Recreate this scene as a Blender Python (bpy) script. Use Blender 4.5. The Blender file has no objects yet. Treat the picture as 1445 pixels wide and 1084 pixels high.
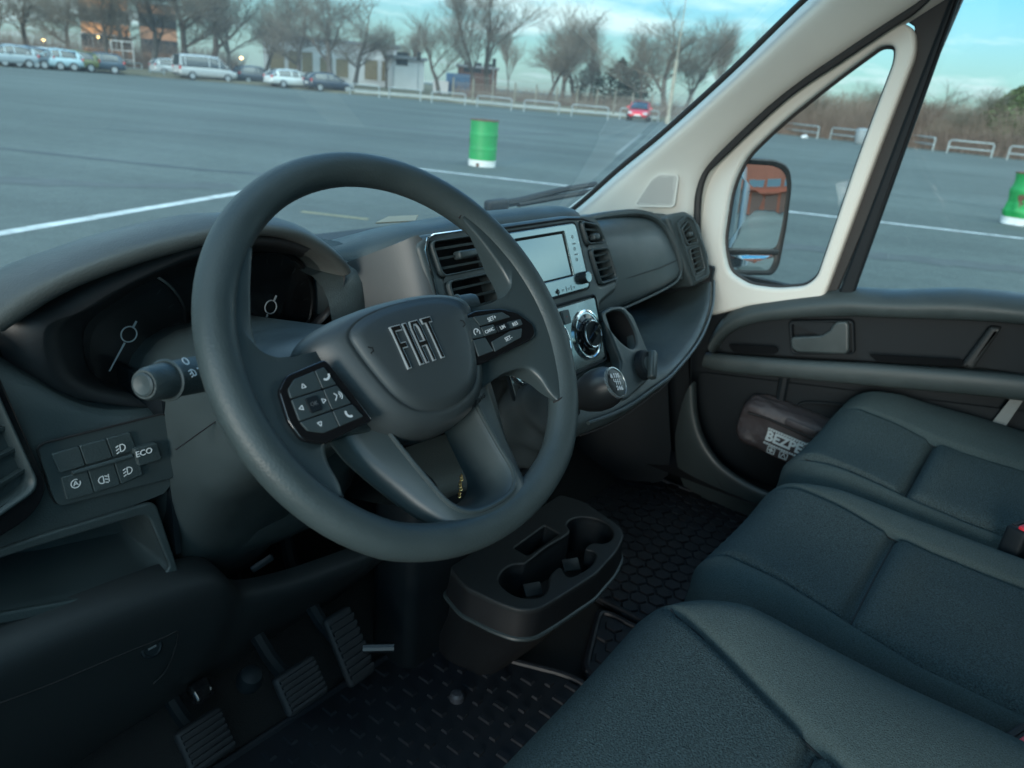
import bpy, bmesh, math, random
from mathutils import Vector, Matrix, noise
SC = bpy.context.scene
COL = SC.collection
rad = math.radians
# ------------------------------------------------------------------ camera
# world axes: x = van's right, y = van's forward, z = up; z=0 is the car park, x=0 the van's centre line
cd = bpy.data.cameras.new('camera'); cam = bpy.data.objects.new('camera', cd); COL.objects.link(cam)
cam.matrix_world = Matrix([[0.601027, 0.245147, -0.760703, -0.92], [-0.794859, 0.282738, -0.536897, -0.45], [0.083461, 0.927341, 0.364791, 1.55]] + [[0, 0, 0, 1]])
cd.sensor_width = 36; cd.lens = 26.408; cd.clip_start = 0.01; cd.clip_end = 2000
cd.dof.use_dof = True; cd.dof.focus_distance = 0.85; cd.dof.aperture_fstop = 7.0
SC.camera = cam
# ------------------------------------------------------------------ sky, sun, exposure
SUN_EL, SUN_AZ = 10.0, 255.0         # azimuth measured clockwise from +y (van forward); light comes from the driver's side
w = bpy.data.worlds.new('World'); SC.world = w; w.use_nodes = True
nt = w.node_tree; nt.nodes.clear()
def wn(t, **k):
    n = nt.nodes.new(t)
    for a, b in k.items(): setattr(n, a, b)
    return n
sky = wn('ShaderNodeTexSky', sky_type='NISHITA', sun_disc=False, sun_elevation=rad(SUN_EL), sun_rotation=rad(SUN_AZ),
         altitude=200, air_density=1.0, dust_density=0.6, ozone_density=1.6)
tc = wn('ShaderNodeTexCoord')
sep = wn('ShaderNodeSeparateXYZ'); nt.links.new(tc.outputs['Generated'], sep.inputs[0])
# cloud layer: project the view direction on a flat deck so that bands pack together near the horizon
addz = wn('ShaderNodeMath', operation='ADD'); addz.inputs[1].default_value = 0.12; nt.links.new(sep.outputs['Z'], addz.inputs[0])
mx = wn('ShaderNodeMath', operation='MAXIMUM'); mx.inputs[1].default_value = 0.03; nt.links.new(addz.outputs[0], mx.inputs[0])
dvx = wn('ShaderNodeMath', operation='DIVIDE'); nt.links.new(sep.outputs['X'], dvx.inputs[0]); nt.links.new(mx.outputs[0], dvx.inputs[1])
dvy = wn('ShaderNodeMath', operation='DIVIDE'); nt.links.new(sep.outputs['Y'], dvy.inputs[0]); nt.links.new(mx.outputs[0], dvy.inputs[1])
cmb = wn('ShaderNodeCombineXYZ'); nt.links.new(dvx.outputs[0], cmb.inputs[0]); nt.links.new(dvy.outputs[0], cmb.inputs[1])
cn = wn('ShaderNodeTexNoise'); cn.inputs['Scale'].default_value = 0.55; cn.inputs['Detail'].default_value = 7; cn.inputs['Roughness'].default_value = 0.58
nt.links.new(cmb.outputs[0], cn.inputs['Vector'])
cr = wn('ShaderNodeValToRGB'); cr.color_ramp.elements[0].position = 0.46; cr.color_ramp.elements[1].position = 0.61
nt.links.new(cn.outputs['Fac'], cr.inputs[0])
tint = wn('ShaderNodeMixRGB', blend_type='MULTIPLY'); tint.inputs[0].default_value = 1; tint.inputs[2].default_value = (0.23, 0.60, 0.79, 1)
nt.links.new(sky.outputs[0], tint.inputs[1])
# pale haze band low on the horizon joins the cloud layer
hz = wn('ShaderNodeMapRange'); hz.inputs[1].default_value = 0.0; hz.inputs[2].default_value = 0.16; hz.inputs[3].default_value = 0.6; hz.inputs[4].default_value = 0.0; nt.links.new(sep.outputs['Z'], hz.inputs[0])
cm = wn('ShaderNodeMath', operation='MAXIMUM'); nt.links.new(cr.outputs[0], cm.inputs[0]); nt.links.new(hz.outputs[0], cm.inputs[1])
mixc = wn('ShaderNodeMixRGB'); mixc.inputs[2].default_value = (4.6, 6.2, 6.4, 1)
nt.links.new(cm.outputs[0], mixc.inputs[0]); nt.links.new(tint.outputs[0], mixc.inputs[1])
bg = wn('ShaderNodeBackground'); bg.inputs['Strength'].default_value = 0.095
# an overcast-like deck: the sky brightens steadily from the horizon to the zenith
zc = wn('ShaderNodeMath', operation='MAXIMUM'); zc.inputs[1].default_value = 0.0; nt.links.new(sep.outputs['Z'], zc.inputs[0])
zg = wn('ShaderNodeMath', operation='MULTIPLY_ADD'); zg.inputs[1].default_value = 2.9; zg.inputs[2].default_value = 0.45; nt.links.new(zc.outputs[0], zg.inputs[0])
deck = wn('ShaderNodeMixRGB', blend_type='MULTIPLY'); deck.inputs[0].default_value = 1
nt.links.new(mixc.outputs[0], deck.inputs[1]); nt.links.new(zg.outputs[0], deck.inputs[2])
nt.links.new(deck.outputs[0], bg.inputs['Color'])
wo = wn('ShaderNodeOutputWorld'); nt.links.new(bg.outputs[0], wo.inputs[0])
sl = bpy.data.lights.new('sun', 'SUN'); sl.energy = 1.0; sl.angle = rad(20); sl.color = (1.0, 0.95, 0.87)
so = bpy.data.objects.new('sun', sl); COL.objects.link(so)
sd = Vector((math.sin(rad(SUN_AZ)) * math.cos(rad(SUN_EL)), math.cos(rad(SUN_AZ)) * math.cos(rad(SUN_EL)), math.sin(rad(SUN_EL))))
so.rotation_euler = sd.to_track_quat('Z', 'Y').to_euler(); so.location = (0, 0, 30)
vs = SC.view_settings; vs.view_transform = 'Standard'; vs.look = 'None'; vs.gamma = 1.0; vs.exposure = 1.62; vs.use_curve_mapping = False
SC.render.engine = 'CYCLES'; SC.cycles.max_bounces = 6; SC.cycles.transparent_max_bounces = 12

# ------------------------------------------------------------------ helpers
MATS = {}
def mat(name, col, rough=0.6, metal=0.0, spec=0.5, bump=0.0, bscale=400.0, var=0.0, vscale=3.0, coat=0.0, kind='noise', emit=None, estr=0, rvar=0.0, coord='Object', detail=4, fine=None):
    if name in MATS: return MATS[name]
    m = bpy.data.materials.new(name); m.use_nodes = True; t = m.node_tree; N = t.nodes; L = t.links
    b = N['Principled BSDF']
    c4 = (*col, 1)
    b.inputs['Base Color'].default_value = c4; b.inputs['Roughness'].default_value = rough; b.inputs['Metallic'].default_value = metal
    b.inputs['Specular IOR Level'].default_value = spec; b.inputs['Coat Weight'].default_value = coat; b.inputs['Coat Roughness'].default_value = 0.06
    tcn = N.new('ShaderNodeTexCoord')
    if var or rvar:
        n = N.new('ShaderNodeTexNoise'); n.inputs['Scale'].default_value = vscale; n.inputs['Detail'].default_value = detail; n.inputs['Roughness'].default_value = 0.62
        L.new(tcn.outputs[coord], n.inputs['Vector'])
        if var:
            mr = N.new('ShaderNodeMapRange'); mr.inputs[1].default_value = 0.25; mr.inputs[2].default_value = 0.75
            mr.inputs[3].default_value = 1 - var; mr.inputs[4].default_value = 1 + var; L.new(n.outputs['Fac'], mr.inputs[0])
            mm = N.new('ShaderNodeMixRGB'); mm.blend_type = 'MULTIPLY'; mm.inputs[0].default_value = 1; mm.inputs[1].default_value = c4
            L.new(mr.outputs[0], mm.inputs[2]); L.new(mm.outputs[0], b.inputs['Base Color'])
        if rvar:
            mr2 = N.new('ShaderNodeMapRange'); mr2.inputs[1].default_value = 0.3; mr2.inputs[2].default_value = 0.7
            mr2.inputs[3].default_value = max(0.02, rough - rvar); mr2.inputs[4].default_value = min(1, rough + rvar)
            L.new(n.outputs['Fac'], mr2.inputs[0]); L.new(mr2.outputs[0], b.inputs['Roughness'])
    if bump:
        if kind == 'voronoi':
            tx = N.new('ShaderNodeTexVoronoi'); tx.inputs['Scale'].default_value = bscale; out = tx.outputs['Distance']
        elif kind == 'wave':
            tx = N.new('ShaderNodeTexWave'); tx.inputs['Scale'].default_value = bscale; tx.inputs['Distortion'].default_value = 1.5; tx.inputs['Detail'].default_value = 2; out = tx.outputs['Fac']
        else:
            tx = N.new('ShaderNodeTexNoise'); tx.inputs['Scale'].default_value = bscale; tx.inputs['Detail'].default_value = 3; out = tx.outputs['Fac']
        L.new(tcn.outputs[coord], tx.inputs['Vector'])
        bp = N.new('ShaderNodeBump'); bp.inputs['Strength'].default_value = bump; bp.inputs['Distance'].default_value = 0.001 if fine is None else fine
        L.new(out, bp.inputs['Height']); L.new(bp.outputs[0], b.inputs['Normal'])
    if emit: b.inputs['Emission Color'].default_value = (*emit, 1); b.inputs['Emission Strength'].default_value = estr
    MATS[name] = m; return m

def glassmat(name, tint=(0.93, 0.97, 0.96), ior=1.45, dust_veil=0.0, rough=0.0):
    # a thin pane: clear transmission, Fresnel mirror, optional dusty film painting in veiling glare
    m = bpy.data.materials.new(name); m.use_nodes = True; t = m.node_tree; N = t.nodes; L = t.links; N.clear()
    tr = N.new('ShaderNodeBsdfTransparent'); tr.inputs[0].default_value = (*tint, 1)
    gl = N.new('ShaderNodeBsdfGlossy'); gl.inputs['Roughness'].default_value = rough
    fr = N.new('ShaderNodeFresnel'); gm = N.new('ShaderNodeNewGeometry'); io = N.new('ShaderNodeMapRange')   # same reflectance from both sides of the sheet
    io.inputs[3].default_value = ior; io.inputs[4].default_value = 1 / ior; L.new(gm.outputs['Backfacing'], io.inputs[0]); L.new(io.outputs[0], fr.inputs[0])
    mx = N.new('ShaderNodeMixShader'); L.new(fr.outputs[0], mx.inputs[0]); L.new(tr.outputs[0], mx.inputs[1]); L.new(gl.outputs[0], mx.inputs[2])
    o = N.new('ShaderNodeOutputMaterial'); last = mx
    if dust_veil:
        df = N.new('ShaderNodeBsdfTranslucent'); df.inputs[0].default_value = (0.8, 0.8, 0.8, 1)
        tcn = N.new('ShaderNodeTexCoord'); n = N.new('ShaderNodeTexNoise'); n.inputs['Scale'].default_value = 2.5; n.inputs['Detail'].default_value = 4
        L.new(tcn.outputs['Object'], n.inputs['Vector'])
        mr = N.new('ShaderNodeMapRange'); mr.inputs[1].default_value = 0.3; mr.inputs[2].default_value = 0.7; mr.inputs[3].default_value = dust_veil * 0.6; mr.inputs[4].default_value = dust_veil * 1.4
        L.new(n.outputs['Fac'], mr.inputs[0])
        m2 = N.new('ShaderNodeMixShader'); L.new(mr.outputs[0], m2.inputs[0]); L.new(mx.outputs[0], m2.inputs[1]); L.new(df.outputs[0], m2.inputs[2]); last = m2
    L.new(last.outputs[0], o.inputs[0]); MATS[name] = m; return m

ROOTM = {}
def setp(o, label=None, cat=None, group=None, kind=None):
    if label: o['label'] = label
    if cat: o['category'] = cat
    if group: o['group'] = group
    if kind: o['kind'] = kind
    return o
def thing(name, label, cat, loc=(0, 0, 0), group=None, M=None):
    o = bpy.data.objects.new(name, None); COL.objects.link(o); o.empty_display_size = 0.05
    M = M if M is not None else Matrix.Translation(Vector(loc))
    o.matrix_world = M; ROOTM[o.name] = M
    return setp(o, label, cat, group)
def attach(o, parent, local=False):
    # children keep their mesh in world coordinates unless local is set
    if parent is None: return o
    o.parent = parent
    if not local:
        if parent.name in ROOTM: o.matrix_parent_inverse = ROOTM[parent.name].inverted()
        ROOTM[o.name] = Matrix.Identity(4)
    else: ROOTM[o.name] = Matrix.Identity(4)
    return o
def bm_obj(name, bm, m, parent=None, smooth=35, bevel=0, seg=2, sub=0, local=False, recalc=True):
    if recalc: bmesh.ops.recalc_face_normals(bm, faces=bm.faces)
    me = bpy.data.meshes.new(name); bm.to_mesh(me); bm.free()
    return me_obj(name, me, m, parent, smooth, bevel, seg, sub, local)
def me_obj(name, me, m, parent=None, smooth=35, bevel=0, seg=2, sub=0, local=False):
    o = bpy.data.objects.new(name, me); COL.objects.link(o)
    if m is not None: me.materials.append(m)
    if smooth:
        me.polygons.foreach_set('use_smooth', [True] * len(me.polygons))
        if smooth < 180: me.set_sharp_from_angle(angle=rad(smooth))
    if bevel:
        b = o.modifiers.new('bevel', 'BEVEL'); b.width = bevel; b.segments = seg; b.limit_method = 'ANGLE'; b.angle_limit = rad(32); b.harden_normals = False
        me.polygons.foreach_set('use_smooth', [True] * len(me.polygons))
        for e in me.edges: e.use_edge_sharp = False
    if sub:
        s = o.modifiers.new('subdivision', 'SUBSURF'); s.levels = sub; s.render_levels = sub
        for e in me.edges: e.use_edge_sharp = False
    attach(o, parent, local); return o
def mesh_obj(name, verts, faces, m, parent=None, **k):
    bm = bmesh.new(); vv = [bm.verts.new(v) for v in verts]
    for f in faces:
        try: bm.faces.new([vv[i] for i in f])
        except ValueError: pass
    return bm_obj(name, bm, m, parent, **k)
def newell(pts):
    n = Vector((0, 0, 0)); P = [Vector(p) for p in pts]
    for i, a in enumerate(P):
        b = P[(i + 1) % len(P)]; n += Vector(((a.y - b.y) * (a.z + b.z), (a.z - b.z) * (a.x + b.x), (a.x - b.x) * (a.y + b.y)))
    return n.normalized()
def prism(name, pts, ext, m, parent=None, bevel=0.0, seg=2, **k):
    # closed solid: the loop pts and the same loop moved by the vector ext
    P = [Vector(p) for p in pts]; e = Vector(ext); n = len(P)
    vs = P + [p + e for p in P]
    fs = [tuple(range(n)), tuple(range(n, 2 * n))] + [(i, (i + 1) % n, n + (i + 1) % n, n + i) for i in range(n)]
    return mesh_obj(name, vs, fs, m, parent, bevel=bevel, seg=seg, **k)
def ringframe(name, outer, inner, ext, m, parent=None, bevel=0.0, seg=2, **k):
    # flat frame with a hole; both loops have the same count
    A = [Vector(p) for p in outer]; B = [Vector(p) for p in inner]; e = Vector(ext); n = len(A)
    vs = A + B + [p + e for p in A] + [p + e for p in B]; fs = []
    for i in range(n):
        j = (i + 1) % n
        fs += [(i, j, n + j, n + i), (2 * n + i, 3 * n + i, 3 * n + j, 2 * n + j), (i, 2 * n + i, 2 * n + j, j), (n + i, n + j, 3 * n + j, 3 * n + i)]
    return mesh_obj(name, vs, fs, m, parent, bevel=bevel, seg=seg, **k)
def loft(name, secs, m, parent=None, closed=False, cap=False, sub=0, loop=False, **k):
    vs = []; fs = []; n = len(secs[0])
    for s in secs: vs += [Vector(p) for p in s]
    R = len(secs)
    for r in range(R if loop else R - 1):
        r2 = (r + 1) % R
        for i in range(n if closed else n - 1):
            j = (i + 1) % n; fs.append((r * n + i, r * n + j, r2 * n + j, r2 * n + i))
    if cap: fs += [tuple(range(n)), tuple((R - 1) * n + i for i in range(n))]
    return mesh_obj(name, vs, fs, m, parent, sub=sub, **k)
def spl(pts, n=8, closed=True):
    # Catmull-Rom resampling
    P = [Vector(p) for p in pts]; N = len(P); out = []
    for i in range(N if closed else N - 1):
        if closed: a, b, c, d = P[i - 1], P[i], P[(i + 1) % N], P[(i + 2) % N]
        else: a, b, c, d = P[max(i - 1, 0)], P[i], P[i + 1], P[min(i + 2, N - 1)]
        for q in range(n):
            t = q / n; out.append(0.5 * ((2 * b) + (c - a) * t + (2 * a - 5 * b + 4 * c - d) * t * t + (3 * b - a - 3 * c + d) * t ** 3))
    if not closed: out.append(P[-1])
    return out
def rloop(pts, r, seg=4):
    # polygon with rounded corners; r a number or one per corner
    P = [Vector(p) for p in pts]; N = len(P); out = []
    for i in range(N):
        rr = r[i] if isinstance(r, (list, tuple)) else r
        a, b, c = P[i - 1], P[i], P[(i + 1) % N]
        la, lc = (a - b).length, (c - b).length; q = min(rr, la * 0.48, lc * 0.48)
        s, e = b + (a - b).normalized() * q, b + (c - b).normalized() * q
        for j in range(seg + 1):
            t = j / seg; out.append((1 - t) ** 2 * s + 2 * t * (1 - t) * b + t * t * e)
    return out
def inset(pts, d):
    # move a planar loop inwards by d
    P = [Vector(p) for p in pts]; n = newell(P); N = len(P); out = []
    for i in range(N):
        e1 = (P[i] - P[i - 1]); e2 = (P[(i + 1) % N] - P[i])
        if e1.length < 1e-7: e1 = e2
        if e2.length < 1e-7: e2 = e1
        m1 = n.cross(e1.normalized()); m2 = n.cross(e2.normalized()); b = m1 + m2
        L = b.length
        if L < 1e-6: b = m1; L = 1
        b /= L; c = max(0.4, b.dot(m1)); out.append(P[i] + b * (d / c))
    return out
def tube(name, pts, r, m, parent=None, seg=8, closed=False, cap=True, flat=None, **k):
    # sweep a circle (or an ellipse given by flat=(ratio, axis)) along a path; r a number or one per point
    P = [Vector(p) for p in pts]; N = len(P); secs = []; prev = None
    for i in range(N):
        if closed: t = (P[(i + 1) % N] - P[i - 1])
        else: t = P[min(i + 1, N - 1)] - P[max(i - 1, 0)]
        t.normalize()
        if prev is None:
            a = Vector((0, 0, 1)) if abs(t.z) < 0.9 else Vector((1, 0, 0)); u = t.cross(a).normalized()
        else: u = (prev - t * prev.dot(t)).normalized()
        prev = u; v = t.cross(u); rr = r[i] if isinstance(r, (list, tuple)) else r
        secs.append([P[i] + rr * (math.cos(2 * math.pi * q / seg) * u + math.sin(2 * math.pi * q / seg) * v) for q in range(seg)])
    return loft(name, secs, m, parent, closed=True, cap=cap and not closed, loop=closed, **k)
def lathe(name, prof, M, m, parent=None, seg=28, cap=True, **k):
    secs = [[M @ Vector((r * math.cos(2 * math.pi * q / seg), r * math.sin(2 * math.pi * q / seg), h)) for q in range(seg)] for r, h in prof]
    return loft(name, secs, m, parent, closed=True, cap=cap, **k)
def frameM(o, u, v):
    u = Vector(u).normalized(); v = Vector(v); v = (v - u * u.dot(v)).normalized(); n = u.cross(v); o = Vector(o)
    return Matrix(((u.x, v.x, n.x, o.x), (u.y, v.y, n.y, o.y), (u.z, v.z, n.z, o.z), (0, 0, 0, 1)))
def box(name, M, s, m, parent=None, bevel=0.0, seg=2, c=(0, 0, 0), **k):
    x, y, z = s[0] / 2, s[1] / 2, s[2] / 2; c = Vector(c)
    P = [M @ (Vector((a, b, d)) + c) for d in (-z, z) for a, b in ((-x, -y), (x, -y), (x, y), (-x, y))]
    return mesh_obj(name, P, [(0, 1, 2, 3), (4, 5, 6, 7), (0, 1, 5, 4), (1, 2, 6, 5), (2, 3, 7, 6), (3, 0, 4, 7)], m, parent, bevel=bevel, seg=seg, **k)
def text(name, s, M, size, m, parent=None, ext=0.0002, bold=0.0, local=False, align='CENTER', sx=1.0):
    cu = bpy.data.curves.new(name, 'FONT'); cu.body = s; cu.size = size; cu.align_x = align; cu.align_y = 'CENTER'; cu.extrude = ext; cu.offset = bold; cu.resolution_u = 3
    to = bpy.data.objects.new(name + '_tmp', cu); COL.objects.link(to)
    dg = bpy.context.evaluated_depsgraph_get(); me = bpy.data.meshes.new_from_object(to.evaluated_get(dg))
    bpy.data.objects.remove(to); me.transform(M @ Matrix.Diagonal((sx, 1, 1, 1))); me.materials.clear()
    me.name = name
    return me_obj(name, me, m, parent, smooth=0, local=local)
def flatpoly(name, polys, M, m, parent=None, ext=0.0003, local=False):
    # small printed marks: each poly a list of 2D points in the frame M
    bm = bmesh.new()
    for p in polys:
        a = [bm.verts.new(M @ Vector((x, y, 0))) for x, y in p]; b = [bm.verts.new(M @ Vector((x, y, ext))) for x, y in p]
        n = len(p); bm.faces.new(a); bm.faces.new(b)
        for i in range(n): bm.faces.new((a[i], a[(i + 1) % n], b[(i + 1) % n], b[i]))
    return bm_obj(name, bm, m, parent, smooth=0, local=local)
def strokes(lines, wd):
    # thin rectangles along 2D polylines
    out = []
    for L in lines:
        for (x0, y0), (x1, y1) in zip(L[:-1], L[1:]):
            d = math.hypot(x1 - x0, y1 - y0) or 1e-9; nx, ny = -(y1 - y0) / d * wd / 2, (x1 - x0) / d * wd / 2
            out.append([(x0 + nx, y0 + ny), (x1 + nx, y1 + ny), (x1 - nx, y1 - ny), (x0 - nx, y0 - ny)])
    return out
def arc(cx, cy, r, a0, a1, n=8): return [(cx + r * math.cos(rad(a0 + (a1 - a0) * i / n)), cy + r * math.sin(rad(a0 + (a1 - a0) * i / n))) for i in range(n + 1)]
def copy_tree(o, parent=None):
    c = o.copy(); COL.objects.link(c); c.parent = parent
    for ch in [q for q in o.children]: copy_tree(ch, c)
    return c

# ================================================================== THE PLACE OUTSIDE
ASPH = bpy.data.materials.new('asphalt'); ASPH.use_nodes = True
def _asphalt():
    t = ASPH.node_tree; N = t.nodes; L = t.links; b = N['Principled BSDF']; b.inputs['Roughness'].default_value = 0.82; b.inputs['Specular IOR Level'].default_value = 0.35
    g = N.new('ShaderNodeNewGeometry')
    rot = N.new('ShaderNodeMapping'); rot.inputs['Rotation'].default_value = (0, 0, rad(66)); L.new(g.outputs['Position'], rot.inputs[0])
    def nz(scale, det, vec, st=None):
        n = N.new('ShaderNodeTexNoise'); n.inputs['Scale'].default_value = scale; n.inputs['Detail'].default_value = det; n.inputs['Roughness'].default_value = 0.6
        L.new(vec, n.inputs['Vector']); return n.outputs['Fac']
    big = nz(0.09, 5, g.outputs['Position']); fine = nz(28, 4, g.outputs['Position']); grit = nz(5, 6, g.outputs['Position'])
    st = N.new('ShaderNodeMapping'); st.inputs['Scale'].default_value = (0.05, 0.40, 1); L.new(rot.outputs[0], st.inputs[0])
    streak = nz(1.0, 4, st.outputs[0])
    def rng(x, a, b_, c, d):
        r = N.new('ShaderNodeMapRange'); r.inputs[1].default_value = a; r.inputs[2].default_value = b_; r.inputs[3].default_value = c; r.inputs[4].default_value = d; L.new(x, r.inputs[0]); return r.outputs[0]
    def mul(a, b_):
        m = N.new('ShaderNodeMath'); m.operation = 'MULTIPLY'; L.new(a, m.inputs[0]); L.new(b_, m.inputs[1]); return m.outputs[0]
    v = mul(mul(rng(big, 0.3, 0.7, 0.74, 1.2), rng(streak, 0.34, 0.60, 0.78, 1.06)), mul(rng(fine, 0.25, 0.75, 0.7, 1.3), rng(grit, 0.3, 0.7, 0.85, 1.14)))
    c = N.new('ShaderNodeMixRGB'); c.blend_type = 'MULTIPLY'; c.inputs[0].default_value = 1; c.inputs[1].default_value = (0.080, 0.094, 0.085, 1); L.new(v, c.inputs[2]); L.new(c.outputs[0], b.inputs['Base Color'])
    bp = N.new('ShaderNodeBump'); bp.inputs['Strength'].default_value = 0.5; bp.inputs['Distance'].default_value = 0.01; L.new(fine, bp.inputs['Height']); L.new(bp.outputs[0], b.inputs['Normal'])
_asphalt()
g = mesh_obj('car_park_ground', [(-300, -300, 0), (600, -300, 0), (600, 600, 0), (-300, 600, 0)], [(0, 1, 2, 3)], ASPH, smooth=0); setp(g, kind='structure')
PAINT = mat('road_paint', (0.50, 0.51, 0.50), 0.75, var=0.5, vscale=6, detail=9)
YPAINT = mat('old_yellow_paint', (0.22, 0.19, 0.10), 0.8, var=0.5, vscale=8, detail=7)
def strip(name, a, b, wd, z, m):
    a, b = Vector(a), Vector(b); d = (b - a).normalized(); n = Vector((-d.y, d.x, 0)) * wd / 2
    N = max(2, int((b - a).length / 0.5)); L = []; Rr = []; random.seed(int(abs(a.x) * 10))
    for i in range(N + 1):
        p = a.lerp(b, i / N); j = random.uniform(-0.012, 0.012)
        L.append(p + n * (1 + j * 6)); Rr.append(p - n * (1 - j * 6))
    vs = [(q.x, q.y, z) for q in L + Rr]
    o = mesh_obj(name, vs, [(i, i + 1, N + 2 + i, N + 1 + i) for i in range(N)], m, smooth=0); return setp(o, kind='structure')
CORN = Vector((9.596, 10.081, 0)); DA = Vector((-0.931, -0.363, 0)).normalized(); DB = Vector((0.386, -0.922, 0)).normalized()
strip('parking_line', CORN, CORN + DA * 22, 0.155, 0.004, PAINT)
strip('parking_line', CORN + DB * 0.07, CORN + DB * 30, 0.14, 0.004, PAINT)
strip('faded_parking_line', (4.8009,6.8293,0), (5.1794,6.0948,0), 0.09, 0.004, YPAINT)
strip('far_parking_line', (19.5153,10.9476,0), (33.5873,17.5752,0), 0.12, 0.004, mat('worn_paint', (0.16, 0.17, 0.16), 0.8, var=0.4, vscale=4))
strip('far_parking_line', (20.8037,46.4378,-0), (21.1235,46.1351,0), 0.5, 0.004, mat('worn_paint', (0.16, 0.17, 0.16)))

SEAM = mat('bitumen_seam', (0.035, 0.039, 0.039), 0.7, var=0.5, vscale=3, detail=8); PATCH = mat('asphalt_patch', (0.060, 0.067, 0.065), 0.85, var=0.3, vscale=2.5, detail=8, bump=.4, bscale=30, fine=.01)
def wobble(name, pts, wd, m, z=.003):
    P = spl([Vector((p[0], p[1], 0)) for p in pts], 8, False); vs = []; random.seed(len(pts) * 7 + int(wd * 100))
    for i, p in enumerate(P):
        d = (P[min(i + 1, len(P) - 1)] - P[max(i - 1, 0)]).normalized(); n = Vector((-d.y, d.x, 0)) * wd / 2 * random.uniform(.6, 1.3)
        vs += [(p.x + n.x, p.y + n.y, z), (p.x - n.x, p.y - n.y, z)]
    setp(mesh_obj(name, vs, [(2 * i, 2 * i + 2, 2 * i + 3, 2 * i + 1) for i in range(len(P) - 1)], m, smooth=0), kind='structure')
wobble('asphalt_seam', [(3.9242,13.8402,0), (4.9955,11.7544,0), (5.8765,10.2955,0), (6.8366,9.3176,0)], .22, SEAM)
wobble('asphalt_seam', [(6.3736,17.7854,0), (9.2394,15.5306,0), (14.9502,14.3827,0), (16.1298,9.2229,0)], .10, SEAM)
wobble('asphalt_seam', [(15.0088,29.1531,0), (22.1,26.099,0), (25.0825,13.2168,0)], .16, SEAM)
wobble('asphalt_seam', [(14.9171,6.0575,0), (18.4772,4.0134,0), (18.8411,0.5115,0)], .07, SEAM)
wobble('asphalt_patch', [(8.6983,2.5253,-0), (9.3778,1.3204,0), (10.4098,-0.3507,0)], .55, PATCH)
wobble('asphalt_patch', [(2.5668,10.4447,0), (3.8637,9.3095,0), (5.2796,8.8653,0)], .5, PATCH)
wobble('asphalt_patch', [(17.7838,19.6835,0), (19.7051,17.519,0), (26.1464,17.0435,0)], .8, PATCH)
# verge beyond the rails: dry winter grass and leaf litter
VERGE = mat('dry_verge', (0.10, 0.085, 0.05), 0.95, var=0.45, vscale=0.6, bump=0.8, bscale=3, fine=0.15, detail=8)
EDGE = [(16.7972,58.4444,0), (28.2257,63.6516,0), (38.9103,58.6692,0), (43.6117,49.1933,0), (48.6729,46.0864,0), (51.0509,36.7244,0), (59.427,29.6,0), (65.9533,21.6026,0), (63.3908,11.15,0), (60.9882,4.5306,0), (56.421,-2.2602,0)]
vv = []; cpos = Vector((-0.92, -0.45, 0))
for p in EDGE:
    p = Vector(p); p.z = 0; d = (p - cpos).normalized(); vv += [p + d * 1.2 + Vector((0, 0, 0.004)), p + d * 1.5 + Vector((0, 0, 0.10)), p + d * 8 + Vector((0, 0, 0.35)), p + d * 40 + Vector((0, 0, 0.4)), p + d * 260 + Vector((0, 0, 0.2))]
o = mesh_obj('grass_verge', vv, [(i * 5 + j, i * 5 + j + 1, i * 5 + j + 6, i * 5 + j + 5) for i in range(len(EDGE) - 1) for j in range(4)], VERGE, smooth=180); setp(o, kind='structure')
# pale footpath behind the rails
FP = []
for p in EDGE[3:7]:
    p = Vector(p); p.z = 0; d = (p - cpos).normalized(); FP += [p + d * 2.2 + Vector((0, 0, .15)), p + d * 6.5 + Vector((0, 0, .315))]
o = mesh_obj('footpath', FP, [(i * 2, i * 2 + 1, i * 2 + 3, i * 2 + 2) for i in range(3)], mat('pale_path', (0.34, 0.31, 0.25), 0.9, var=0.2, vscale=1), smooth=0); setp(o, kind='structure')

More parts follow.
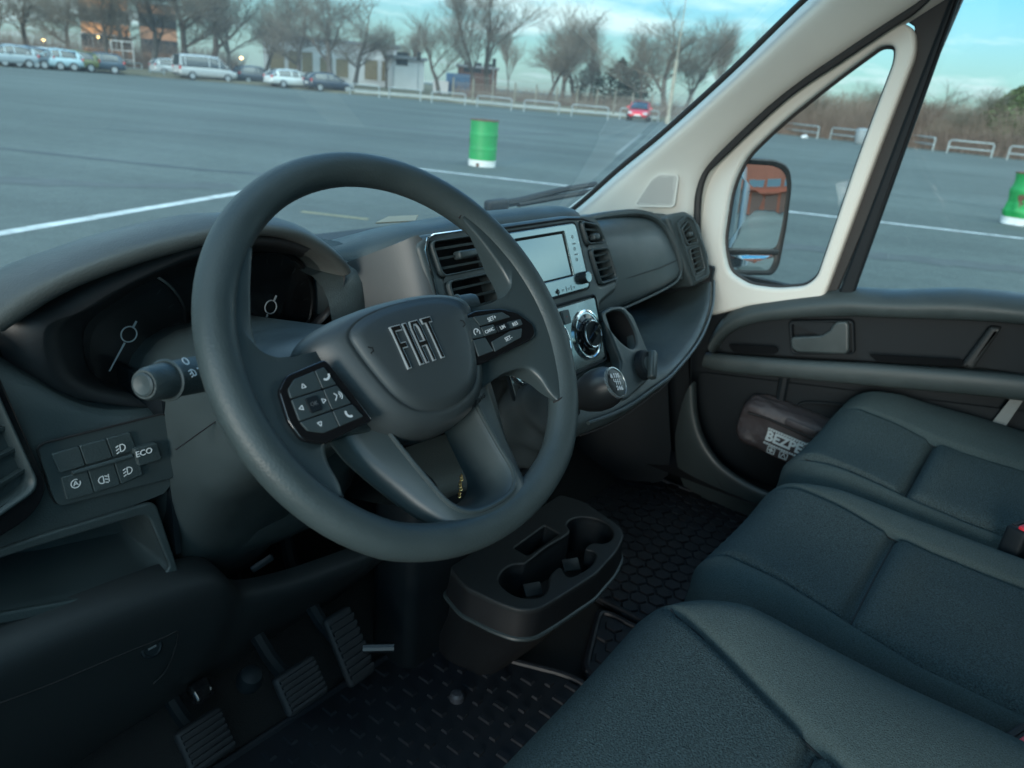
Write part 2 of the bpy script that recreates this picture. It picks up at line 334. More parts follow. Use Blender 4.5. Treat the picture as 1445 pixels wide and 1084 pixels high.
# ---- steel rails along the edge of the car park
STEEL = mat('galvanised_steel', (0.29, 0.33, 0.33), 0.55, metal=0.2, var=0.2, vscale=2)
def rail(a, b, lab):
    a, b = Vector(a), Vector(b); a.z = b.z = 0
    t = thing('steel_rail', lab, 'rail', tuple((a + b) / 2), 'steel rails along the edge of the car park')
    H = 0.86; up = Vector((0, 0, 1)); d = (b - a).normalized()
    tube('top_rail', [a + up * (H - 0.12), a + up * (H - 0.02) + d * 0.1] + [b + up * (H - 0.02) - d * 0.1, b + up * (H - 0.12)], 0.052, STEEL, t, 6)
    tube('middle_rail', [a + up * 0.40, b + up * 0.40], 0.052, STEEL, t, 6)
    for p in (a, b): tube('post', [p, p + up * (H - 0.1)], 0.052, STEEL, t, 6)
RAILS = [((34.9564,68.7643,0), (37.8041,70.9924,0), 'steel rail just right of the dark blue parked hatchback'),
 ((35.3681,65.275,0), (35.7953,63.829,0), 'short steel rail just left of the silver parked van'),
 ((42.5936,48.5557,0), (43.4666,46.1586,0), 'leftmost steel rail seen right of the parked navy hatchback'),
 ((43.5596,45.1451,0), (44.1583,42.3634,0), 'second steel rail right of the parked navy hatchback'),
 ((44.5739,41.5639,0), (46.4137,39.7691,0), 'steel rail left of and behind the green barrel by the slender tree'),
 ((46.2201,38.3972,0), (46.6666,35.4693,0), 'steel rail directly beyond the green barrel'),
 ((47.4027,34.8243,0), (48.7653,32.595,0), 'first steel rail right of the green barrel'),
 ((48.7147,31.4243,0), (49.6055,28.8544,0), 'steel rail just left of the red car'),
 ((53.5557,30.0784,0), (56.9294,28.4713,0), 'steel rail behind the red car'),
 ((63.4843,21.0918,0), (58.6549,16.3898,0), 'left steel rail seen through the triangular quarter window'),
 ((60.4429,15.9504,0), (57.2629,12.2687,0), 'steel rail partly behind the quarter window divider'),
 ((65.7542,12.5089,0), (59.156,8.7634,0), 'leftmost steel rail seen through the passenger side window'),
 ((56.8733,7.5525,0), (57.0969,5.0515,0), 'middle steel rail in the passenger side window'),
 ((56.1745,4.0903,0), (56.0144,1.6907,0), 'steel rail at the right edge, above the crumpled green barrel')]
for r in RAILS: rail(*r)

# ---- mesh fence behind the rails
FW = mat('fence_post_concrete', (0.20, 0.19, 0.155), 0.9, var=0.2)
ft = thing('mesh_fence', 'wire mesh fence on pale concrete posts behind the steel rails', 'fence', (57.667,37.8588,0))
FPTS = [(53.2194,47.015,0), (53.5971,45.035,0), (54.6985,43.6815,0), (55.0819,41.5475,0), (56.173,40.0517,0), (56.3598,38.0211,0), (56.4795,36.0095,0), (57.359,34.5865,0), (57.2439,32.8061,0), (57.0762,31.053,0), (57.798,29.6862,0), (57.6074,27.8261,0), (58.2673,26.4175,0)]
for p in FPTS: box('post', Matrix.Translation(Vector(p) + Vector((0, 0, 1.15))), (0.11, 0.11, 1.8), FW, ft)
wire = mat('fence_wire', (0.22, 0.22, 0.19), 0.6)
for a, b in zip(FPTS[:-1], FPTS[1:]):
    bm = bmesh.new(); a, b = Vector(a), Vector(b)
    for k in range(26):
        for pa, pb in ((a.lerp(b, k / 26), a.lerp(b, k / 26)),):
            z0, z1 = 0.45, 2.2; q = Vector((0.008, 0.008, 0)); 
            v = [bm.verts.new(p) for p in (pa + Vector((0, 0, z0)) - q, pa + Vector((0, 0, z0)) + q, pa + Vector((0, 0, z1)) + q, pa + Vector((0, 0, z1)) - q)]; bm.faces.new(v)
    for z in (0.5, 1.0, 1.6, 2.2):
        v = [bm.verts.new(p) for p in (a + Vector((0, 0, z)), b + Vector((0, 0, z)), b + Vector((0, 0, z + 0.02)), a + Vector((0, 0, z + 0.02)))]; bm.faces.new(v)
    bm_obj('wire_panel', bm, wire, ft, smooth=0, recalc=False)

# ---- oil barrels used as markers
GREEN = mat('barrel_green', (0.008, 0.26, 0.06), 0.55, var=0.14, vscale=4, bump=0.3, bscale=12, fine=0.004)
WHITE = mat('barrel_white', (0.66, 0.68, 0.66), 0.6, var=0.2, vscale=7)
RUST = mat('rust', (0.12, 0.06, 0.035), 0.9, var=0.4, vscale=14)
def barrel(loc, crush, lab, seed, rz=0.0, lean=0.0):
    t = thing('oil_barrel', lab, 'barrel', loc, 'green oil barrels on the car park'); rr = 0.29; H = 0.9; loc = Vector(loc)
    def pt(a, z, k=0):
        nz = noise.noise(Vector((math.cos(a) * 1.6 + seed, math.sin(a) * 1.6, z * 3)))
        q = rr + k - crush * max(0, nz) - 0.35 * crush * abs(math.sin(z * 9 + seed)) ; s = z * lean
        return loc + Vector((q * math.cos(a + rz) + s, q * math.sin(a + rz) - s * 0.5, z))
    def band(name, zs, m, kf=lambda z: 0):
        secs = [[pt(2 * math.pi * i / 32, z, kf(z)) for i in range(32)] for z in zs]; return loft(name, secs, m, t, closed=True, smooth=60)
    band('base_band', [0, 0.02, 0.06, 0.10, 0.125], WHITE)
    zs = [0.125 + (0.83 - 0.125) * i / 28 for i in range(29)]
    band('shell', zs, GREEN, lambda z: 0.012 * (math.exp(-((z - 0.34) / 0.016) ** 2) + math.exp(-((z - 0.62) / 0.016) ** 2)))
    band('top_band', [0.83, 0.86, 0.89, 0.9], GREEN)
    rim = [pt(2 * math.pi * i / 32, 0.9) for i in range(32)]; tube('rim', rim, 0.011, RUST, t, 6, closed=True)
    mesh_obj('lid', [pt(2 * math.pi * i / 32, 0.878, -0.006) for i in range(32)], [tuple(range(32))], RUST, t, smooth=0)
    for a0, z0, s in ((1.62, 0.47, 0.06), (1.75, 0.36, 0.04), (2.9, 0.03, 0.04), (5.2, 0.88, 0.04)):
        pts = [pt(a0 + s / rr * math.cos(q) * (1 + .3 * math.sin(3 * q)), z0 + s * math.sin(q) * 1.2, 0.006) for q in [2 * math.pi * i / 10 for i in range(10)]]
        mesh_obj('rust_patch', pts, [tuple(range(10))], RUST, t, smooth=0)
barrel((11.7686,9.7739,0), 0.012, 'upright green oil barrel with white base standing beyond the windscreen', 1.0, 0.6)
barrel((16.0177,0.458,0), 0.10, 'crumpled leaning green oil barrel seen through the passenger side window', 4.2, 1.4, 0.07)
p = Vector((57.0506,16.8161,0))
bm = bmesh.new(); bmesh.ops.create_icosphere(bm, subdivisions=2, radius=0.22)
for v in bm.verts: v.co = Vector((v.co.x * 1.4, v.co.y, max(-0.08, v.co.z * 0.7))) * (1 + 0.5 * noise.noise(v.co * 7)) + p + Vector((0, 0, 0.08))
setp(bm_obj('plastic_bag', bm, mat('white_plastic_bag', (0.7, 0.72, 0.72), 0.4), smooth=25), 'crumpled white plastic bag lying beside a steel rail', 'litter')
p = Vector((57.5906,13.141,0))
tk = thing('litter_bin', 'pale grey litter bin beside the steel rails behind the window divider', 'litter bin', p)
lathe('bin_body', [(0.30, 0), (0.36, 0.1), (0.42, 0.8), (0.40, 0.85)], Matrix.Translation(p), mat('bin_grey', (0.22, 0.25, 0.26), 0.6), tk, 14)
lathe('bin_lid', [(0.43, 0.85), (0.40, 0.95), (0.2, 1.02), (0.01, 1.03)], Matrix.Translation(p), MATS['bin_grey'], tk, 14)

# ---- parked cars
TYRE = mat('tyre_rubber', (0.018, 0.018, 0.018), 0.85); RIM = mat('alloy_rim', (0.5, 0.52, 0.53), 0.35, metal=0.7)
CGLASS = mat('car_glass', (0.02, 0.028, 0.032), 0.05, spec=0.9); LENS = mat('headlight_lens', (0.55, 0.6, 0.62), 0.12); TAIL = mat('tail_light_red', (0.42, 0.015, 0.015), 0.25)
PLATE = mat('number_plate', (0.6, 0.6, 0.58), 0.5); TRIMB = mat('black_car_trim', (0.02, 0.02, 0.02), 0.6)
def carpaint(n, c): return mat('paint_' + n, c, 0.35, metal=0.15, coat=0.6)
def car(name, loc, head, paint, style, lab, cat='car', roofpaint=None):
    loc = Vector(loc); loc.z = 0
    M = Matrix.Translation(loc) @ Matrix.Rotation(math.atan2(-head[0], head[1]), 4, 'Z')
    t = thing(name, lab, cat, M=M, group='cars parked round the car park')
    if style == 'van': L, W, H, belt, wr, wb = 4.9, 0.95, 1.95, 1.08, 0.33, (1.50, -1.45)
    elif style == 'wagon': L, W, H, belt, wr, wb = 4.65, 0.89, 1.47, 0.92, 0.32, (1.40, -1.30)
    elif style == 'small': L, W, H, belt, wr, wb = 3.5, 0.82, 1.46, 0.92, 0.28, (1.22, -1.14)
    else: L, W, H, belt, wr, wb = 4.1, 0.86, 1.48, 0.93, 0.31, (1.27, -1.25)
    h = L / 2
    if style == 'van':
        st = [(-h, .42, .9, .84), (-h + .06, .3, 1.06, .92), (-h + .4, .25, belt, .95), (0, .25, belt, .95), (1.35, .25, belt, .94), (1.8, .26, 1.0, .92), (h - .12, .3, .84, .86), (h, .38, .62, .72)]
        gh = [(-h + .03, belt - .02, belt + .05, .90, .88), (-h + .16, belt - .02, 1.86, .92, .80), (-h + .5, belt - .02, H - .03, .93, .80), (0, belt - .02, H, .93, .80), (.85, belt - .02, H - .06, .92, .78), (1.75, belt - .05, 1.06, .88, .82)]
    elif style == 'wagon':
        st = [(-h, .42, .8, .72), (-h + .08, .3, .92, .82), (-h + .6, .24, belt, .88), (0, .22, belt, .89), (.95, .22, belt - .03, .88), (1.7, .24, .82, .86), (h - .15, .28, .7, .78), (h, .38, .58, .62)]
        gh = [(-h + .12, belt - .02, belt + .02, .76, .7), (-h + .62, belt - .02, 1.38, .80, .60), (-.5, belt - .02, H, .82, .62), (.2, belt - .02, H - .04, .82, .62), (1.15, belt - .04, .94, .8, .72)]
    else:
        k = h / 2.05
        st = [(-h, .42, .82, W * .84), (-h + .08, .3, .95, W * .93), (-h + .5, .24, belt, W * .99), (0, .22, belt, W), (.8 * k, .22, belt - .01, W * .99), (1.4 * k, .24, .83, W * .96), (h - .15, .28, .7, W * .88), (h, .38, .56, W * .70)]
        gh = [(-h + .06, belt - .02, belt + .02, W * .86, W * .8), (-h + .4, belt - .02, H - .09, W * .9, W * .70), (-.45 * k, belt - .02, H, W * .93, W * .73), (.15 * k, belt - .02, H - .04, W * .93, W * .72), (1.15 * k, belt - .04, belt + .0, W * .9, W * .84)]
    def ring(y, z0, z1, wd): return [(-wd * .8, y, z0), (-wd * .97, y, z0 + .08), (-wd, y, (z0 + z1) / 2), (-wd * .97, y, z1 - .09), (-wd * .86, y, z1), (0, y, z1 + .02), (wd * .86, y, z1), (wd * .97, y, z1 - .09), (wd, y, (z0 + z1) / 2), (wd * .97, y, z0 + .08), (wd * .8, y, z0), (0, y, z0)]
    body = loft('body', [ring(*s) for s in st], paint, t, closed=True, cap=True, local=True, smooth=50, sub=1)
    def gring(y, z0, z1, w0, w1): return [(-w0, y, z0), (-w1 - (w0 - w1) * .12, y, z0 + (z1 - z0) * .86), (-w1 * .88, y, z1), (0, y, z1 + .015), (w1 * .88, y, z1), (w1 + (w0 - w1) * .12, y, z0 + (z1 - z0) * .86), (w0, y, z0)]
    gs = [gring(*s) for s in gh]
    loft('windows', gs, CGLASS, t, local=True, smooth=50)
    rp = []
    for s in gs[1:-1]: rp.append([Vector(p) + Vector((0, 0, .018)) for p in s[1:6]])
    loft('roof', rp, roofpaint or paint, t, local=True, smooth=60)
    for s in (-1, 1):                                        # pillars follow the window line
        for i in ((1, 2, 3) if style != 'van' else (1, 2, 3, 4)):
            y = gh[i][0]; a = Vector(gs[i][0 if s < 0 else 6]); b = Vector(gs[i][1 if s < 0 else 5]); q = Vector((s * .012, 0, 0)); wdt = .10 if i in (1,) else .045
            mesh_obj('pillar', [a + q + Vector((0, -wdt, 0)), a + q + Vector((0, wdt, 0)), b + q + Vector((0, wdt, 0)), b + q + Vector((0, -wdt, 0))], [(0, 1, 2, 3)], paint, t, local=True, smooth=0)
        a0, a1 = Vector(gs[-2][1 if s < 0 else 5]), Vector(gs[-1][0 if s < 0 else 6]); q = Vector((s * .014, .0, .01))
        tube('pillar', [a0 + q, a1 + q], .035, paint, t, 5, local=True)
        a0, a1 = Vector(gs[1][1 if s < 0 else 5]), Vector(gs[0][0 if s < 0 else 6])
        tube('pillar', [a0 + q, a1 + q], .05, paint, t, 5, local=True)
        for y in wb:
            Mw = Matrix.Translation((s * (W - .10), y, wr)) @ Matrix.Rotation(rad(90) * s, 4, 'Y')
            wo_ = lathe('wheel', [(.02, -.1), (wr - .03, -.1), (wr, -.07), (wr, .09), (wr - .03, .125), (wr * .66, .125), (wr * .64, .10)], Mw, TYRE, t, 20, local=True)
            lathe('rim', [(wr * .64, .118), (wr * .5, .112), (wr * .2, .10), (.01, .12)], Mw, RIM, wo_, 14, local=True)
        fy = h - .13; fw = st[-2][3]
        box('headlight', Matrix.Translation((s * fw * .78, fy + .02, st[-2][2] - .10)) @ Matrix.Rotation(-s * rad(28), 4, 'Z'), (.34, .12, .16), LENS, t, bevel=.03, local=True)
        tw = st[1][3]
        box('tail_light', Matrix.Translation((s * tw * .9, -h + .08, (.95 if style != 'van' else 1.0) - .1)) @ Matrix.Rotation(s * rad(20), 4, 'Z'), (.18, .12, .26 if style == 'van' else .2), TAIL, t, bevel=.03, local=True)
        box('door_mirror', Matrix.Translation((s * (W + .07), gh[-1][0] - .35, belt + .06)), (.18, .1, .13), paint, t, bevel=.03, local=True)
    box('number_plate', Matrix.Translation((0, -h - .012, .62)), (.5, .02, .11), PLATE, t, local=True)
    box('number_plate', Matrix.Translation((0, h + .012, .46)), (.5, .02, .11), PLATE, t, local=True)
    box('front_grille', Matrix.Translation((0, h - .02, .36)), (W * .95, .08, .14), TRIMB, t, bevel=.02, local=True)
    box('rear_bumper', Matrix.Translation((0, -h + .02, .42)), (W * 1.5, .12, .12), TRIMB if style == 'van' else paint, t, bevel=.03, local=True)
    return t
LH = (-0.72, 0.33); RH = (0.985, -0.20)
car('parked_hatchback', (30.2256,63.7466,0), (-0.80, 0.40), carpaint('dark_blue', (0.035, 0.06, 0.085)), 'hatch', 'dark blue hatchback parked at the right end of the left row of cars')
car('parked_hatchback', (28.1823,63.7818,0), (-0.80, 0.05), carpaint('olive', (0.12, 0.13, 0.035)), 'hatch', 'olive green hatchback parked beside the dark blue hatchback')
car('parked_hatchback', (26.5466,62.9302,0), (-0.80, 0.05), carpaint('pale_blue', (0.36, 0.50, 0.55)), 'hatch', 'pale blue hatchback parked next to the olive green one')
car('parked_estate', (25.5815,63.0505,0), (-0.80, 0.05), carpaint('white', (0.55, 0.6, 0.6)), 'wagon', 'white estate car, third from the right in the left row')
car('parked_hatchback', (24.5386,63.034,0), (-0.80, 0.05), carpaint('slate', (0.07, 0.10, 0.125)), 'hatch', 'slate grey hatchback near the left edge of the picture')
car('parked_hatchback', (23.5258,63.0179,0), (-0.80, 0.05), carpaint('light_silver', (0.30, 0.36, 0.39)), 'hatch', 'silver hatchback cut by the left edge of the picture')
car('parked_hatchback', (39.9257,69.1271,0), RH, carpaint('silver', (0.42, 0.45, 0.46)), 'hatch', 'pale silver hatchback half hidden behind the silver van')
car('parked_van', (38.2622,61.642,0), RH, carpaint('van_silver', (0.40, 0.42, 0.42)), 'van', 'tall silver passenger van parked in front of the trees', 'van')
car('parked_hatchback', (43.3232,61.5709,0), RH, carpaint('charcoal', (0.045, 0.055, 0.07)), 'hatch', 'dark grey hatchback between the silver van and the white estate')
car('parked_estate', (42.6529,55.7204,0), RH, carpaint('white', (0.55, 0.6, 0.6)), 'wagon', 'white estate car parked between two dark hatchbacks')
car('parked_hatchback', (44.3972,53.249,0), RH, carpaint('navy', (0.02, 0.03, 0.05)), 'hatch', 'navy hatchback at the right end of the parked row')
car('parked_city_car', (55.2183,29.2864,0), (-0.86, -0.36), carpaint('red', (0.62, 0.02, 0.035)), 'small', 'small red car facing the camera in front of the trees')

# ---- bare winter trees
BARK = mat('bark', (0.085, 0.075, 0.065), 0.95, var=0.3, vscale=2); TWIG = mat('twigs', (0.135, 0.115, 0.092), 0.95, var=0.3, vscale=1); TWIGR = mat('red_brown_twigs', (0.17, 0.125, 0.10), 0.95, var=0.3, vscale=1)
def bare_tree(seed, H, spread, trunkr, levels, split, upb, twigm):
    rnd = random.Random(seed); tb = bmesh.new(); cb = bmesh.new()
    def seg(bm, a, b, ra, rb, n):
        t = (b - a).normalized(); q = Vector((0, 0, 1)) if abs(t.z) < .9 else Vector((1, 0, 0)); u = t.cross(q).normalized(); v = t.cross(u)
        A = [bm.verts.new(a + ra * (math.cos(2 * math.pi * i / n) * u + math.sin(2 * math.pi * i / n) * v)) for i in range(n)]
        B = [bm.verts.new(b + rb * (math.cos(2 * math.pi * i / n) * u + math.sin(2 * math.pi * i / n) * v)) for i in range(n)]
        for i in range(n): bm.faces.new((A[i], A[(i + 1) % n], B[(i + 1) % n], B[i]))
    def grow(p, d, L, r, lev):
        n = 3 if lev < 3 else 2; cur = p; dd = d.copy(); rr = r
        for i in range(n):
            dd = (dd + Vector((rnd.uniform(-1, 1), rnd.uniform(-1, 1), rnd.uniform(-.6, .9))) * (.16 + .05 * lev)).normalized()
            nx = cur + dd * L / n; r2 = rr * (.86 if lev < 2 else .78)
            seg(tb if lev < 2 else cb, cur, nx, max(rr, .006), max(r2, .004), 7 if lev == 0 else 5 if lev < 2 else 3)
            if lev < levels and (i > 0 or lev > 0):
                for _ in range(split[min(lev, len(split) - 1)]):
                    ax = Vector((rnd.uniform(-1, 1), rnd.uniform(-1, 1), rnd.uniform(-.15, .4 + upb))); nd = (dd * (.55 + upb * .8) + ax * spread).normalized()
                    grow(nx, nd, L * rnd.uniform(.5, .78), r2 * rnd.uniform(.45, .7), lev + 1)
            cur, rr = nx, r2
        if lev < levels: grow(cur, dd, L * .72, rr, lev + 1)
    grow(Vector((0, 0, -.1)), Vector((rnd.uniform(-.06, .06), rnd.uniform(-.06, .06), 1)), H * .36, trunkr, 0)
    t = thing('bare_tree', 'x', 'tree', (0, 0, 0))
    bm_obj('trunk', tb, BARK, t, local=True, smooth=60, recalc=False); bm_obj('crown', cb, twigm, t, local=True, smooth=0, recalc=False)
    return t
T1 = bare_tree(3, 9.5, .85, .26, 5, (1, 2, 2, 2, 2), .1, TWIG)
T2 = bare_tree(11, 9.0, .95, .24, 5, (2, 2, 2, 2, 1), .0, TWIG)
T3 = bare_tree(23, 9.0, .7, .20, 5, (1, 2, 2, 2, 1), .25, TWIG)
T4 = bare_tree(37, 12.0, .22, .17, 5, (2, 2, 2, 2, 1), .75, TWIGR)
T5 = bare_tree(51, 10.0, .75, .20, 5, (2, 2, 2, 2, 2), .15, TWIG)
def hgt(t): return max((v.co.z for c in t.children for v in c.data.vertices))
TH = {t: hgt(t) for t in (T1, T2, T3, T4, T5)}; USED = set()
def tree(T, base, top, rz, lab, name='bare_tree', wid=1.0, grp='bare trees beyond the car park'):
    o = T if T not in USED else copy_tree(T); USED.add(T)
    s = top / TH[T] * (1.0 if name == 'scrub_tree' or T is T4 else 1.18); o.matrix_world = Matrix.Translation(Vector(base)) @ Matrix.Rotation(rz, 4, 'Z') @ Matrix.Diagonal((s * wid, s * wid, s, 1))
    o['label'] = lab; o['group'] = grp; o['category'] = 'tree'; o.name = name
TREES = [
 (T5, (33.3375,88.1583,0), 8.468, 0.9, 'bare tree at the left edge of the picture', 1.2),
 (T2, (43.7138,84.5431,0), 9.381, 2.2, 'bare tree overlapping the right side of the orange block', 1.2),
 (T1, (50.9654,80.3207,0), 11.084, 1.7, 'bare tree just right of and behind the silver van roof', 1.2),
 (T5, (53.0364,74.0665,0), 9.323, 3.3, 'bare tree above the dark grey hatchback', 1.1),
 (T2, (59.1664,66.5546,0), 8.809, 5.6, 'bare tree rising over the middle of the white building', 1.0),
 (T1, (79.1956,52.4412,0), 9.240, 0.2, 'bare tree overlapping the broad tree right of the green barrel', 1.1),
 (T5, (82.4925,38.3617,0), 9.534, 2.4, 'bare tree overlapping the broad tree right of the lamp post', 1.1),
 (T1, (31.0634,77.2228,0), 7.376, 0.3, 'wide bare tree behind the leftmost parked cars', 1.2),
 (T2, (37.0931,83.3295,0), 7.755, 1.3, 'bare tree between the leftmost tree and the orange building', 1.1),
 (T5, (34.7973,71.134,0), 8.668, 2.0, 'tall bare tree in front of the orange building', 1.0),
 (T1, (39.4783,72.055,0), 9.147, 2.9, 'bare tree right of the orange building, left of the silver van', 1.1),
 (T2, (42.4515,71.4869,0), 10.178, 4.4, 'tall bare tree rising behind the silver van', 1.1),
 (T5, (48.0455,72.6689,0), 9.873, 5.2, 'bare tree right of the silver van, in front of the white building', 1.1),
 (T2, (47.2161,60.9252,0), 7.611, 0.9, 'bare spreading tree behind the parked white estate', 1.15),
 (T1, (48.1984,57.5447,0), 8.474, 4.0, 'bare tree with low spreading limbs behind the navy hatchback', 1.2),
 (T3, (65.1471,67.8152,0), 7.049, 1.0, 'thin faint bare sapling in front of the white building', .8),
 (T3, (58.4009,53.2252,0), 6.961, 2.2, 'small slender bare tree left of the green barrel', 1.4),
 (T5, (63.7674,53.1367,0), 11.028, 0.4, 'tall forked bare tree above and left of the green barrel', .8),
 (T3, (66.166,53.3595,0), 11.050, 3.6, 'tall bare tree directly above the green barrel', 1.1),
 (T5, (64.9357,44.9705,0), 8.808, 3.1, 'broad bare tree standing right of the green barrel', 1.15),
 (T2, (91.7761,58.7735,0), 8.966, 2.6, 'low bare tree beneath the poplar left of the red car', 1.3),
 (T1, (72.6677,35.7281,0), 9.350, 5.0, 'broad bare tree behind the red car', 1.15),
 (T5, (87.4459,46.363,0), 8.891, 1.2, 'smaller bare tree left of the broad tree behind the red car', 1.2),
 (T4, (98.4856,75.3361,0), 11.085, 0.5, 'narrow reddish poplar left of the broad bare tree', .9),
 (T4, (93.0049,56.8048,0), 10.993, 1.5, 'narrow reddish poplar left of the lamp post', .9),
 (T4, (109.7303,45.9882,0), 13.589, 2.5, 'narrow poplar beside the windscreen pillar', .8),
 (T4, (111.1475,42.4553,0), 12.928, 3.5, 'narrow poplar nearest the windscreen pillar', .8),
 (T4, (84.7181,83.6102,0), 9.417, 4.5, 'pale poplar behind the white building', 1.3)]
for T, b, h, rz, lab, wd in TREES: tree(T, b, h, rz, lab, wid=wd * (1.0 if T is T4 else 1.12))
# scrub on the right
for i, (b, h, rz, lab, wd) in enumerate([
 ((65.3684,22.0411,0), 4.063, .2, 'low scrub tree at the left of the quarter window', 1.5), ((64.0317,19.6815,0), 3.816, 1.2, 'red-brown scrub thicket above the left rail in the quarter window', 1.6),
 ((66.5191,18.3107,0), 4.349, 2.2, 'bare thicket in the middle of the quarter window', 1.6), ((67.067,16.2165,0), 4.710, 3.1, 'bare thicket beside the quarter window divider', 1.6),
 ((65.6355,13.4916,0), 4.582, 4.2, 'bare thicket behind the quarter window divider', 1.6), ((64.0471,11.181,0), 4.342, 5.0, 'bare thicket left in the passenger side window', 1.6),
 ((66.2947,9.8547,0), 5.026, .7, 'taller bare thicket above the middle rail in the side window', 1.6), ((64.571,7.7308,0), 4.767, 1.9, 'bare thicket left of the evergreen in the side window', 1.6),
 ((66.7589,6.1505,0), 4.705, 2.8, 'bare thicket in front of the evergreen', 1.6), ((64.9559,3.5961,0), 4.682, 3.9, 'bare thicket at the right edge of the side window', 1.6)]):
    tree((T2, T5)[i % 2], b, h, rz, lab, 'scrub_tree', wd, 'scrub trees along the right edge of the car park')
SCRUB = bmesh.new(); rnd = random.Random(5)
def scrub(pts, n, h0, h1, dep):
    for _ in range(n):
        k = rnd.random() * (len(pts) - 1); i = int(k); a = Vector(pts[i]).lerp(Vector(pts[i + 1]), k - i); d = (a - cpos).normalized(); p = a + d * rnd.uniform(0, dep)
        h = rnd.uniform(h0, h1); l = Vector((rnd.uniform(-.5, .5), rnd.uniform(-.5, .5), 1)); b = p + l * h; r = rnd.uniform(.008, .02); s = Vector((-d.y, d.x, 0)) * r
        v = [SCRUB.verts.new(q) for q in (p - s, p + s, b)]; SCRUB.faces.new(v)
        for _ in range(4):
            c = p.lerp(b, rnd.uniform(.3, .95)); e = c + Vector((rnd.uniform(-.5, .5), rnd.uniform(-.5, .5), rnd.uniform(0, .6))) * h * .5
            v = [SCRUB.verts.new(q) for q in (c - s * .6, c + s * .6, e)]; SCRUB.faces.new(v)
scrub([(61.135,22.0261,0), (61.4925,17.7071,0), (61.7204,12.6715,0), (61.51,8.0056,0), (59.0407,1.722,0)], 14000, .7, 3.4, 12)
scrub([(57.731,50.9704,0), (61.1828,43.3591,0), (63.3848,36.1683,0), (63.3955,27.1818,0), (61.3169,21.5174,0)], 5000, .4, 1.9, 9)
scrub([(25.6696,77.1193,0), (33.2066,74.1112,0), (41.7476,74.2191,0), (50.0213,73.7456,0)], 5000, .8, 3.2, 8)
setp(bm_obj('undergrowth', SCRUB, TWIGR, smooth=0, recalc=False), 'tangled brown winter undergrowth at the foot of the trees', 'undergrowth', kind='stuff')
# evergreens: trunk and a crown of many leaf clumps
LEAF = mat('evergreen_leaf', (0.055, 0.085, 0.025), 0.8, var=0.4, vscale=1.2); LEAFD = mat('dark_evergreen', (0.02, 0.032, 0.022), 0.85, var=0.3)
def evergreen(base, H, wd, m, lab, seed, n=1800):
    t = thing('evergreen_tree', lab, 'tree', base, 'evergreens among the bare trees'); base = Vector(base); r = random.Random(seed)
    tube('trunk', [base, base + Vector((.1, 0, H * .4)), base + Vector((0, .1, H * .9))], [.18, .14, .03], BARK, t, 7)
    bm = bmesh.new()
    for _ in range(n):
        a = r.uniform(0, 6.283); z = r.uniform(.1, 1); q = (math.sin(min(1, (1 - z) * 1.5) * 1.57)) * wd * r.uniform(.45, 1) * (1 + .3 * math.sin(a * 3 + seed + z * 7)); c = base + Vector((q * math.cos(a), q * math.sin(a), z * H))
        s = r.uniform(.1, .26); e1 = Vector((r.uniform(-1, 1), r.uniform(-1, 1), r.uniform(-.5, .5))).normalized() * s; e2 = Vector((r.uniform(-1, 1), r.uniform(-1, 1), r.uniform(-1, 1))).normalized() * s
        bm.faces.new([bm.verts.new(q) for q in (c - e1, c + e2, c + e1, c - e2 * .7)])
    bm_obj('crown', bm, m, t, smooth=0, recalc=False)
evergreen((64.8919,4.529,0), 5.067, 2.6, LEAF, 'yellow-green evergreen at the right edge of the side window', 3, 3800)
evergreen((90.4139,51.3489,0), 6.275, 3.0, LEAFD, 'dark evergreen left of the red car', 5, 2200)
evergreen((93.9829,51.1003,0), 6.053, 2.6, LEAFD, 'second dark evergreen just above the red car', 7, 2000)
evergreen((99.6737,61.234,0), 6.269, 2.6, LEAFD, 'dark evergreen at the foot of the left poplar', 9, 1800)

# ---- lamp post
p = Vector((55.7594,27.0535,0)); t = thing('lamp_post', 'tall pale lamp post right of the red car', 'lamp post', p)
LP = mat('lamp_post_paint', (0.30, 0.28, 0.22), 0.7, var=.2)
tube('post', [p, p + Vector((0, 0, 4.6))], [.16, .13], LP, t, 8); tube('mast', [p + Vector((0, 0, 4.5)), p + Vector((0, 0, 11.5))], [.045, .03], LP, t, 8)
lathe('base_collar', [(.2, 0), (.2, .5), (.16, .55)], Matrix.Translation(p), LP, t, 10)
# ---- far signal masts
for px, lab in (((69.5331,55.5533,0), 'thin pale pole behind the rail beyond the green barrel'), ((65.5626,63.1429,0), 'short dark traffic light right of the white building'), ):
    p = Vector(px); t = thing('pole', lab, 'pole', p); tube('mast', [p, p + Vector((0, 0, 4.2))], .07, STEEL, t, 6); box('head', Matrix.Translation(p + Vector((0, 0, 4.0))), (.32, .32, .9), TRIMB, t, bevel=.04)

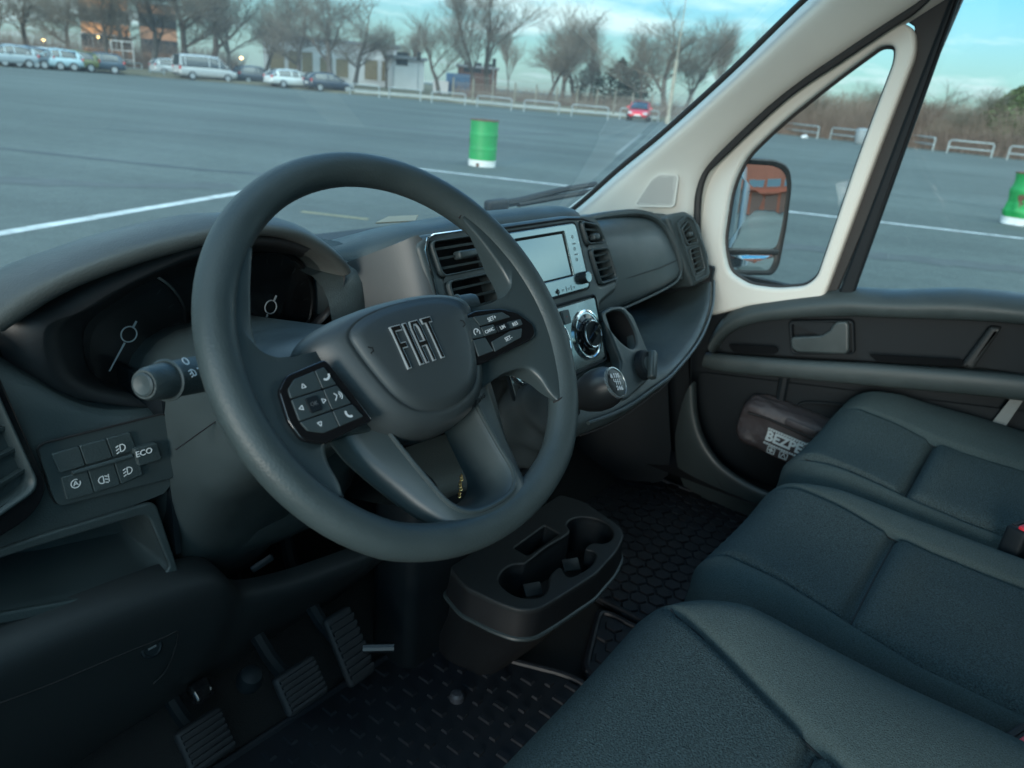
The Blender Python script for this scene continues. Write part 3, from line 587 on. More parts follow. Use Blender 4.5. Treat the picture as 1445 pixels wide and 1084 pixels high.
# ---- buildings behind the trees
def building(lab, pa, pb, depth, H, wallm, wins, winm, name='building', roofm=None, z0=0.0, winframe=None):
    a, b = Vector(pa), Vector(pb); u = (b - a).normalized(); nrm = Vector((-u.y, u.x, 0))
    if (a - cpos).dot(nrm) < 0: nrm = -nrm
    L = (b - a).length; t = thing(name, lab, 'building', tuple((a + b) / 2)); up = Vector((0, 0, 1))
    prism('wall', [a, b, b + nrm * depth, a + nrm * depth], up * H, wallm, t, smooth=0)
    if roofm: prism('roof', [a - u * .3 - nrm * .3 + up * H, b + u * .3 - nrm * .3 + up * H, b + u * .3 + nrm * (depth + .3) + up * H, a - u * .3 + nrm * (depth + .3) + up * H], up * .35, roofm, t, smooth=0)
    for (s, z, ww, hh) in wins:
        c = a + u * (s * L) + up * z - nrm * .02
        w_ = prism('window', [c - u * ww / 2, c + u * ww / 2, c + u * ww / 2 + up * hh, c - u * ww / 2 + up * hh], -nrm * .03, winm, t, smooth=0)
        if winframe:
            o1 = [c - u * ww / 2, c + u * ww / 2, c + u * ww / 2 + up * hh, c - u * ww / 2 + up * hh]; ringframe('frame', [q - nrm * .03 for q in o1], inset([q - nrm * .03 for q in o1], .08), -nrm * .05, winframe, w_, smooth=0)
    return t
WHW = mat('white_render', (0.46, 0.48, 0.48), 0.9, var=.1, vscale=.4); ORW = mat('orange_render', (0.66, 0.27, 0.11), 0.9, var=.2, vscale=.5); DWIN = mat('dark_window', (0.03, 0.035, 0.04), 0.12)
YWIN = mat('ochre_shutters', (0.16, 0.13, 0.075), 0.7, var=.2); BRK = mat('dark_brick', (0.10, 0.055, 0.045), 0.9, var=.2); GRYR = mat('grey_roof', (0.16, 0.17, 0.18), 0.8)
building('long white low building seen through the trees above the parked estate', (57.7282,80.5462,0), (69.5384,70.512,0), 12, 4.845, WHW, [(.10, 1.2, 1.8, 2.4), (.22, 1.2, 1.4, 2.4), (.32, 1.2, 1.4, 2.4), (.46, 1.0, 1.6, 2.2), (.58, 1.0, 1.6, 2.2), (.80, 1.0, 1.7, 2.4), (.93, 1.0, 1.7, 2.4)], YWIN, 'low_building', GRYR, winframe=WHW)
building('white block at the right end of the low building', (66.4868,67.9044,0), (69.6373,66.1133,0), 10, 3.673, WHW, [(.25, 3.0, 1.4, 1.4)], DWIN, 'white_building', GRYR)
building('dark brick house behind the tall trees above the green barrel', (97.2046,84.8234,0), (101.2002,79.9954,0), 10, 4.095, BRK, [(.25, 3.4, 1.3, 1.5), (.5, 3.4, 1.3, 1.5), (.75, 3.4, 1.3, 1.5)], DWIN, 'brick_house', GRYR)
BLUEC = mat('blue_container', (0.05, 0.12, 0.22), 0.6, var=.15)
def container(lab, a, b, H, m):
    a, b = Vector(a), Vector(b); u = (b - a).normalized(); n = Vector((-u.y, u.x, 0)); n = n if (a - cpos).dot(n) > 0 else -n
    t = thing('container', lab, 'container', tuple((a + b) / 2)); z = Vector((0, 0, .4)); prism('box', [a + z, b + z, b + n * 2.4 + z, a + n * 2.4 + z], (0, 0, H), m, t, smooth=0)
    N = 16
    for i in range(N + 1): p = a.lerp(b, i / N) - n * .03 + z; prism('rib', [p - u * .06, p + u * .06, p + u * .06 - n * .05, p - u * .06 - n * .05], (0, 0, H), m, t, smooth=0)
container('blue container behind the rails left of the green barrel', (67.727,60.8003,0), (69.4112,58.8587,0), 2.2, BLUEC)
container('white container by the slender tree left of the green barrel', (65.2893,60.5117,0), (66.3389,59.3517,0), 1.3, mat('white_container', (.5, .5, .5), .6))
building('orange apartment block half hidden behind the trees at upper left', (56.7258,121.6236,0), (62.3483,118.8066,0), 14, 9.452, ORW, [(s, z, 2.2, 1.9) for z in (2, 5.4, 8.8, 12.2, 15.6) for s in (.14, .38, .62, .86)], DWIN, 'apartment_block', GRYR, winframe=WHW)
building('brown building behind the bare trees left of the silver van', (61.1365,113.7822,0), (65.3802,111.3726,0), 12, 8.327, mat('brown_render', (0.30, 0.15, 0.09), .9, var=.2, vscale=.5), [(s, z, 2.0, 1.8) for z in (2, 5.4, 8.8, 12) for s in (.2, .5, .8)], DWIN, 'apartment_block', GRYR)
# lit lamps between the trees
LIT = mat('lit_lamp', (1, .7, .3), .4, emit=(1.0, .62, .22), estr=5)
for px, z, lab in (((34.5057,82.2847,0), 2.084, 'small lit street lamp above the leftmost parked cars'), ((41.3543,85.741,0), 2.888, 'lit street lamp in front of the orange block'), ((43.2542,87.0293,0), 2.891, 'smaller lit street lamp right of the other beside the orange block'), ((51.2122,75.3539,0), 2.159, 'lit street lamp right of the silver van')):
    p = Vector(px); t = thing('street_lamp', lab, 'street lamp', p); tube('post', [p, p + Vector((0, 0, z))], .06, STEEL, t, 6)
    lathe('lamp_head', [(.01, -.12), (.11, -.09), (.16, 0), (.11, .09), (.01, .12)], Matrix.Translation(p + Vector((0, 0, z))), LIT, t, 10)
WF = mat('white_steel', (.6, .62, .6), .6); p = Vector((37.898,76.2909,0))
t = thing('goal_frame', 'white steel frame standing behind the dark blue hatchback', 'frame', p); uu = Vector((.6, -.8, 0))
for s in (0, 1.0, 2.0): tube('post', [p + uu * s, p + uu * s + Vector((0, 0, 2.6))], .06, WF, t, 6)
for z in (1.0, 1.8, 2.6): tube('crossbar', [p + Vector((0, 0, z)), p + uu * 2 + Vector((0, 0, z))], .05, WF, t, 6)
# ---- red garage building behind the van, seen only in the door mirror
RED = mat('red_render', (0.72, 0.20, 0.11), .85, var=.12, vscale=.4); GDOOR = mat('garage_door', (.40, .19, .13), .6); BANDW = mat('window_band', (.28, .36, .38), .2)

# ================================================================== THE VAN'S CAB
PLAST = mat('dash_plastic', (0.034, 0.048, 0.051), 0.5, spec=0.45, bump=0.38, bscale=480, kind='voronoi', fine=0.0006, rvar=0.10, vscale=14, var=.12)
PLASTB = mat('shaded_dash_plastic', (0.016, 0.020, 0.022), 0.55, spec=0.4, bump=0.25, bscale=900, kind='voronoi', fine=0.0004)  # dash plastic darkened, footwell shade put into its colour
PLAST2 = mat('dash_plastic_smooth', (0.034, 0.047, 0.050), 0.42, spec=0.45, bump=0.2, bscale=700, fine=0.0003, rvar=0.09, vscale=16, var=.10)
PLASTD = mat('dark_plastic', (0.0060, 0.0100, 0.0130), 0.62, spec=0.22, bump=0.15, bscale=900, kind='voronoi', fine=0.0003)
GLOSS = mat('gloss_black', (0.008, 0.008, 0.009), 0.08, spec=0.6)
CAVE = mat('cavity_black', (0.008, 0.008, 0.009), 0.8)
RUBB = mat('rubber_seal', (0.012, 0.013, 0.014), 0.65)
TAN = mat('pillar_trim_beige', (0.55, 0.56, 0.52), 0.72, var=0.04, vscale=5, bump=0.12, bscale=700, kind='voronoi', fine=0.0004)
WHEELM = mat('wheel_leatherette', (0.037, 0.051, 0.053), 0.5, spec=0.45, bump=0.24, bscale=430, kind='voronoi', fine=0.0006, rvar=0.09, vscale=16, var=.10)
WHEELS_ = mat('wheel_spoke_plastic', (0.032, 0.045, 0.048), 0.40, spec=0.5, bump=0.15, bscale=1500, fine=0.0002)
ICON = mat('white_print', (0.62, 0.64, 0.65), 0.5)
ICOND = mat('grey_print', (0.10, 0.11, 0.115), 0.5)
CHROME = mat('chrome', (0.75, 0.76, 0.77), 0.12, metal=1.0)
SATIN = mat('satin_silver', (0.45, 0.50, 0.51), 0.22, metal=0.75, rvar=0.05, vscale=12)
def plate(name, M, outer, holes, th, m, parent, bevel=0.0, bres=2, local=False, sink=False):
    # flat part with holes and rounded edges; outer / holes are points in the parent space, M its plane; front face at +th
    Mi = M.inverted(); cu = bpy.data.curves.new(name, 'CURVE'); cu.dimensions = '2D'; cu.fill_mode = 'BOTH'
    cu.extrude = max(1e-5, th / 2 - bevel); cu.bevel_depth = bevel; cu.bevel_resolution = bres; cu.offset = -bevel
    for L in [outer] + list(holes):
        s = cu.splines.new('POLY'); s.points.add(len(L) - 1); s.use_cyclic_u = True
        for i, p in enumerate(L):
            q = Mi @ Vector(p); s.points[i].co = (q.x, q.y, 0, 1)
    to = bpy.data.objects.new('tmp', cu); COL.objects.link(to); dg = bpy.context.evaluated_depsgraph_get()
    me = bpy.data.meshes.new_from_object(to.evaluated_get(dg)); bpy.data.objects.remove(to)
    me.name = name; me.materials.clear(); me.transform(M @ Matrix.Translation((0, 0, th / 2)))
    return me_obj(name, me, m, parent, smooth=40, local=local)
FS = frameM(*[[[0.0, 0.19, 1.357], [1.0, 0.0, 0.0], [0.0, 0.36049, 0.93276], [0.0, -0.93276, 0.36049]][0], [[0.0, 0.19, 1.357], [1.0, 0.0, 0.0], [0.0, 0.36049, 0.93276], [0.0, -0.93276, 0.36049]][1], [[0.0, 0.19, 1.357], [1.0, 0.0, 0.0], [0.0, 0.36049, 0.93276], [0.0, -0.93276, 0.36049]][2]]); NS = FS.col[2].to_3d()
def S(a, b, h=0): return FS @ Vector((a, b, h))
ctr = lambda P: sum((Vector(p) for p in P), Vector()) / len(P)

# ---- shell of the cab
van = thing('van_cab', 'beige and black cab shell of the van with pillar trim, floor and roof', 'van', (0, -0.3, 0.55))
CARPET = mat('floor_carpet', (0.004, 0.005, 0.006), 0.95, bump=0.6, bscale=500, fine=0.002)  # carpet colour lowered to carry the footwell's shade
box('floor', Matrix.Translation((0, -0.25, 0.575)), (1.86, 2.0, 0.05), CARPET, van)
loft('firewall', [[(-.92, .30, .60), (-.92, .48, .70), (-.92, .62, 1.0), (-.92, .72, 1.2)], [(.92, .30, .60), (.92, .48, .70), (.92, .62, 1.0), (.92, .72, 1.2)]], CARPET, van, smooth=60)
box('scuttle', Matrix.Translation((0, .85, 1.12)), (1.9, .34, .12), PLASTD, van)
LINER = mat('roof_liner', (0.30, 0.30, 0.28), 0.95)
RP = [(-.08, 1.905), (-.25, 1.99), (-.6, 2.03), (-1.25, 2.03)]
loft('roof', [[(-.88, y, z - .05), (-.7, y, z), (0, y, z + .03), (.7, y, z), (.88, y, z - .05)] for y, z in RP], LINER, van, smooth=60)
loft('outer_roof', [[(-.95, y, z + .02), (-.7, y, z + .10), (0, y, z + .13), (.7, y, z + .10), (.95, y, z + .02)] for y, z in [(.0, 1.90), (-.25, 2.03), (-.6, 2.08), (-4.6, 2.12)]], mat('van_paint', (0.55, 0.57, 0.57), 0.35, coat=.5), van, smooth=60)
box('bulkhead', Matrix.Translation((0, -1.27, 1.3)), (1.86, .04, 1.5), mat('bulkhead_trim', (0.20, 0.20, 0.19), .9), van)
for s in (-1, 1): box('centre_pillar', Matrix.Translation((s * .93, -1.14, 1.3)), (.07, .26, 1.5), LINER, van, bevel=.02)
# outside skin of the load area, seen in the mirror
box('side_panel', Matrix.Translation((1.0, -2.95, 1.30)), (.05, 3.3, 1.75), MATS['van_paint'], van, bevel=.03)
box('rub_strip', Matrix.Translation((1.035, -2.7, .78)), (.04, 3.7, .16), PLASTD, van, bevel=.015)
box('outer_door_skin', Matrix.Translation((.975, -.34, .78)), (.04, 1.42, .56), MATS['van_paint'], van, bevel=.03)
box('side_panel', Matrix.Translation((-1.0, -2.75, 1.30)), (.05, 3.3, 1.75), MATS['van_paint'], van, bevel=.03)  # unseen left skin of the load area, added to block light
box('door_sill', Matrix.Translation((-.93, -.30, .54)), (.12, 1.7, .16), PLASTD, van, bevel=.02)
# beige trim of the right windscreen pillar
E1 = [(.74, .66, 1.19), (.74, .556, 1.273), (.74, .45, 1.377), (.74, .344, 1.475), (.74, .21, 1.611), (.74, .074, 1.76), (.73, -.08, 1.905)]
E2 = [(.80, .275, 1.22), (.80, .283, 1.312), (.80, .287, 1.39), (.80, .253, 1.453), (.80, .135, 1.591), (.80, -.04, 1.728), (.80, -.20, 1.845)]
secs = []
for a, b in zip(E1, E2):
    a, b = Vector(a), Vector(b); n = Vector((-1, 0, 0)); out = Vector((.05, .03, .03))
    secs.append([a + out, a, a.lerp(b, .12) + n * .014, a.lerp(b, .5) + n * .012, a.lerp(b, .85) + n * .008, b, b + Vector((.05, -.01, -.01))])
secs_pillar = secs; pil = loft('pillar_trim', secs, TAN, van, sub=2, smooth=180)
TWP = [(0.7388,0.4055,1.3157),(0.7693,0.3225,1.3247),(0.7689,0.3236,1.3933),(0.7547,0.362,1.3903),(0.7491,0.3774,1.3771)]
TW = rloop(TWP, .008)
FD = frameM(ctr(TWP), (.345, -.939, 0), (0, 0, 1))      # frame whose normal points into the cab (-x)
tw = plate('speaker_grille', FD, TW, [], .005, mat('grille_beige', (0.40, 0.41, 0.39), .8), pil, bevel=.001)
ringframe('grille_rim', [p + FD.col[2].to_3d() * .0055 for p in TW], [p + FD.col[2].to_3d() * .0055 for p in inset(TW, -.004)], FD.col[2].to_3d() * -.006, TAN, pil)
bm = bmesh.new(); g0, g1 = min(p.y for p in TW), max(p.y for p in TW); h0, h1 = min(p.z for p in TW), max(p.z for p in TW)
def inside(y, z, P):
    c = False
    for i in range(len(P)):
        a, b = P[i - 1], P[i]
        if (a.z > z) != (b.z > z) and y < (b.y - a.y) * (z - a.z) / (b.z - a.z) + a.y: c = not c
    return c
TWi = inset(TW, .004) if inside(*(inset(TW, .004)[0].yz), TW) else inset(TW, -.004)
yy = g0
while yy < g1:
    zz = h0
    while zz < h1:
        if inside(yy, zz, TWi):
            x = ctr(TWP).x - .367 * (yy - ctr(TWP).y) - .0056; s = .0011; bm.faces.new([bm.verts.new((x, yy + s * math.cos(q), zz + s * math.sin(q))) for q in (0, 1.05, 2.1, 3.14, 4.19, 5.24)])
        zz += .0042
    yy += .0042
o = bm_obj('grille_holes', bm, CAVE, pil, smooth=0, recalc=False); o['kind'] = 'stuff'
tube('windscreen_seal', [Vector(p) + Vector((-.012, .012, .012)) for p in spl(E1, 6, False)], .0065, RUBB, van, 8)
tube('door_seal', [Vector(p) + Vector((.012, -.008, -.004)) for p in spl([(0.8,0.2172,1.0279),(0.8,0.2469,1.1471),(0.8,0.2849,1.3119),(0.8,0.2866,1.3986),(0.8,0.2525,1.4504),(0.8,0.1337,1.5866),(0.8,0.0348,1.669),(0.8,-0.0388,1.7281),(0.8,-0.0762,1.7572),(0.8,-0.1045,1.791)], 5, False)], .0092, RUBB, van, 8)
# left pillar, outside the picture but it shades the dash
loft('left_pillar', [[Vector((-p.x * 1.06, p.y, p.z)) for p in sec] for sec in secs_pillar], TAN, van, sub=1, smooth=180)
box('left_side_wall', Matrix.Translation((-.93, .52, .86)), (.06, .46, .66), PLASTD, van, bevel=.02)
# unseen driver door, added part open to keep light off the footwell
od = thing('unseen_driver_door', 'part-open driver door of the van, unseen, added to shade the footwell', 'door', (-.95, .55, .6))
MD = frameM((-1.28, .12, .90), (-.64, -.77, 0), (0, 0, 1))
box('door_panel', MD, (1.08, .66, .09), PLASTB, od, bevel=.02)
ringframe('window_frame', [MD @ Vector(p) for p in ((-.53, .32, 0), (.53, .32, 0), (.50, 1.02, 0), (.05, 1.02, 0))], [MD @ Vector(p) for p in ((-.42, .345, 0), (.48, .345, 0), (.45, .97, 0), (.08, .97, 0))], MD.col[2].to_3d() * .04, RUBB, od)
# ---- windscreen
WSG = glassmat('windscreen_glass', (0.92, 0.96, 0.955), 1.45, dust_veil=.05)
rows = []
for k in range(9):
    f = k / 8; y = .70 - .79 * f; z = 1.835 - 1.01 * y + .014
    rows.append([(x, y + .085 * (1 - (x / .79) ** 2), z + .05 * (1 - (x / .79) ** 2)) for x in [(-.79 + 1.58 * i / 16) for i in range(17)]])
setp(loft('windscreen', rows, WSG, None, smooth=180), 'clear windscreen between the beige pillars above the dashboard', 'windscreen')
# ---- wiper outside, parked at the foot of the windscreen
wp = thing('windscreen_wiper', 'black wiper lying along the foot of the windscreen beside the right pillar', 'wiper', (0.8192,0.72,1.2703))
WA = [Vector(p) for p in ((0.6523,0.76,1.2543), (0.7309,0.75,1.2599), (0.8709,0.71,1.2881), (0.9906,0.67,1.3054))]
tube('wiper_arm', [p + Vector((0, 0, .012)) for p in WA], [.011, .011, .009, .008], RUBB, wp, 8)
tube('wiper_blade', [WA[0].lerp(WA[3], .22) + Vector((0, .005, .0)), WA[3] + Vector((.1, -.02, .004))], .008, RUBB, wp, 6)
box('wiper_joint', frameM(WA[0] + Vector((0, 0, .012)), (WA[1] - WA[0]), (0, 0, 1)), (.07, .03, .03), RUBB, wp, bevel=.008)

# ================================================================== DASHBOARD
dash = thing('dashboard', 'dark grey moulded dashboard with vents, screen, cluster and open shelf', 'dashboard', (0, .3, .95))
def interp(K, x):
    # smooth (cubic) interpolation of keyed profiles along x
    K = sorted(K); X = [k[0] for k in K]
    if x <= X[0]: return K[0][1]
    if x >= X[-1]: return K[-1][1]
    i = max(j for j in range(len(X) - 1) if X[j] <= x); h = X[i + 1] - X[i]; t = (x - X[i]) / h; out = []
    for q in range(len(K[0][1])):
        pt = []
        for c in (0, 1):
            v = [k[1][q][c] for k in K]
            def slope(j):
                if j == 0: return (v[1] - v[0]) / (X[1] - X[0])
                if j == len(X) - 1: return (v[-1] - v[-2]) / (X[-1] - X[-2])
                a, b = (v[j] - v[j - 1]) / (X[j] - X[j - 1]), (v[j + 1] - v[j]) / (X[j + 1] - X[j])
                return 0 if a * b <= 0 else 2 * a * b / (a + b)
            m0, m1 = slope(i) * h, slope(i + 1) * h
            pt.append((2 * t ** 3 - 3 * t * t + 1) * v[i] + (t ** 3 - 2 * t * t + t) * m0 + (-2 * t ** 3 + 3 * t * t) * v[i + 1] + (t ** 3 - t * t) * m1)
        out.append(tuple(pt))
    return out
def xloft(name, K, x0, x1, n, m, sub=1, **k):
    return loft(name, [[(x, y, z) for y, z in interp(K, x)] for x in [x0 + (x1 - x0) * i / n for i in range(n + 1)]], m, dash, sub=sub, smooth=180, **k)
def crest(y, z): return [(.70, 1.15), (.58, 1.235), (y + .13, z - .02), (y + .045, z - .002), (y + .01, z), (y - .006, z - .012), (y - .012, z - .04), (y - .01, z - .07)]
xloft('top_pad', [(-.88, crest(.24, 1.28)), (-.76, crest(.265, 1.30)), (-.70, crest(.34, 1.30)), (-.66, crest(.42, 1.29)), (-.45, crest(.44, 1.285)), (-.31, crest(.42, 1.29)), (-.285, crest(.33, 1.318)), (-.25, crest(.262, 1.345)), (-.21, crest(.236, 1.364)), (-.1, crest(.225, 1.374)), (.0, crest(.215, 1.379)), (.13, crest(.208, 1.379)), (.19, crest(.222, 1.370)), (.25, crest(.27, 1.342)), (.32, crest(.315, 1.326)), (.5, crest(.335, 1.318)), (.64, crest(.32, 1.314)), (.74, crest(.30, 1.308)), (.82, crest(.29, 1.28))], -.88, .82, 68, PLAST)
# left face with switches, tray and lower bolster
left = xloft('left_face', [(-.88, [(.29, 1.32), (.23, 1.30), (.215, 1.25), (.22, 1.15), (.235, 1.12)]), (-.72, [(.30, 1.325), (.255, 1.315), (.238, 1.26), (.236, 1.15), (.238, 1.12)]), (-.665, [(.285, 1.275), (.266, 1.268), (.247, 1.245), (.241, 1.16), (.239, 1.12)]), (-.61, [(.28, 1.225), (.264, 1.221), (.246, 1.21), (.241, 1.16), (.239, 1.12)]), (-.56, [(.28, 1.21), (.264, 1.206), (.246, 1.198), (.241, 1.16), (.239, 1.12)])], -.88, -.553, 16, PLAST)
box('face_end', Matrix.Translation((-.5535, .29, 1.14)), (.006, .10, .2), PLASTD, dash)
FL = frameM((-.62, .2395, 1.17), (1, 0, 0), (0, .02, .2)); NL = FL.col[2].to_3d()
loft('dash_end', [[(-.882, y, z) for y, z in ((.24, 1.285), (.222, 1.25), (.225, 1.13), (.21, 1.04), (.235, .95), (.30, .80))], [(-.884, .68, 1.17), (-.884, .68, 1.10), (-.884, .66, 1.0), (-.884, .64, .95), (-.884, .60, .88), (-.884, .5, .80)]], PLAST, dash, smooth=0)
# tray below the switches
TRo = [Vector(p) for p in [(-0.8012,0.238,1.1291),(-0.7513,0.238,1.1301),(-0.6832,0.238,1.1273),(-0.5766,0.238,1.1188),(-0.5581,0.238,1.0194),(-0.5737,0.238,1.0126),(-0.6696,0.238,1.0335),(-0.7516,0.238,1.0597),(-0.8099,0.238,1.0805)]]
tr = [(-0.7978,0.238,1.1217),(-0.7525,0.238,1.1226),(-0.6845,0.238,1.1178),(-0.5861,0.238,1.1083),(-0.5672,0.238,1.0298),(-0.5806,0.238,1.0256),(-0.6683,0.238,1.0439),(-0.7499,0.238,1.0705),(-0.8036,0.238,1.0891)]
FT = frameM((-.65, .239, 1.08), (1, 0, 0), (0, 0, 1))
plate('tray_surround', FT, rloop(TRo, .01), [rloop(tr, .012)], .006, PLAST, dash, bevel=.002)
trd = [p + Vector((.0, .075, .012)) for p in inset(rloop(tr, .012), -.012 if False else .008)]
loft('tray_inside', [rloop(tr, .012), [p + Vector((0, .03, .003)) for p in rloop(tr, .012)], trd], PLAST2, dash, closed=True, smooth=60)
mesh_obj('tray_back', trd, [tuple(range(len(trd)))], PLAST2, dash, smooth=0)
LIPK = [(-.90, [(.24, 1.06), (.215, 1.052), (.205, 1.035), (.21, 1.01), (.228, .97), (.25, .90), (.30, .80), (.37, .70)]), (-.70, [(.24, 1.048), (.215, 1.042), (.205, 1.028), (.21, 1.005), (.228, .96), (.25, .89), (.30, .80), (.37, .70)]),
        (-.57, [(.25, 1.03), (.222, 1.026), (.208, 1.012), (.212, .985), (.23, .945), (.252, .88), (.30, .79), (.38, .70)]), (-.51, [(.26, 1.005), (.232, 1.002), (.215, .988), (.218, .965), (.235, .93), (.256, .87), (.31, .79), (.38, .70)]),
        (-.475, [(.27, .945), (.255, .943), (.243, .935), (.245, .92), (.255, .90), (.275, .86), (.32, .79), (.38, .70)]), (-.28, [(.27, .90), (.255, .898), (.243, .89), (.245, .878), (.255, .86), (.28, .83), (.33, .77), (.39, .70)]), (-.20, [(.28, .89), (.265, .888), (.253, .88), (.255, .868), (.265, .85), (.29, .82), (.34, .76), (.39, .70)])]
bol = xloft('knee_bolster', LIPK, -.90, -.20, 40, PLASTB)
# fuse cover with its lock
FCP = [(-0.8019,0.248,0.9952),(-0.7371,0.248,0.977),(-0.6598,0.248,0.9616),(-0.5686,0.248,0.948),(-0.5691,0.248,0.923),(-0.5758,0.248,0.8859),(-0.5899,0.248,0.864),(-0.6174,0.248,0.8577),(-0.6855,0.248,0.8691),(-0.8159,0.248,0.9132)]
fcl = [Vector((p[0], .235 + (1.0 - p[2]) * .20 if p[2] < .95 else .238, p[2])) for p in FCP]
def bol_y(x, z):
    P = interp(LIPK, x)
    for (y0, z0), (y1, z1) in zip(P[2:-1], P[3:]):
        if z1 <= z <= z0: return y0 + (y1 - y0) * (z0 - z) / (z0 - z1)
    return P[3][0]
tube('fuse_cover_seam', spl([Vector((p[0], bol_y(p[0], p[2]) - .0006, p[2])) for p in [(-0.7709,0.248,0.9857),(-0.7003,0.248,0.9684),(-0.638,0.248,0.9598),(-0.5876,0.248,0.9516),(-0.5702,0.248,0.949),(-0.5682,0.248,0.9225),(-0.575,0.248,0.8853),(-0.588,0.248,0.8658)]], 4, False), .0012, CAVE, dash, 5)
lp0 = (-0.5992,0.236,0.9431); ML = frameM((lp0[0], bol_y(lp0[0], lp0[2]) + .001, lp0[2]), (1, 0, 0), (0, .35, .9)); ML = ML if ML.col[2].y < 0 else frameM(ML.translation, (-1, 0, 0), (0, .35, .9))
lk = lathe('fuse_cover_lock', [(.012, -.004), (.012, .003), (.010, .0045), (.0085, .003)], ML, PLASTD, dash, 18); lathe('lock_slot', [(.0082, .002), (.001, .0022)], ML, CAVE, lk, 14); box('slot_bar', ML, (.009, .0022, .003), ICOND, lk, c=(0, 0, .003))
# switch panel: blanks, lamp switches, ECO button
SWP = [(-0.6755,0.2405,1.2126),(-0.6691,0.2405,1.2154),(-0.5545,0.2405,1.2106),(-0.5519,0.2405,1.1962),(-0.5547,0.2405,1.1372),(-0.6667,0.2405,1.1498),(-0.6703,0.2405,1.1605)]
sw = plate('switch_panel', FL, rloop(SWP, .005), [], .004, PLAST2, dash, bevel=.001)
tube('panel_gap', [p - Vector((0, .0005, 0)) for p in rloop(SWP, .005)], .0013, CAVE, sw, 5, closed=True)
def pbutton(px, m, parent, M, th, gap=.0007, bev=.0008, off=.0, lab=None):
    P = [Vector(p) + M.col[2].to_3d() * off for p in px]
    o = plate('button', M, rloop(P, .002), [], th, m, parent, bevel=bev)
    return o
BT = [[(-0.6657,0.2365,1.2042),(-0.642,0.2365,1.204),(-0.6393,0.2365,1.1835),(-0.6622,0.2365,1.1837)], [(-0.6413,0.2365,1.2041),(-0.617,0.2365,1.2034),(-0.6139,0.2365,1.1827),(-0.6386,0.2365,1.1836)], [(-0.6163,0.2365,1.2036),(-0.5935,0.2365,1.203),(-0.5899,0.2365,1.1829),(-0.6132,0.2365,1.1828)],
      [(-0.6621,0.2365,1.1792),(-0.6386,0.2365,1.1786),(-0.6363,0.2365,1.1529),(-0.6608,0.2365,1.1552)], [(-0.6379,0.2365,1.1788),(-0.6137,0.2365,1.178),(-0.6109,0.2365,1.1523),(-0.6356,0.2365,1.1534)], [(-0.613,0.2365,1.1781),(-0.5897,0.2365,1.1773),(-0.5876,0.2365,1.1547),(-0.6102,0.2365,1.1525)]]
FLb = frameM((-.62, .2365, 1.17), (1, 0, 0), (0, .02, .2))
for i, b in enumerate(BT): pbutton(b, PLAST, sw, FLb, .004)
plate('button', FLb, rloop([(-0.5946,0.2365,1.1861),(-0.5712,0.2365,1.1857),(-0.5684,0.2365,1.1664),(-0.5922,0.2365,1.1669)], .002), [], .009, PLAST, sw, bevel=.001)
tube('divider_bar', [(-0.6524,0.2325,1.1809),(-0.596,0.2325,1.179)], .0022, PLAST2, sw, 8)
def iconM(px, py_): return None
def at(p, n=.0, M=FL): return Matrix.Translation(Vector(p) + M.col[2].to_3d() * n) @ Matrix(((1, 0, 0, 0), (0, 1, 0, 0), (0, 0, 1, 0), (0, 0, 0, 1)))
def onframe(p, M, lift=0.0):
    R_ = M.to_3x3().to_4x4(); return Matrix.Translation(Vector(p) + M.col[2].to_3d() * lift) @ R_
def lampicon(s, rays=3): return strokes([arc(0, 0, s, -90, 90) + [(-.35 * s, s), (-.35 * s, -s), (0, -s)]] + [[(-.7 * s, s * (.9 - .9 * i)), (-1.5 * s, s * (.9 - .9 * i) - .35 * s)] for i in range(rays)], s * .28)
flatpoly('lamp_icon', lampicon(.0036), onframe((-0.6053,0.2325,1.1913), FLb, .0005), ICON, sw)
flatpoly('lamp_icon', lampicon(.0036), onframe((-0.6011,0.2325,1.1646), FLb, .0005), ICON, sw)
flatpoly('fog_lamp_icon', [[(-x, y) for x, y in p] for p in lampicon(.0036)] + strokes([[(.0062, .004), (.0062, -.004)]], .0008), onframe((-0.6269,0.2325,1.1641), FLb, .0005), ICON, sw)
flatpoly('stop_start_icon', strokes([arc(0, .002, .0042, 60, 380, 14), [(-.002, 0), (0, .0045), (.002, 0)], [(-.0012, .0015), (.0012, .0015)]], .0009), onframe((-0.6509,0.2325,1.1674), FLb, .0005), ICON, sw)
text('off_lettering', 'OFF', onframe((-0.6511,0.2325,1.1606), FLb, .0005), .0042, ICON, sw, bold=.0001)
text('eco_lettering', 'ECO', onframe((-0.5861,0.2277,1.1812), FLb, .0006), .0085, ICON, sw, bold=.0001)

box('side_wall', Matrix.Translation((.925, .50, .80)), (.03, .60, .48), PLASTD, van)
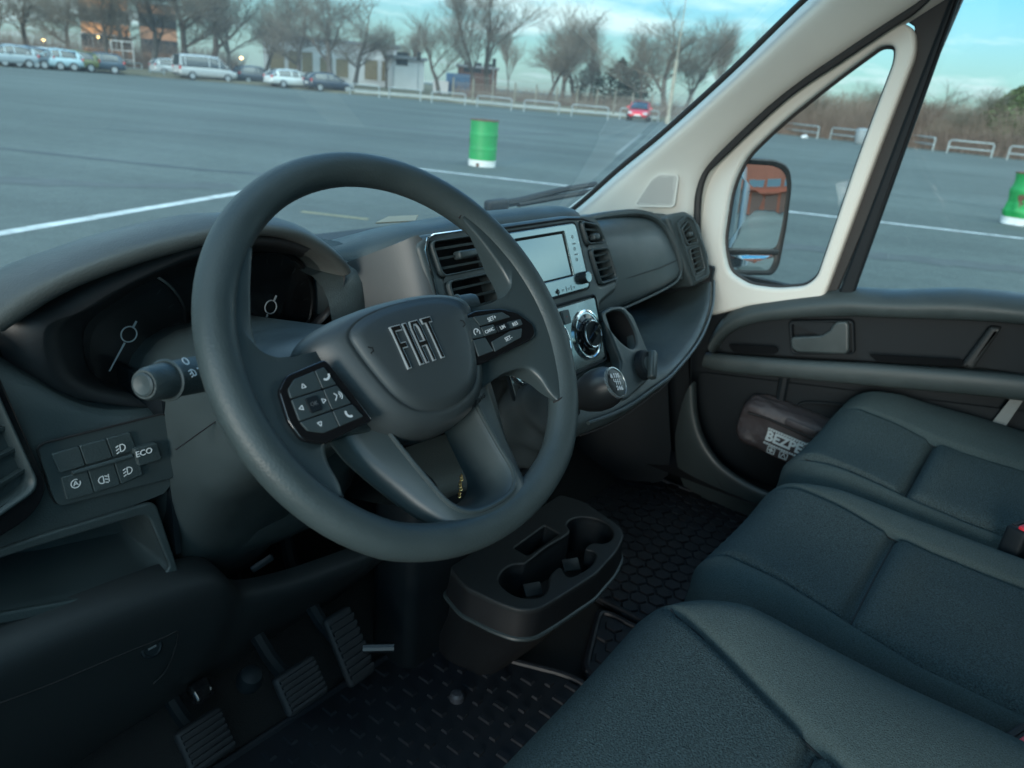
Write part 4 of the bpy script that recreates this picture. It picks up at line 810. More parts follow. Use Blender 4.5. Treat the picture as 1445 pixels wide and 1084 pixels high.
# ---- air vent maker: rounded quad of four corners TL,TR,BR,BL
def vent(name, Q, n, m_frame, slats, rr=.010, th=.005, wd=.0055, knob=None, depth=.03):
    Q = [Vector(q) for q in Q]; n = Vector(n).normalized(); o = rloop(Q, rr, 5); c = ctr(Q); i_ = [c + (p - c) * (1 - wd / ((p - c).length)) for p in o]
    fr_ = loft(name, [[p - n * .004 for p in o], [p + n * th * .7 for p in o], [p.lerp(q, .3) + n * th for p, q in zip(o, i_)], [p.lerp(q, .75) + n * th * .9 for p, q in zip(o, i_)], [p for p in i_], [p - n * depth for p in i_]], m_frame, dash, closed=True, smooth=180)
    mesh_obj('duct', [p - n * depth * .95 for p in i_], [tuple(range(len(i_)))], CAVE, fr_, smooth=0)
    TL, TR, BR, BL = [c + (q - c) * (1 - wd / (q - c).length * .8) for q in Q]
    for k in range(slats):
        t = (k + .75) / (slats + .5); a, b = TL.lerp(BL, t), TR.lerp(BR, t); u = (b - a).normalized(); v = n.cross(u)
        dn = -n * .002
        sec = lambda p: [p + dn + v * .0016 + n * .003, p + dn + v * .0016 - n * .004, p + dn - v * .0012 - n * .004, p + dn - v * .0016 + n * .002]
        loft('slat', [sec(a), sec(b)], m_frame, fr_, closed=True, cap=True, smooth=30)
        if knob == k:
            box('knob', frameM(a.lerp(b, .5) + n * .002, u, v), ((b - a).length * .34, .011, .014), PLAST2, fr_, bevel=.003)
    return fr_
# ---- centre stack
SO = [S(-.238, .004), S(-.225, .016), S(.10, .016), S(.150, .012), S(.190, .000), S(.212, -.025), S(.225, -.065), S(.226, -.106), S(.214, -.124), S(.170, -.134), S(.148, -.140), S(.142, -.236), S(-.02, -.238), S(-.09, -.205), S(-.20, -.165), S(-.228, -.10)]
VQS = [[S(-.221, .006), S(-.098, .006), S(-.094, -.041), S(-.214, -.041)], [S(-.206, -.047), S(-.100, -.047), S(-.098, -.100), S(-.200, -.100)], [S(.136, .003), S(.186, -.006), S(.203, -.040), S(.142, -.037)], [S(.147, -.044), S(.205, -.046), S(.218, -.104), S(.158, -.106)]]
def vhole(Q, k=.93): c = ctr(Q); return rloop([c + (Vector(q) - c) * k for q in Q], .009, 5)
st = plate('centre_stack', frameM(S(0, 0, -.16), FS.col[0].to_3d(), FS.col[1].to_3d()), rloop(SO, .012), [vhole(q) for q in VQS], .16, PLAST2, dash, bevel=.010, bres=3)
FLK_LIT = mat('stack_flank_lit', (0.060, 0.066, 0.068), .45, bump=.2, bscale=900, kind='voronoi', fine=.0004)  # same dark dash plastic, lightened to paint the warm side light
fl = []
for k in range(7):
    f = k / 6; b_ = .018 - .24 * f; dx = .0 + .004 * f
    fl.append([S(-.226 - dx, b_, -.002), S(-.236 - dx, b_ - .002, -.006), S(-.247 - dx, b_ - .006, -.022), S(-.258 - dx, b_ - .010, -.052), S(-.268 - dx, b_ - .014, -.10), S(-.275, b_ - .02, -.16)])
top = [p + Vector((.006, .02, -.004)) for p in fl[0]]
loft('stack_flank_lit', fl, FLK_LIT, dash, smooth=180, sub=1)
tube('bezel_line', [S(-.2245, -.22, .002), S(-.2265, -.1, .002), S(-.230, -.004, .002), S(-.222, .010, .002), S(-.21, .0135, .002), S(-.10, .0135, .002)], .0016, CHROME, dash, 6)
tube('stack_groove', [S(-.08, .0095, .0005), S(.10, .0095, .0005), S(.145, .006, .0005), S(.185, -.006, .0005)], .0014, CAVE, dash, 5)
vent('air_vent', [S(-.221, .006), S(-.098, .006), S(-.094, -.041), S(-.214, -.041)], NS, PLAST, 3, knob=1)
vent('air_vent', [S(-.206, -.047), S(-.100, -.047), S(-.098, -.100), S(-.200, -.100)], NS, PLAST, 3, knob=None)
vent('air_vent', [S(.136, .003), S(.186, -.006), S(.203, -.040), S(.142, -.037)], NS, PLAST, 2, knob=1)
vent('air_vent', [S(.147, -.044), S(.205, -.046), S(.218, -.104), S(.158, -.106)], NS, PLAST, 4)
# radio
FASC = mat('radio_fascia', (0.25, 0.31, 0.32), 0.16, metal=0.85, rvar=.04, vscale=9)
SCRN = mat('radio_screen', (0.21, 0.27, 0.285), 0.10, metal=0.85)
rd = plate('radio', frameM(S(.021, -.05, -.001), FS.col[0].to_3d(), FS.col[1].to_3d()), rloop([S(-.073, .001), S(.114, .001), S(.120, -.104), S(-.079, -.104)], .010, 6), [rloop([S(-.052, -.0095), S(.077, -.0095), S(.081, -.0795), S(-.055, -.0795)], .002)], .007, FASC, dash, bevel=.0015)
mesh_obj('screen_gap', [S(-.053, -.008, .0022), S(.079, -.008, .0022), S(.083, -.081, .0022), S(-.057, -.081, .0022)], [(0, 1, 2, 3)], CAVE, rd, smooth=0)
prism('screen', [S(-.051, -.0125, .002), S(.073, -.0125, .002), S(.0765, -.077, .002), S(-.054, -.077, .002)], NS * .0016, SCRN, rd, smooth=0)
tube('fascia_edge', [p + NS * .004 for p in rloop([S(-.075, .003), S(.116, .003), S(.122, -.106), S(-.081, -.106)], .011, 6)], .0014, CAVE, rd, 5, closed=True)
MK = FS @ Matrix.Translation((.1035, -.0865, .006))
kn = lathe('volume_knob', [(.0098, 0), (.0100, .002), (.0095, .0095), (.0088, .0115)], MK, PLASTD, rd, 26); lathe('knob_cap', [(.0087, .0112), (.0080, .0120), (.0005, .0118)], MK, FASC, kn, 22)
pk = []
for x in (-.052, -.028, .052, .066): pk.append([(x - .0006, -.093), (x + .0006, -.093), (x + .0006, -.101), (x - .0006, -.101)])
for x in (-.042, .042, .059, .074): pk += strokes([[(x - .003, -.0965), (x + .003, -.0965)], [(x - .002, -.0985), (x + .002, -.0985)]], .0009)
for y in (-.030, -.047): pk.append([(.0935, y), (.1025, y), (.1025, y - .0018), (.0935, y - .0018)])
for y in (-.020, -.039, -.056): pk += strokes([arc(.097, y, .0024, 0, 360, 8)], .0008)
pk += strokes([[(-.066, -.028), (-.059, -.028)], [(-.066, -.041), (-.058, -.041)]], .0016)
flatpoly('radio_marks', pk, FS @ Matrix.Translation((0, 0, .0061)), mat('fascia_print', (.09, .10, .10), .5), rd)
flatpoly('mute_icon', [[(.022, -.0955), (.0245, -.0955), (.0245, -.0995), (.022, -.0995)], [(.025, -.0945), (.0285, -.0925), (.0285, -.1025), (.025, -.1005)]] + strokes([arc(.028, -.0975, .0035, -60, 60, 6)], .001), FS @ Matrix.Translation((0, 0, .0063)), CAVE, rd)
# climate panel
cl = plate('climate_panel', frameM(S(0, -.17, -.001), FS.col[0].to_3d(), FS.col[1].to_3d()), rloop([S(-.13, -.122), S(.131, -.122), S(.128, -.222), S(-.12, -.226)], .006), [], .005, mat('climate_gloss', (0.27, 0.30, 0.30), .13, metal=.8, var=.25, vscale=22), dash, bevel=.0012)
tube('panel_edge', [p + NS * .002 for p in rloop([S(-.134, -.118), S(.135, -.118), S(.132, -.227), S(-.124, -.231)], .008)], .0022, PLASTD, cl, 6, closed=True)
plate('hazard_button', frameM(S(.035, -.137, .004), FS.col[0].to_3d(), FS.col[1].to_3d()), rloop([S(.026, -.1275), S(.045, -.1275), S(.046, -.149), S(.027, -.149)], .003), [], .004, PLAST2, cl, bevel=.001)
flatpoly('hazard_mark', [[(.0345, -.1365), (.0365, -.1365), (.0365, -.1385), (.0345, -.1385)]], FS @ Matrix.Translation((0, 0, .0083)), mat('hazard_red', (.3, .03, .03), .5), cl)
for cx, ang in ((.087, -52), (-.005, -40), (-.085, 20)):
    MC = FS @ Matrix.Translation((cx, -.176, .004))
    kb = lathe('climate_dial', [(.0405, 0), (.0405, .003), (.037, .0042), (.036, .003)], MC, CHROME, cl, 36)
    lathe('dial_face', [(.0365, .0025), (.026, .0045), (.0255, .009), (.0005, .009)], MC, GLOSS, kb, 32)
    lathe('dial_hub', [(.0225, .009), (.0218, .0115), (.0208, .0125)], MC, PLASTD, kb, 28)
    tube('dial_ring', [MC @ Vector((.0212 * math.cos(q), .0212 * math.sin(q), .0125)) for q in [2 * math.pi * i / 28 for i in range(28)]], .0013, CHROME, kb, 6, closed=True)
    lathe('dial_well', [(.0202, .0122), (.018, .0105), (.0005, .0100)], MC, GLOSS, kb, 24)
    MB = MC @ Matrix.Rotation(rad(ang), 4, 'Z')
    loft('dial_grip', [[MB @ Vector((-.0065, y, .0095)), MB @ Vector((-.0045, y, z)), MB @ Vector((.0045, y, z)), MB @ Vector((.0065, y, .0095))] for y, z in ((-.018, .012), (-.010, .015), (.006, .018), (.017, .0195), (.0205, .015))], SATIN if cx < .05 else GLOSS, kb, cap=True, smooth=50)
    mk = []
    for i in range(9):
        a = rad(220 - 32 * i); mk.append([(.0295 * math.cos(a + d) * r / .0295, .0295 * math.sin(a + d) * r / .0295) for r, d in ((.028, -.05), (.033, -.05), (.033, .05), (.028, .05))])
    flatpoly('dial_marks', mk[:5] if cx > .05 else mk[5:], MC @ Matrix.Translation((0, 0, .0046)), ICOND if cx > .05 else MATS['hazard_red'], kb)
# left end vent with its glossy surround
FV = frameM((-.735, .228, 1.24), (.97, .22, 0), (0, .10, .99)); NV = FV.col[2].to_3d()
VQ = [FV @ Vector(p) for p in ((-.065, .075, 0), (.030, .066, 0), (.052, -.062, 0), (-.05, -.085, 0))]
plate('vent_surround', frameM(FV.translation - NV * .004, (.97, .22, 0), (0, .10, .99)), rloop([FV @ Vector(p) for p in ((-.075, .086, 0), (.036, .078, 0), (.060, -.066, 0), (.040, -.086, 0), (-.06, -.10, 0))], .014), [vhole(VQ)], .008, GLOSS, dash, bevel=.002)
vent('air_vent', VQ, NV, PLAST, 5, rr=.014, th=.008, wd=.006)
# ---- instrument cluster and its hood
HO = [(-0.7014,0.262,1.3264),(-0.6782,0.262,1.3403),(-0.6542,0.262,1.3528),(-0.6171,0.262,1.3662),(-0.5498,0.262,1.3819),(-0.4735,0.262,1.3918),(-0.4355,0.262,1.3923),(-0.3994,0.262,1.3894),(-0.3559,0.262,1.3777),(-0.316,0.262,1.3544),(-0.2912,0.262,1.333),(-0.283,0.262,1.3211)]
hs = []
for p in spl(HO, 3, False):
    c = Vector((-.455, .262, 1.24)); r_ = (p - c); ro = r_.normalized(); ft_ = max(0, min(1, (-.42 - p.x) / .25)); kt_ = 1 + .65 * ft_
    hs.append([p - ro * .018 * kt_ + Vector((0, .10, -.004)), p - ro * .018 * kt_ + Vector((0, .02, 0)), p - ro * .017 * kt_ + Vector((0, .002, 0)), p - ro * .012 * kt_ + Vector((0, -.005, 0)), p - ro * .004 + Vector((0, -.004, 0)), p + Vector((0, .004, 0)), p + ro * .006 + Vector((0, .03, .003)), p + ro * .004 + Vector((0, .11, -.012)), p - ro * .02 + Vector((0, .24, -.06))])
hood = loft('cluster_hood', hs, mat('hood_plastic_lit', (0.056, 0.063, 0.061), 0.52, spec=0.5, bump=0.38, bscale=480, kind='voronoi', fine=0.0006, rvar=0.08, vscale=12), dash, cap=False, smooth=180, sub=1)  # hood lighter than the dash: sky sheen painted into its colour
OB = [(-0.6461,0.268,1.3086),(-0.6327,0.268,1.3182),(-0.6122,0.268,1.3226),(-0.5645,0.268,1.3428),(-0.4795,0.268,1.3668),(-0.4099,0.268,1.3688),(-0.3412,0.268,1.3517),(-0.2951,0.268,1.3233),(-0.2905,0.268,1.3044),(-0.309,0.268,1.2685),(-0.3859,0.268,1.2287),(-0.4553,0.268,1.2056),(-0.521,0.268,1.2007),(-0.5776,0.268,1.2172),(-0.6232,0.268,1.2431),(-0.6446,0.268,1.2739)]
IB = [(-0.5863,0.325,1.2817),(-0.5724,0.325,1.298),(-0.5493,0.325,1.3093),(-0.5093,0.325,1.3263),(-0.4365,0.325,1.34),(-0.3699,0.325,1.3415),(-0.3067,0.325,1.3253),(-0.2628,0.325,1.294),(-0.2604,0.325,1.276),(-0.2789,0.325,1.2494),(-0.3429,0.325,1.2226),(-0.4171,0.325,1.2015),(-0.4874,0.325,1.1967),(-0.5405,0.325,1.2109),(-0.5768,0.325,1.2286),(-0.5872,0.325,1.2511)]
FUN = mat('cluster_surround', (0.020, 0.022, 0.024), .5, bump=.2, bscale=900, kind='voronoi', fine=.0003)
ob, ib = spl(OB, 3), spl(IB, 3)
obc = ctr(ob)
loft('cluster_surround', [[obc + (p - obc) * 1.14 + Vector((0, .035, 0)) for p in ob], ob, [a.lerp(b, .5) + Vector((0, .004, 0)) for a, b in zip(ob, ib)], [a.lerp(b, .9) for a, b in zip(ob, ib)], ib, [p + Vector((0, .012, 0)) for p in ib]], FUN, dash, closed=True, smooth=180)
cf = mesh_obj('instrument_cluster', [p + Vector((0, .010, 0)) for p in ib], [tuple(range(len(ib)))], mat('cluster_face', (.006, .0065, .007), .35), dash, smooth=0)
for c0, e0 in (((-0.541,0.33,1.2712), (-0.5662,0.33,1.235)), ((-0.3611,0.33,1.2703), (-0.3836,0.33,1.2346))):
    c0, e0 = Vector(c0), Vector(e0); MG = frameM(c0, (1, 0, 0), (0, .02, 1))
    gd = lathe('gauge', [(.070, 0), (.070, .004), (.067, .005), (.066, .002), (.0005, .002)], MG, mat('gauge_face', (.008, .009, .010), .3), cf, 40, cap=False)
    d = (e0 - c0).normalized(); n = MG.col[2].to_3d(); sdv = n.cross(d)
    prism('needle', [c0 + d * .010 + sdv * .0009 + n * .006, c0 + d * .044 + sdv * .0006 + n * .006, c0 + d * .044 - sdv * .0006 + n * .006, c0 + d * .010 - sdv * .0009 + n * .006], n * .001, ICON, gd, smooth=0)
    prism('needle_tail', [c0 - d * .008 + sdv * .001 + n * .006, c0 - d * .016 + sdv * .001 + n * .006, c0 - d * .016 - sdv * .001 + n * .006, c0 - d * .008 - sdv * .001 + n * .006], n * .001, ICON, gd, smooth=0)
    tube('needle_hub', [c0 + n * .006 + .0085 * (math.cos(q) * MG.col[0].to_3d() + math.sin(q) * MG.col[1].to_3d()) for q in [2 * math.pi * i / 24 for i in range(24)]], .0008, ICON, gd, 5, closed=True)
    flatpoly('gauge_ticks', [[((r) * math.cos(a + w_), (r) * math.sin(a + w_)) for r, w_ in ((.053, -.012), (.060, -.012), (.060, .012), (.053, .012))] for a in [rad(225 - 270 * i / 12) for i in range(13)]], MG @ Matrix.Translation((0, 0, .0025)), mat('faint_print', (.035, .04, .042), .5), gd)
lensg = glassmat('cluster_lens', (0.72, 0.76, 0.78), 1.42)
lp = [p + Vector((0, -.022, 0)) for p in ib]; lc = ctr(lp)
mesh_obj('cluster_lens', [lc + (p - lc) * 1.03 for p in lp], [tuple(range(len(lp)))], lensg, dash, smooth=0)
# right shoulder of the cluster, rolling over to the stack
shd = []
for f in [i / 8 for i in range(9)]:
    x = -.315 + .065 * f; zt = 1.315 + .03 * f ** 2
    shd.append([(x, .40, zt - .01), (x, .32, zt), (x, .275 - .012 * math.sin(f * 3.14), zt - .012), (x, .262 - .01 * math.sin(f * 3.14), zt - .05), (x, .258 - .01 * math.sin(f * 3.14), zt - .12), (x, .26, zt - .22), (x, .28, zt - .30)])
loft('cluster_shoulder', shd, PLAST, dash, smooth=180, sub=1)
# ---- glovebox lid, shelf and lower lip
GK = [(.22, [(.32, 1.322), (.282, 1.313), (.268, 1.28), (.256, 1.22), (.242, 1.165), (.238, 1.148), (.25, 1.138), (.40, 1.14)]), (.60, [(.325, 1.318), (.29, 1.306), (.262, 1.275), (.246, 1.225), (.234, 1.185), (.23, 1.172), (.242, 1.162), (.40, 1.15)]), (.665, [(.33, 1.318), (.30, 1.306), (.272, 1.28), (.246, 1.24), (.232, 1.20), (.228, 1.185), (.24, 1.175), (.40, 1.16)])]
gl = xloft('glovebox_lid', GK, .20, .672, 20, PLAST2)
tube('lid_seam', [(x, y - .0005, z) for x, y, z in [(.30, .2535, 1.207), (.45, .247, 1.211), (.58, .241, 1.216), (.655, .239, 1.224)]], .0009, CAVE, gl, 5)
hd = [Vector((x, y, z)) for x, y, z in [(.27, .238, 1.146), (.42, .234, 1.154), (.56, .229, 1.166), (.64, .226, 1.180), (.665, .23, 1.20)]]
tube('lid_edge', spl(hd, 5, False), .0028, PLAST2, gl, 8)
tube('lid_arch', spl([(.34, .324, 1.322), (.48, .326, 1.3235), (.58, .312, 1.322), (.632, .290, 1.305), (.655, .262, 1.27), (.668, .24, 1.22), (.671, .234, 1.18)], 5, False), .008, PLAST2, gl, 10)
LK = [(-.22, [(.24, 1.05), (.20, 1.045), (.16, 1.035), (.15, 1.02), (.155, 1.0), (.19, .97), (.38, .92)]), (-.09, [(.20, 1.065), (.16, 1.06), (.118, 1.05), (.106, 1.038), (.112, 1.02), (.16, .98), (.38, .92)]), (0, [(.13, 1.132), (.10, 1.112), (.078, 1.092), (.068, 1.076), (.076, 1.056), (.13, 1.01), (.38, .93)]), (.12, [(.125, 1.132), (.09, 1.11), (.068, 1.09), (.055, 1.074), (.063, 1.054), (.12, 1.01), (.38, .93)]),
      (.27, [(.16, 1.12), (.10, 1.11), (.068, 1.098), (.056, 1.085), (.064, 1.063), (.13, 1.02), (.40, .94)]), (.34, [(.42, 1.075), (.16, 1.085), (.078, 1.096), (.066, 1.088), (.074, 1.066), (.14, 1.025), (.40, .95)]), (.50, [(.43, 1.07), (.18, 1.09), (.108, 1.108), (.097, 1.098), (.104, 1.076), (.16, 1.035), (.42, .96)]), (.68, [(.43, 1.07), (.22, 1.10), (.162, 1.138), (.150, 1.128), (.155, 1.104), (.20, 1.06), (.43, .98)]), (.80, [(.43, 1.07), (.28, 1.13), (.215, 1.18), (.205, 1.17), (.21, 1.14), (.25, 1.09), (.43, 1.0)])]
lip = xloft('lower_shelf', LK, -.22, .80, 44, PLAST)
edge = [(x, interp(LK, x)[3][0] - .0015, interp(LK, x)[3][1] + .004) for x in [.02 + .76 * i / 24 for i in range(25)]]
tube('shelf_edge_strip', edge, .0035, PLAST2, lip, 8)
tube('shelf_groove', [(x, y + .012, z - .026) for x, y, z in edge], .0014, CAVE, lip, 5)
box('shelf_back', Matrix.Translation((.52, .44, 1.11)), (.62, .02, .14), CAVE, dash)
box('shelf_side', Matrix.Translation((.785, .32, 1.12)), (.02, .24, .16), PLASTD, dash, bevel=.005)
box('shelf_divider', Matrix.Translation((.30, .33, 1.11)) , (.012, .22, .08), PLASTD, dash, bevel=.003)
# ---- right end pod with two vents
FR = frameM((.69, .235, 1.255), (.95, -.30, 0), (0, .33, .94)); NR = FR.col[2].to_3d()
RO = [(0.6371,0.2726,1.3145),(0.6695,0.2657,1.3241),(0.6988,0.2574,1.3266),(0.7196,0.248,1.3186),(0.7374,0.2342,1.2954),(0.7514,0.2069,1.2302),(0.7525,0.1928,1.1911),(0.7428,0.1917,1.1792),(0.6864,0.2044,1.1647),(0.6722,0.2227,1.2039)]
rp_ = plate('vent_pod', frameM(Vector((.69, .235, 1.255)) - NR * .07, (.95, -.30, 0), (0, .33, .94)), rloop(RO, .006), [vhole(q, .9) for q in ([(0.6739,0.2513,1.29),(0.6999,0.2491,1.3072),(0.7236,0.2248,1.2594),(0.686,0.2346,1.2534)], [(0.6888,0.231,1.2457),(0.7246,0.2224,1.2533),(0.7315,0.2011,1.1989),(0.697,0.2085,1.1888)])], .07, PLAST, dash, bevel=.008, bres=3)
RI = rloop([(0.6601,0.2594,1.304),(0.6966,0.2533,1.3195),(0.7168,0.2431,1.3085),(0.7416,0.2081,1.2311),(0.737,0.1944,1.1879),(0.6926,0.204,1.1754)], .006)
ringframe('pod_trim', RI, inset(RI, .004), NR * .003, PLAST2, rp_)
vent('air_vent', [(0.6739,0.2513,1.29),(0.6999,0.2491,1.3072),(0.7236,0.2248,1.2594),(0.686,0.2346,1.2534)], NR, PLAST, 3, rr=.007, th=.003, wd=.0035, knob=1, depth=.02)
vent('air_vent', [(0.6888,0.231,1.2457),(0.7246,0.2224,1.2533),(0.7315,0.2011,1.1989),(0.697,0.2085,1.1888)], NR, PLAST, 4, rr=.007, th=.003, wd=.0035, depth=.02)
# ---- cup holder beside the gear lever
FK = frameM((.19, .10, 1.16), (1, 0, 0), (0, .46, .89)); NK = FK.col[2].to_3d()
KO = [(0.1407,0.1315,1.2209),(0.1727,0.1328,1.2235),(0.2111,0.1303,1.2187),(0.234,0.1203,1.1992),(0.2497,0.0872,1.1352),(0.2651,0.0758,1.1133),(0.2148,0.0665,1.0952),(0.1325,0.0615,1.0854),(0.1075,0.068,1.098),(0.1532,0.0897,1.1401),(0.1424,0.1156,1.1903)]
KH = spl([(0.1421,0.1269,1.212),(0.1705,0.129,1.2162),(0.2045,0.1251,1.2085),(0.2206,0.1096,1.1786),(0.2164,0.0983,1.1566),(0.1966,0.0967,1.1536),(0.1715,0.1044,1.1685),(0.1491,0.1173,1.1934)], 4)
kp = plate('cup_holder', frameM(Vector((.19, .10, 1.16)) - NK * .02, (1, 0, 0), (0, .46, .89)), rloop(KO, .008), [KH], .022, PLAST2, dash, bevel=.005, bres=3)
loft('cup_well', [KH, [p - NK * .05 + Vector((0, 0, -.01)) for p in KH]], CAVE, kp, closed=True, smooth=60)
mesh_obj('cup_bottom', [p - NK * .05 + Vector((0, 0, -.01)) for p in KH], [tuple(range(len(KH)))], CAVE, kp, smooth=0)
MKn = FK @ Matrix.Translation(FK.inverted() @ ctr([(0.2148,0.0807,1.1227)]))
kn = lathe('socket_cover', [(.026, 0), (.0265, .004), (.0255, .012), (.022, .0145)], MKn, PLASTD, dash, 26); lathe('cover_top', [(.0222, .0143), (.0005, .0148)], MKn, PLAST2, kn, 24)
MKn2 = MKn @ Matrix.Rotation(rad(-35), 4, 'Z')
box('cover_grip', MKn2, (.016, .052, .014), PLAST2, kn, bevel=.004, c=(.006, 0, .018))

# ================================================================== STEERING WHEEL (local frame: x right, y up, z towards the driver)
WPL = [[-0.4466, -0.0064, 1.3262], [0.99641, -0.07389, 0.04123], [0.01321, 0.61717, 0.78672], [-0.08358, -0.78335, 0.61594]]
WM = frameM(WPL[0], WPL[1], WPL[2])
sw_ = thing('steering_wheel', 'grey leatherette steering wheel with button pods and lettered airbag cover', 'steering wheel', M=WM)
LC = dict(local=True)
rimsec = []
NR_ = 96
for i in range(NR_):
    a = 2 * math.pi * i / NR_; ca, sa = math.cos(a), math.sin(a); R0 = .1792
    # rim: thicker grips at ten and two, flattened at the foot
    grip = 1 + .05 * math.exp(-((a - rad(40)) / .35) ** 2) + .05 * math.exp(-((a - rad(140)) / .35) ** 2)
    sec = []
    for q in range(20):
        b = 2 * math.pi * q / 20; dr = .0158 * grip * math.cos(b); dh = .0155 * math.sin(b)
        r = R0 + dr; sec.append((r * ca, r * sa + (.006 * max(0, -sa - .8) / .2), dh))
    rimsec.append(sec)
loft('rim', rimsec, WHEELM, sw_, closed=True, loop=True, smooth=180, **LC)
for s in (-1, 1):
    # side spoke: a moulded strip between the rim seam and the free edge that runs to the hub
    OC = [(.119, .112, .0085), (.127, .117, .0085), (.150, .082, .0090), (.1665, .030, .0090), (.1675, -.020, .0090), (.160, -.062, .0090), (.146, -.089, .0090), (.133, -.0965, .0085)]
    IC = [(.1185, .111, .0080), (.1285, .090, .0080), (.1375, .068, .0070), (.1450, .045, .0050), (.1440, .025, .0030), (.130, .0135, .0), (.100, .0145, -.008), (.060, .022, -.018), (.055, -.020, -.020), (.060, -.054, -.020), (.095, -.050, -.010), (.120, -.053, -.002), (.1285, -.067, .003), (.1295, -.084, .006), (.1325, -.096, .0075)]
    def even(P, N):
        Q = spl([(s * x, y, h) for x, y, h in P], 10, False); L = [0]
        for a, b in zip(Q[:-1], Q[1:]): L.append(L[-1] + (b - a).length)
        out = []; k = 0
        for i in range(N + 1):
            d = L[-1] * i / N
            while k < len(L) - 2 and L[k + 1] < d: k += 1
            out.append(Q[k].lerp(Q[k + 1], (d - L[k]) / max(1e-9, L[k + 1] - L[k])))
        return out
    oc = even(OC, 56); Q_ = spl([(s * x, y, h) for x, y, h in IC], 4, False); ic = Q_; dz = lambda P, d: [p + Vector((0, 0, d * min(1, .12 + 5 * min(i, len(P) - 1 - i) / len(P)))) for i, p in enumerate(P)]
    rows_ = [dz(oc, -.016), oc, [a.lerp(b, .25) + Vector((0, 0, .0006)) for a, b in zip(oc, ic)], [a.lerp(b, .5) + Vector((0, 0, .0006)) for a, b in zip(oc, ic)], [a.lerp(b, .8) for a, b in zip(oc, ic)], [a.lerp(b, .95) + Vector((0, 0, -.0008)) for a, b in zip(oc, ic)], dz(ic, -.004), dz(ic, -.012), dz(ic, -.024)]
    loft('spoke', rows_, WHEELS_, sw_, smooth=70, **LC)
    # dark line where the spoke trim meets the rim leather
    tube('trim_seam', spl([(s * x, y, h) for x, y, h in ((.117, .1135, .0040), (.121, .1170, .0095), (.127, .1180, .0098), (.151, .082, .0102), (.1675, .030, .0102), (.1685, -.020, .0102), (.1615, -.062, .0102), (.147, -.0905, .0102), (.137, -.0965, .0095), (.131, -.0965, .0030))], 5, False), .0011, CAVE, sw_, 6, **LC)
# lower double spoke with its open window
F0 = frameM((0, 0, -.030), (1, 0, 0), (0, 1, 0))
def ucurve(half): return spl([Vector((-x, y, h)) for x, y, h in half] + [Vector((x, y, h)) for x, y, h in half[-2::-1]], 5, False)
ridge = ucurve([(.054, -.055, -.018), (.051, -.075, -.015), (.046, -.112, -.005), (.041, -.140, .004), (.026, -.1545, .0085), (0, -.158, .0095)])
ridge_in = ucurve([(.049, -.055, -.022), (.046, -.075, -.020), (.041, -.111, -.011), (.036, -.136, -.003), (.023, -.149, .002), (0, -.152, .0025)])
well = ucurve([(.042, -.055, -.056), (.042, -.075, -.055), (.037, -.110, -.048), (.033, -.132, -.043), (.020, -.144, -.040), (0, -.147, -.039)])
outer_ = ucurve([(.098, -.050, -.034), (.092, -.072, -.032), (.076, -.110, -.024), (.062, -.142, -.010), (.045, -.166, .004), (0, -.176, .010)])
under = ucurve([(.090, -.050, -.052), (.084, -.072, -.050), (.068, -.110, -.042), (.056, -.142, -.026), (.040, -.166, -.010), (0, -.176, -.006)])
band_ = [a.lerp(b, .45) + Vector((0, 0, .004)) for a, b in zip(outer_, ridge)]
loft('lower_spoke', [under, outer_, band_, ridge], WHEELS_, sw_, smooth=180, local=True)
loft('spoke_window', [ridge, ridge_in, well, [p + Vector((0, 0, -.012)) for p in well]], PLAST2, sw_, smooth=60, local=True)
tube('spoke_window_edge', ridge, .0024, PLAST2, sw_, 8, local=True)
box('column_shaft', frameM((0, .005, -.06), (1, 0, 0), (0, 1, 0)), (.06, .07, .07), PLASTD, sw_, bevel=.02, **LC)
# airbag cover
SH = [(0, .052), (.045, .050), (.080, .043), (.099, .031), (.097, .010), (.086, -.022), (.072, -.050), (.050, -.070), (.022, -.079), (0, -.081)]
full = [(x, y) for x, y in SH] + [(-x, y) for x, y in SH[-2:0:-1]]
def shield(sx, sy, cy, h, dy=0): return [Vector((x * sx, (y - cy) * sy + cy + dy, h)) for x, y, _ in spl([(x, y, 0) for x, y in full], 5)]
hr = [shield(.93, .95, -.015, -.052), shield(.985, .985, -.015, -.042), shield(1, 1, -.015, -.032), shield(.975, .985, -.015, -.020), shield(.90, .95, -.013, -.008), shield(.80, .89, -.010, .001), shield(.715, .82, -.005, .0058), shield(.680, .782, .0, .0066), shield(.672, .774, .0, .0058), shield(.662, .764, .0, .0098), shield(.55, .62, .0, .0125), shield(.33, .36, .0, .0145), shield(.08, .08, .0, .015)]
loft('airbag_cover', hr, mat('airbag_plastic', (0.035, 0.044, 0.047), .48, bump=.22, bscale=1100, kind='voronoi', fine=.0003), sw_, closed=True, cap=True, smooth=180, **LC)
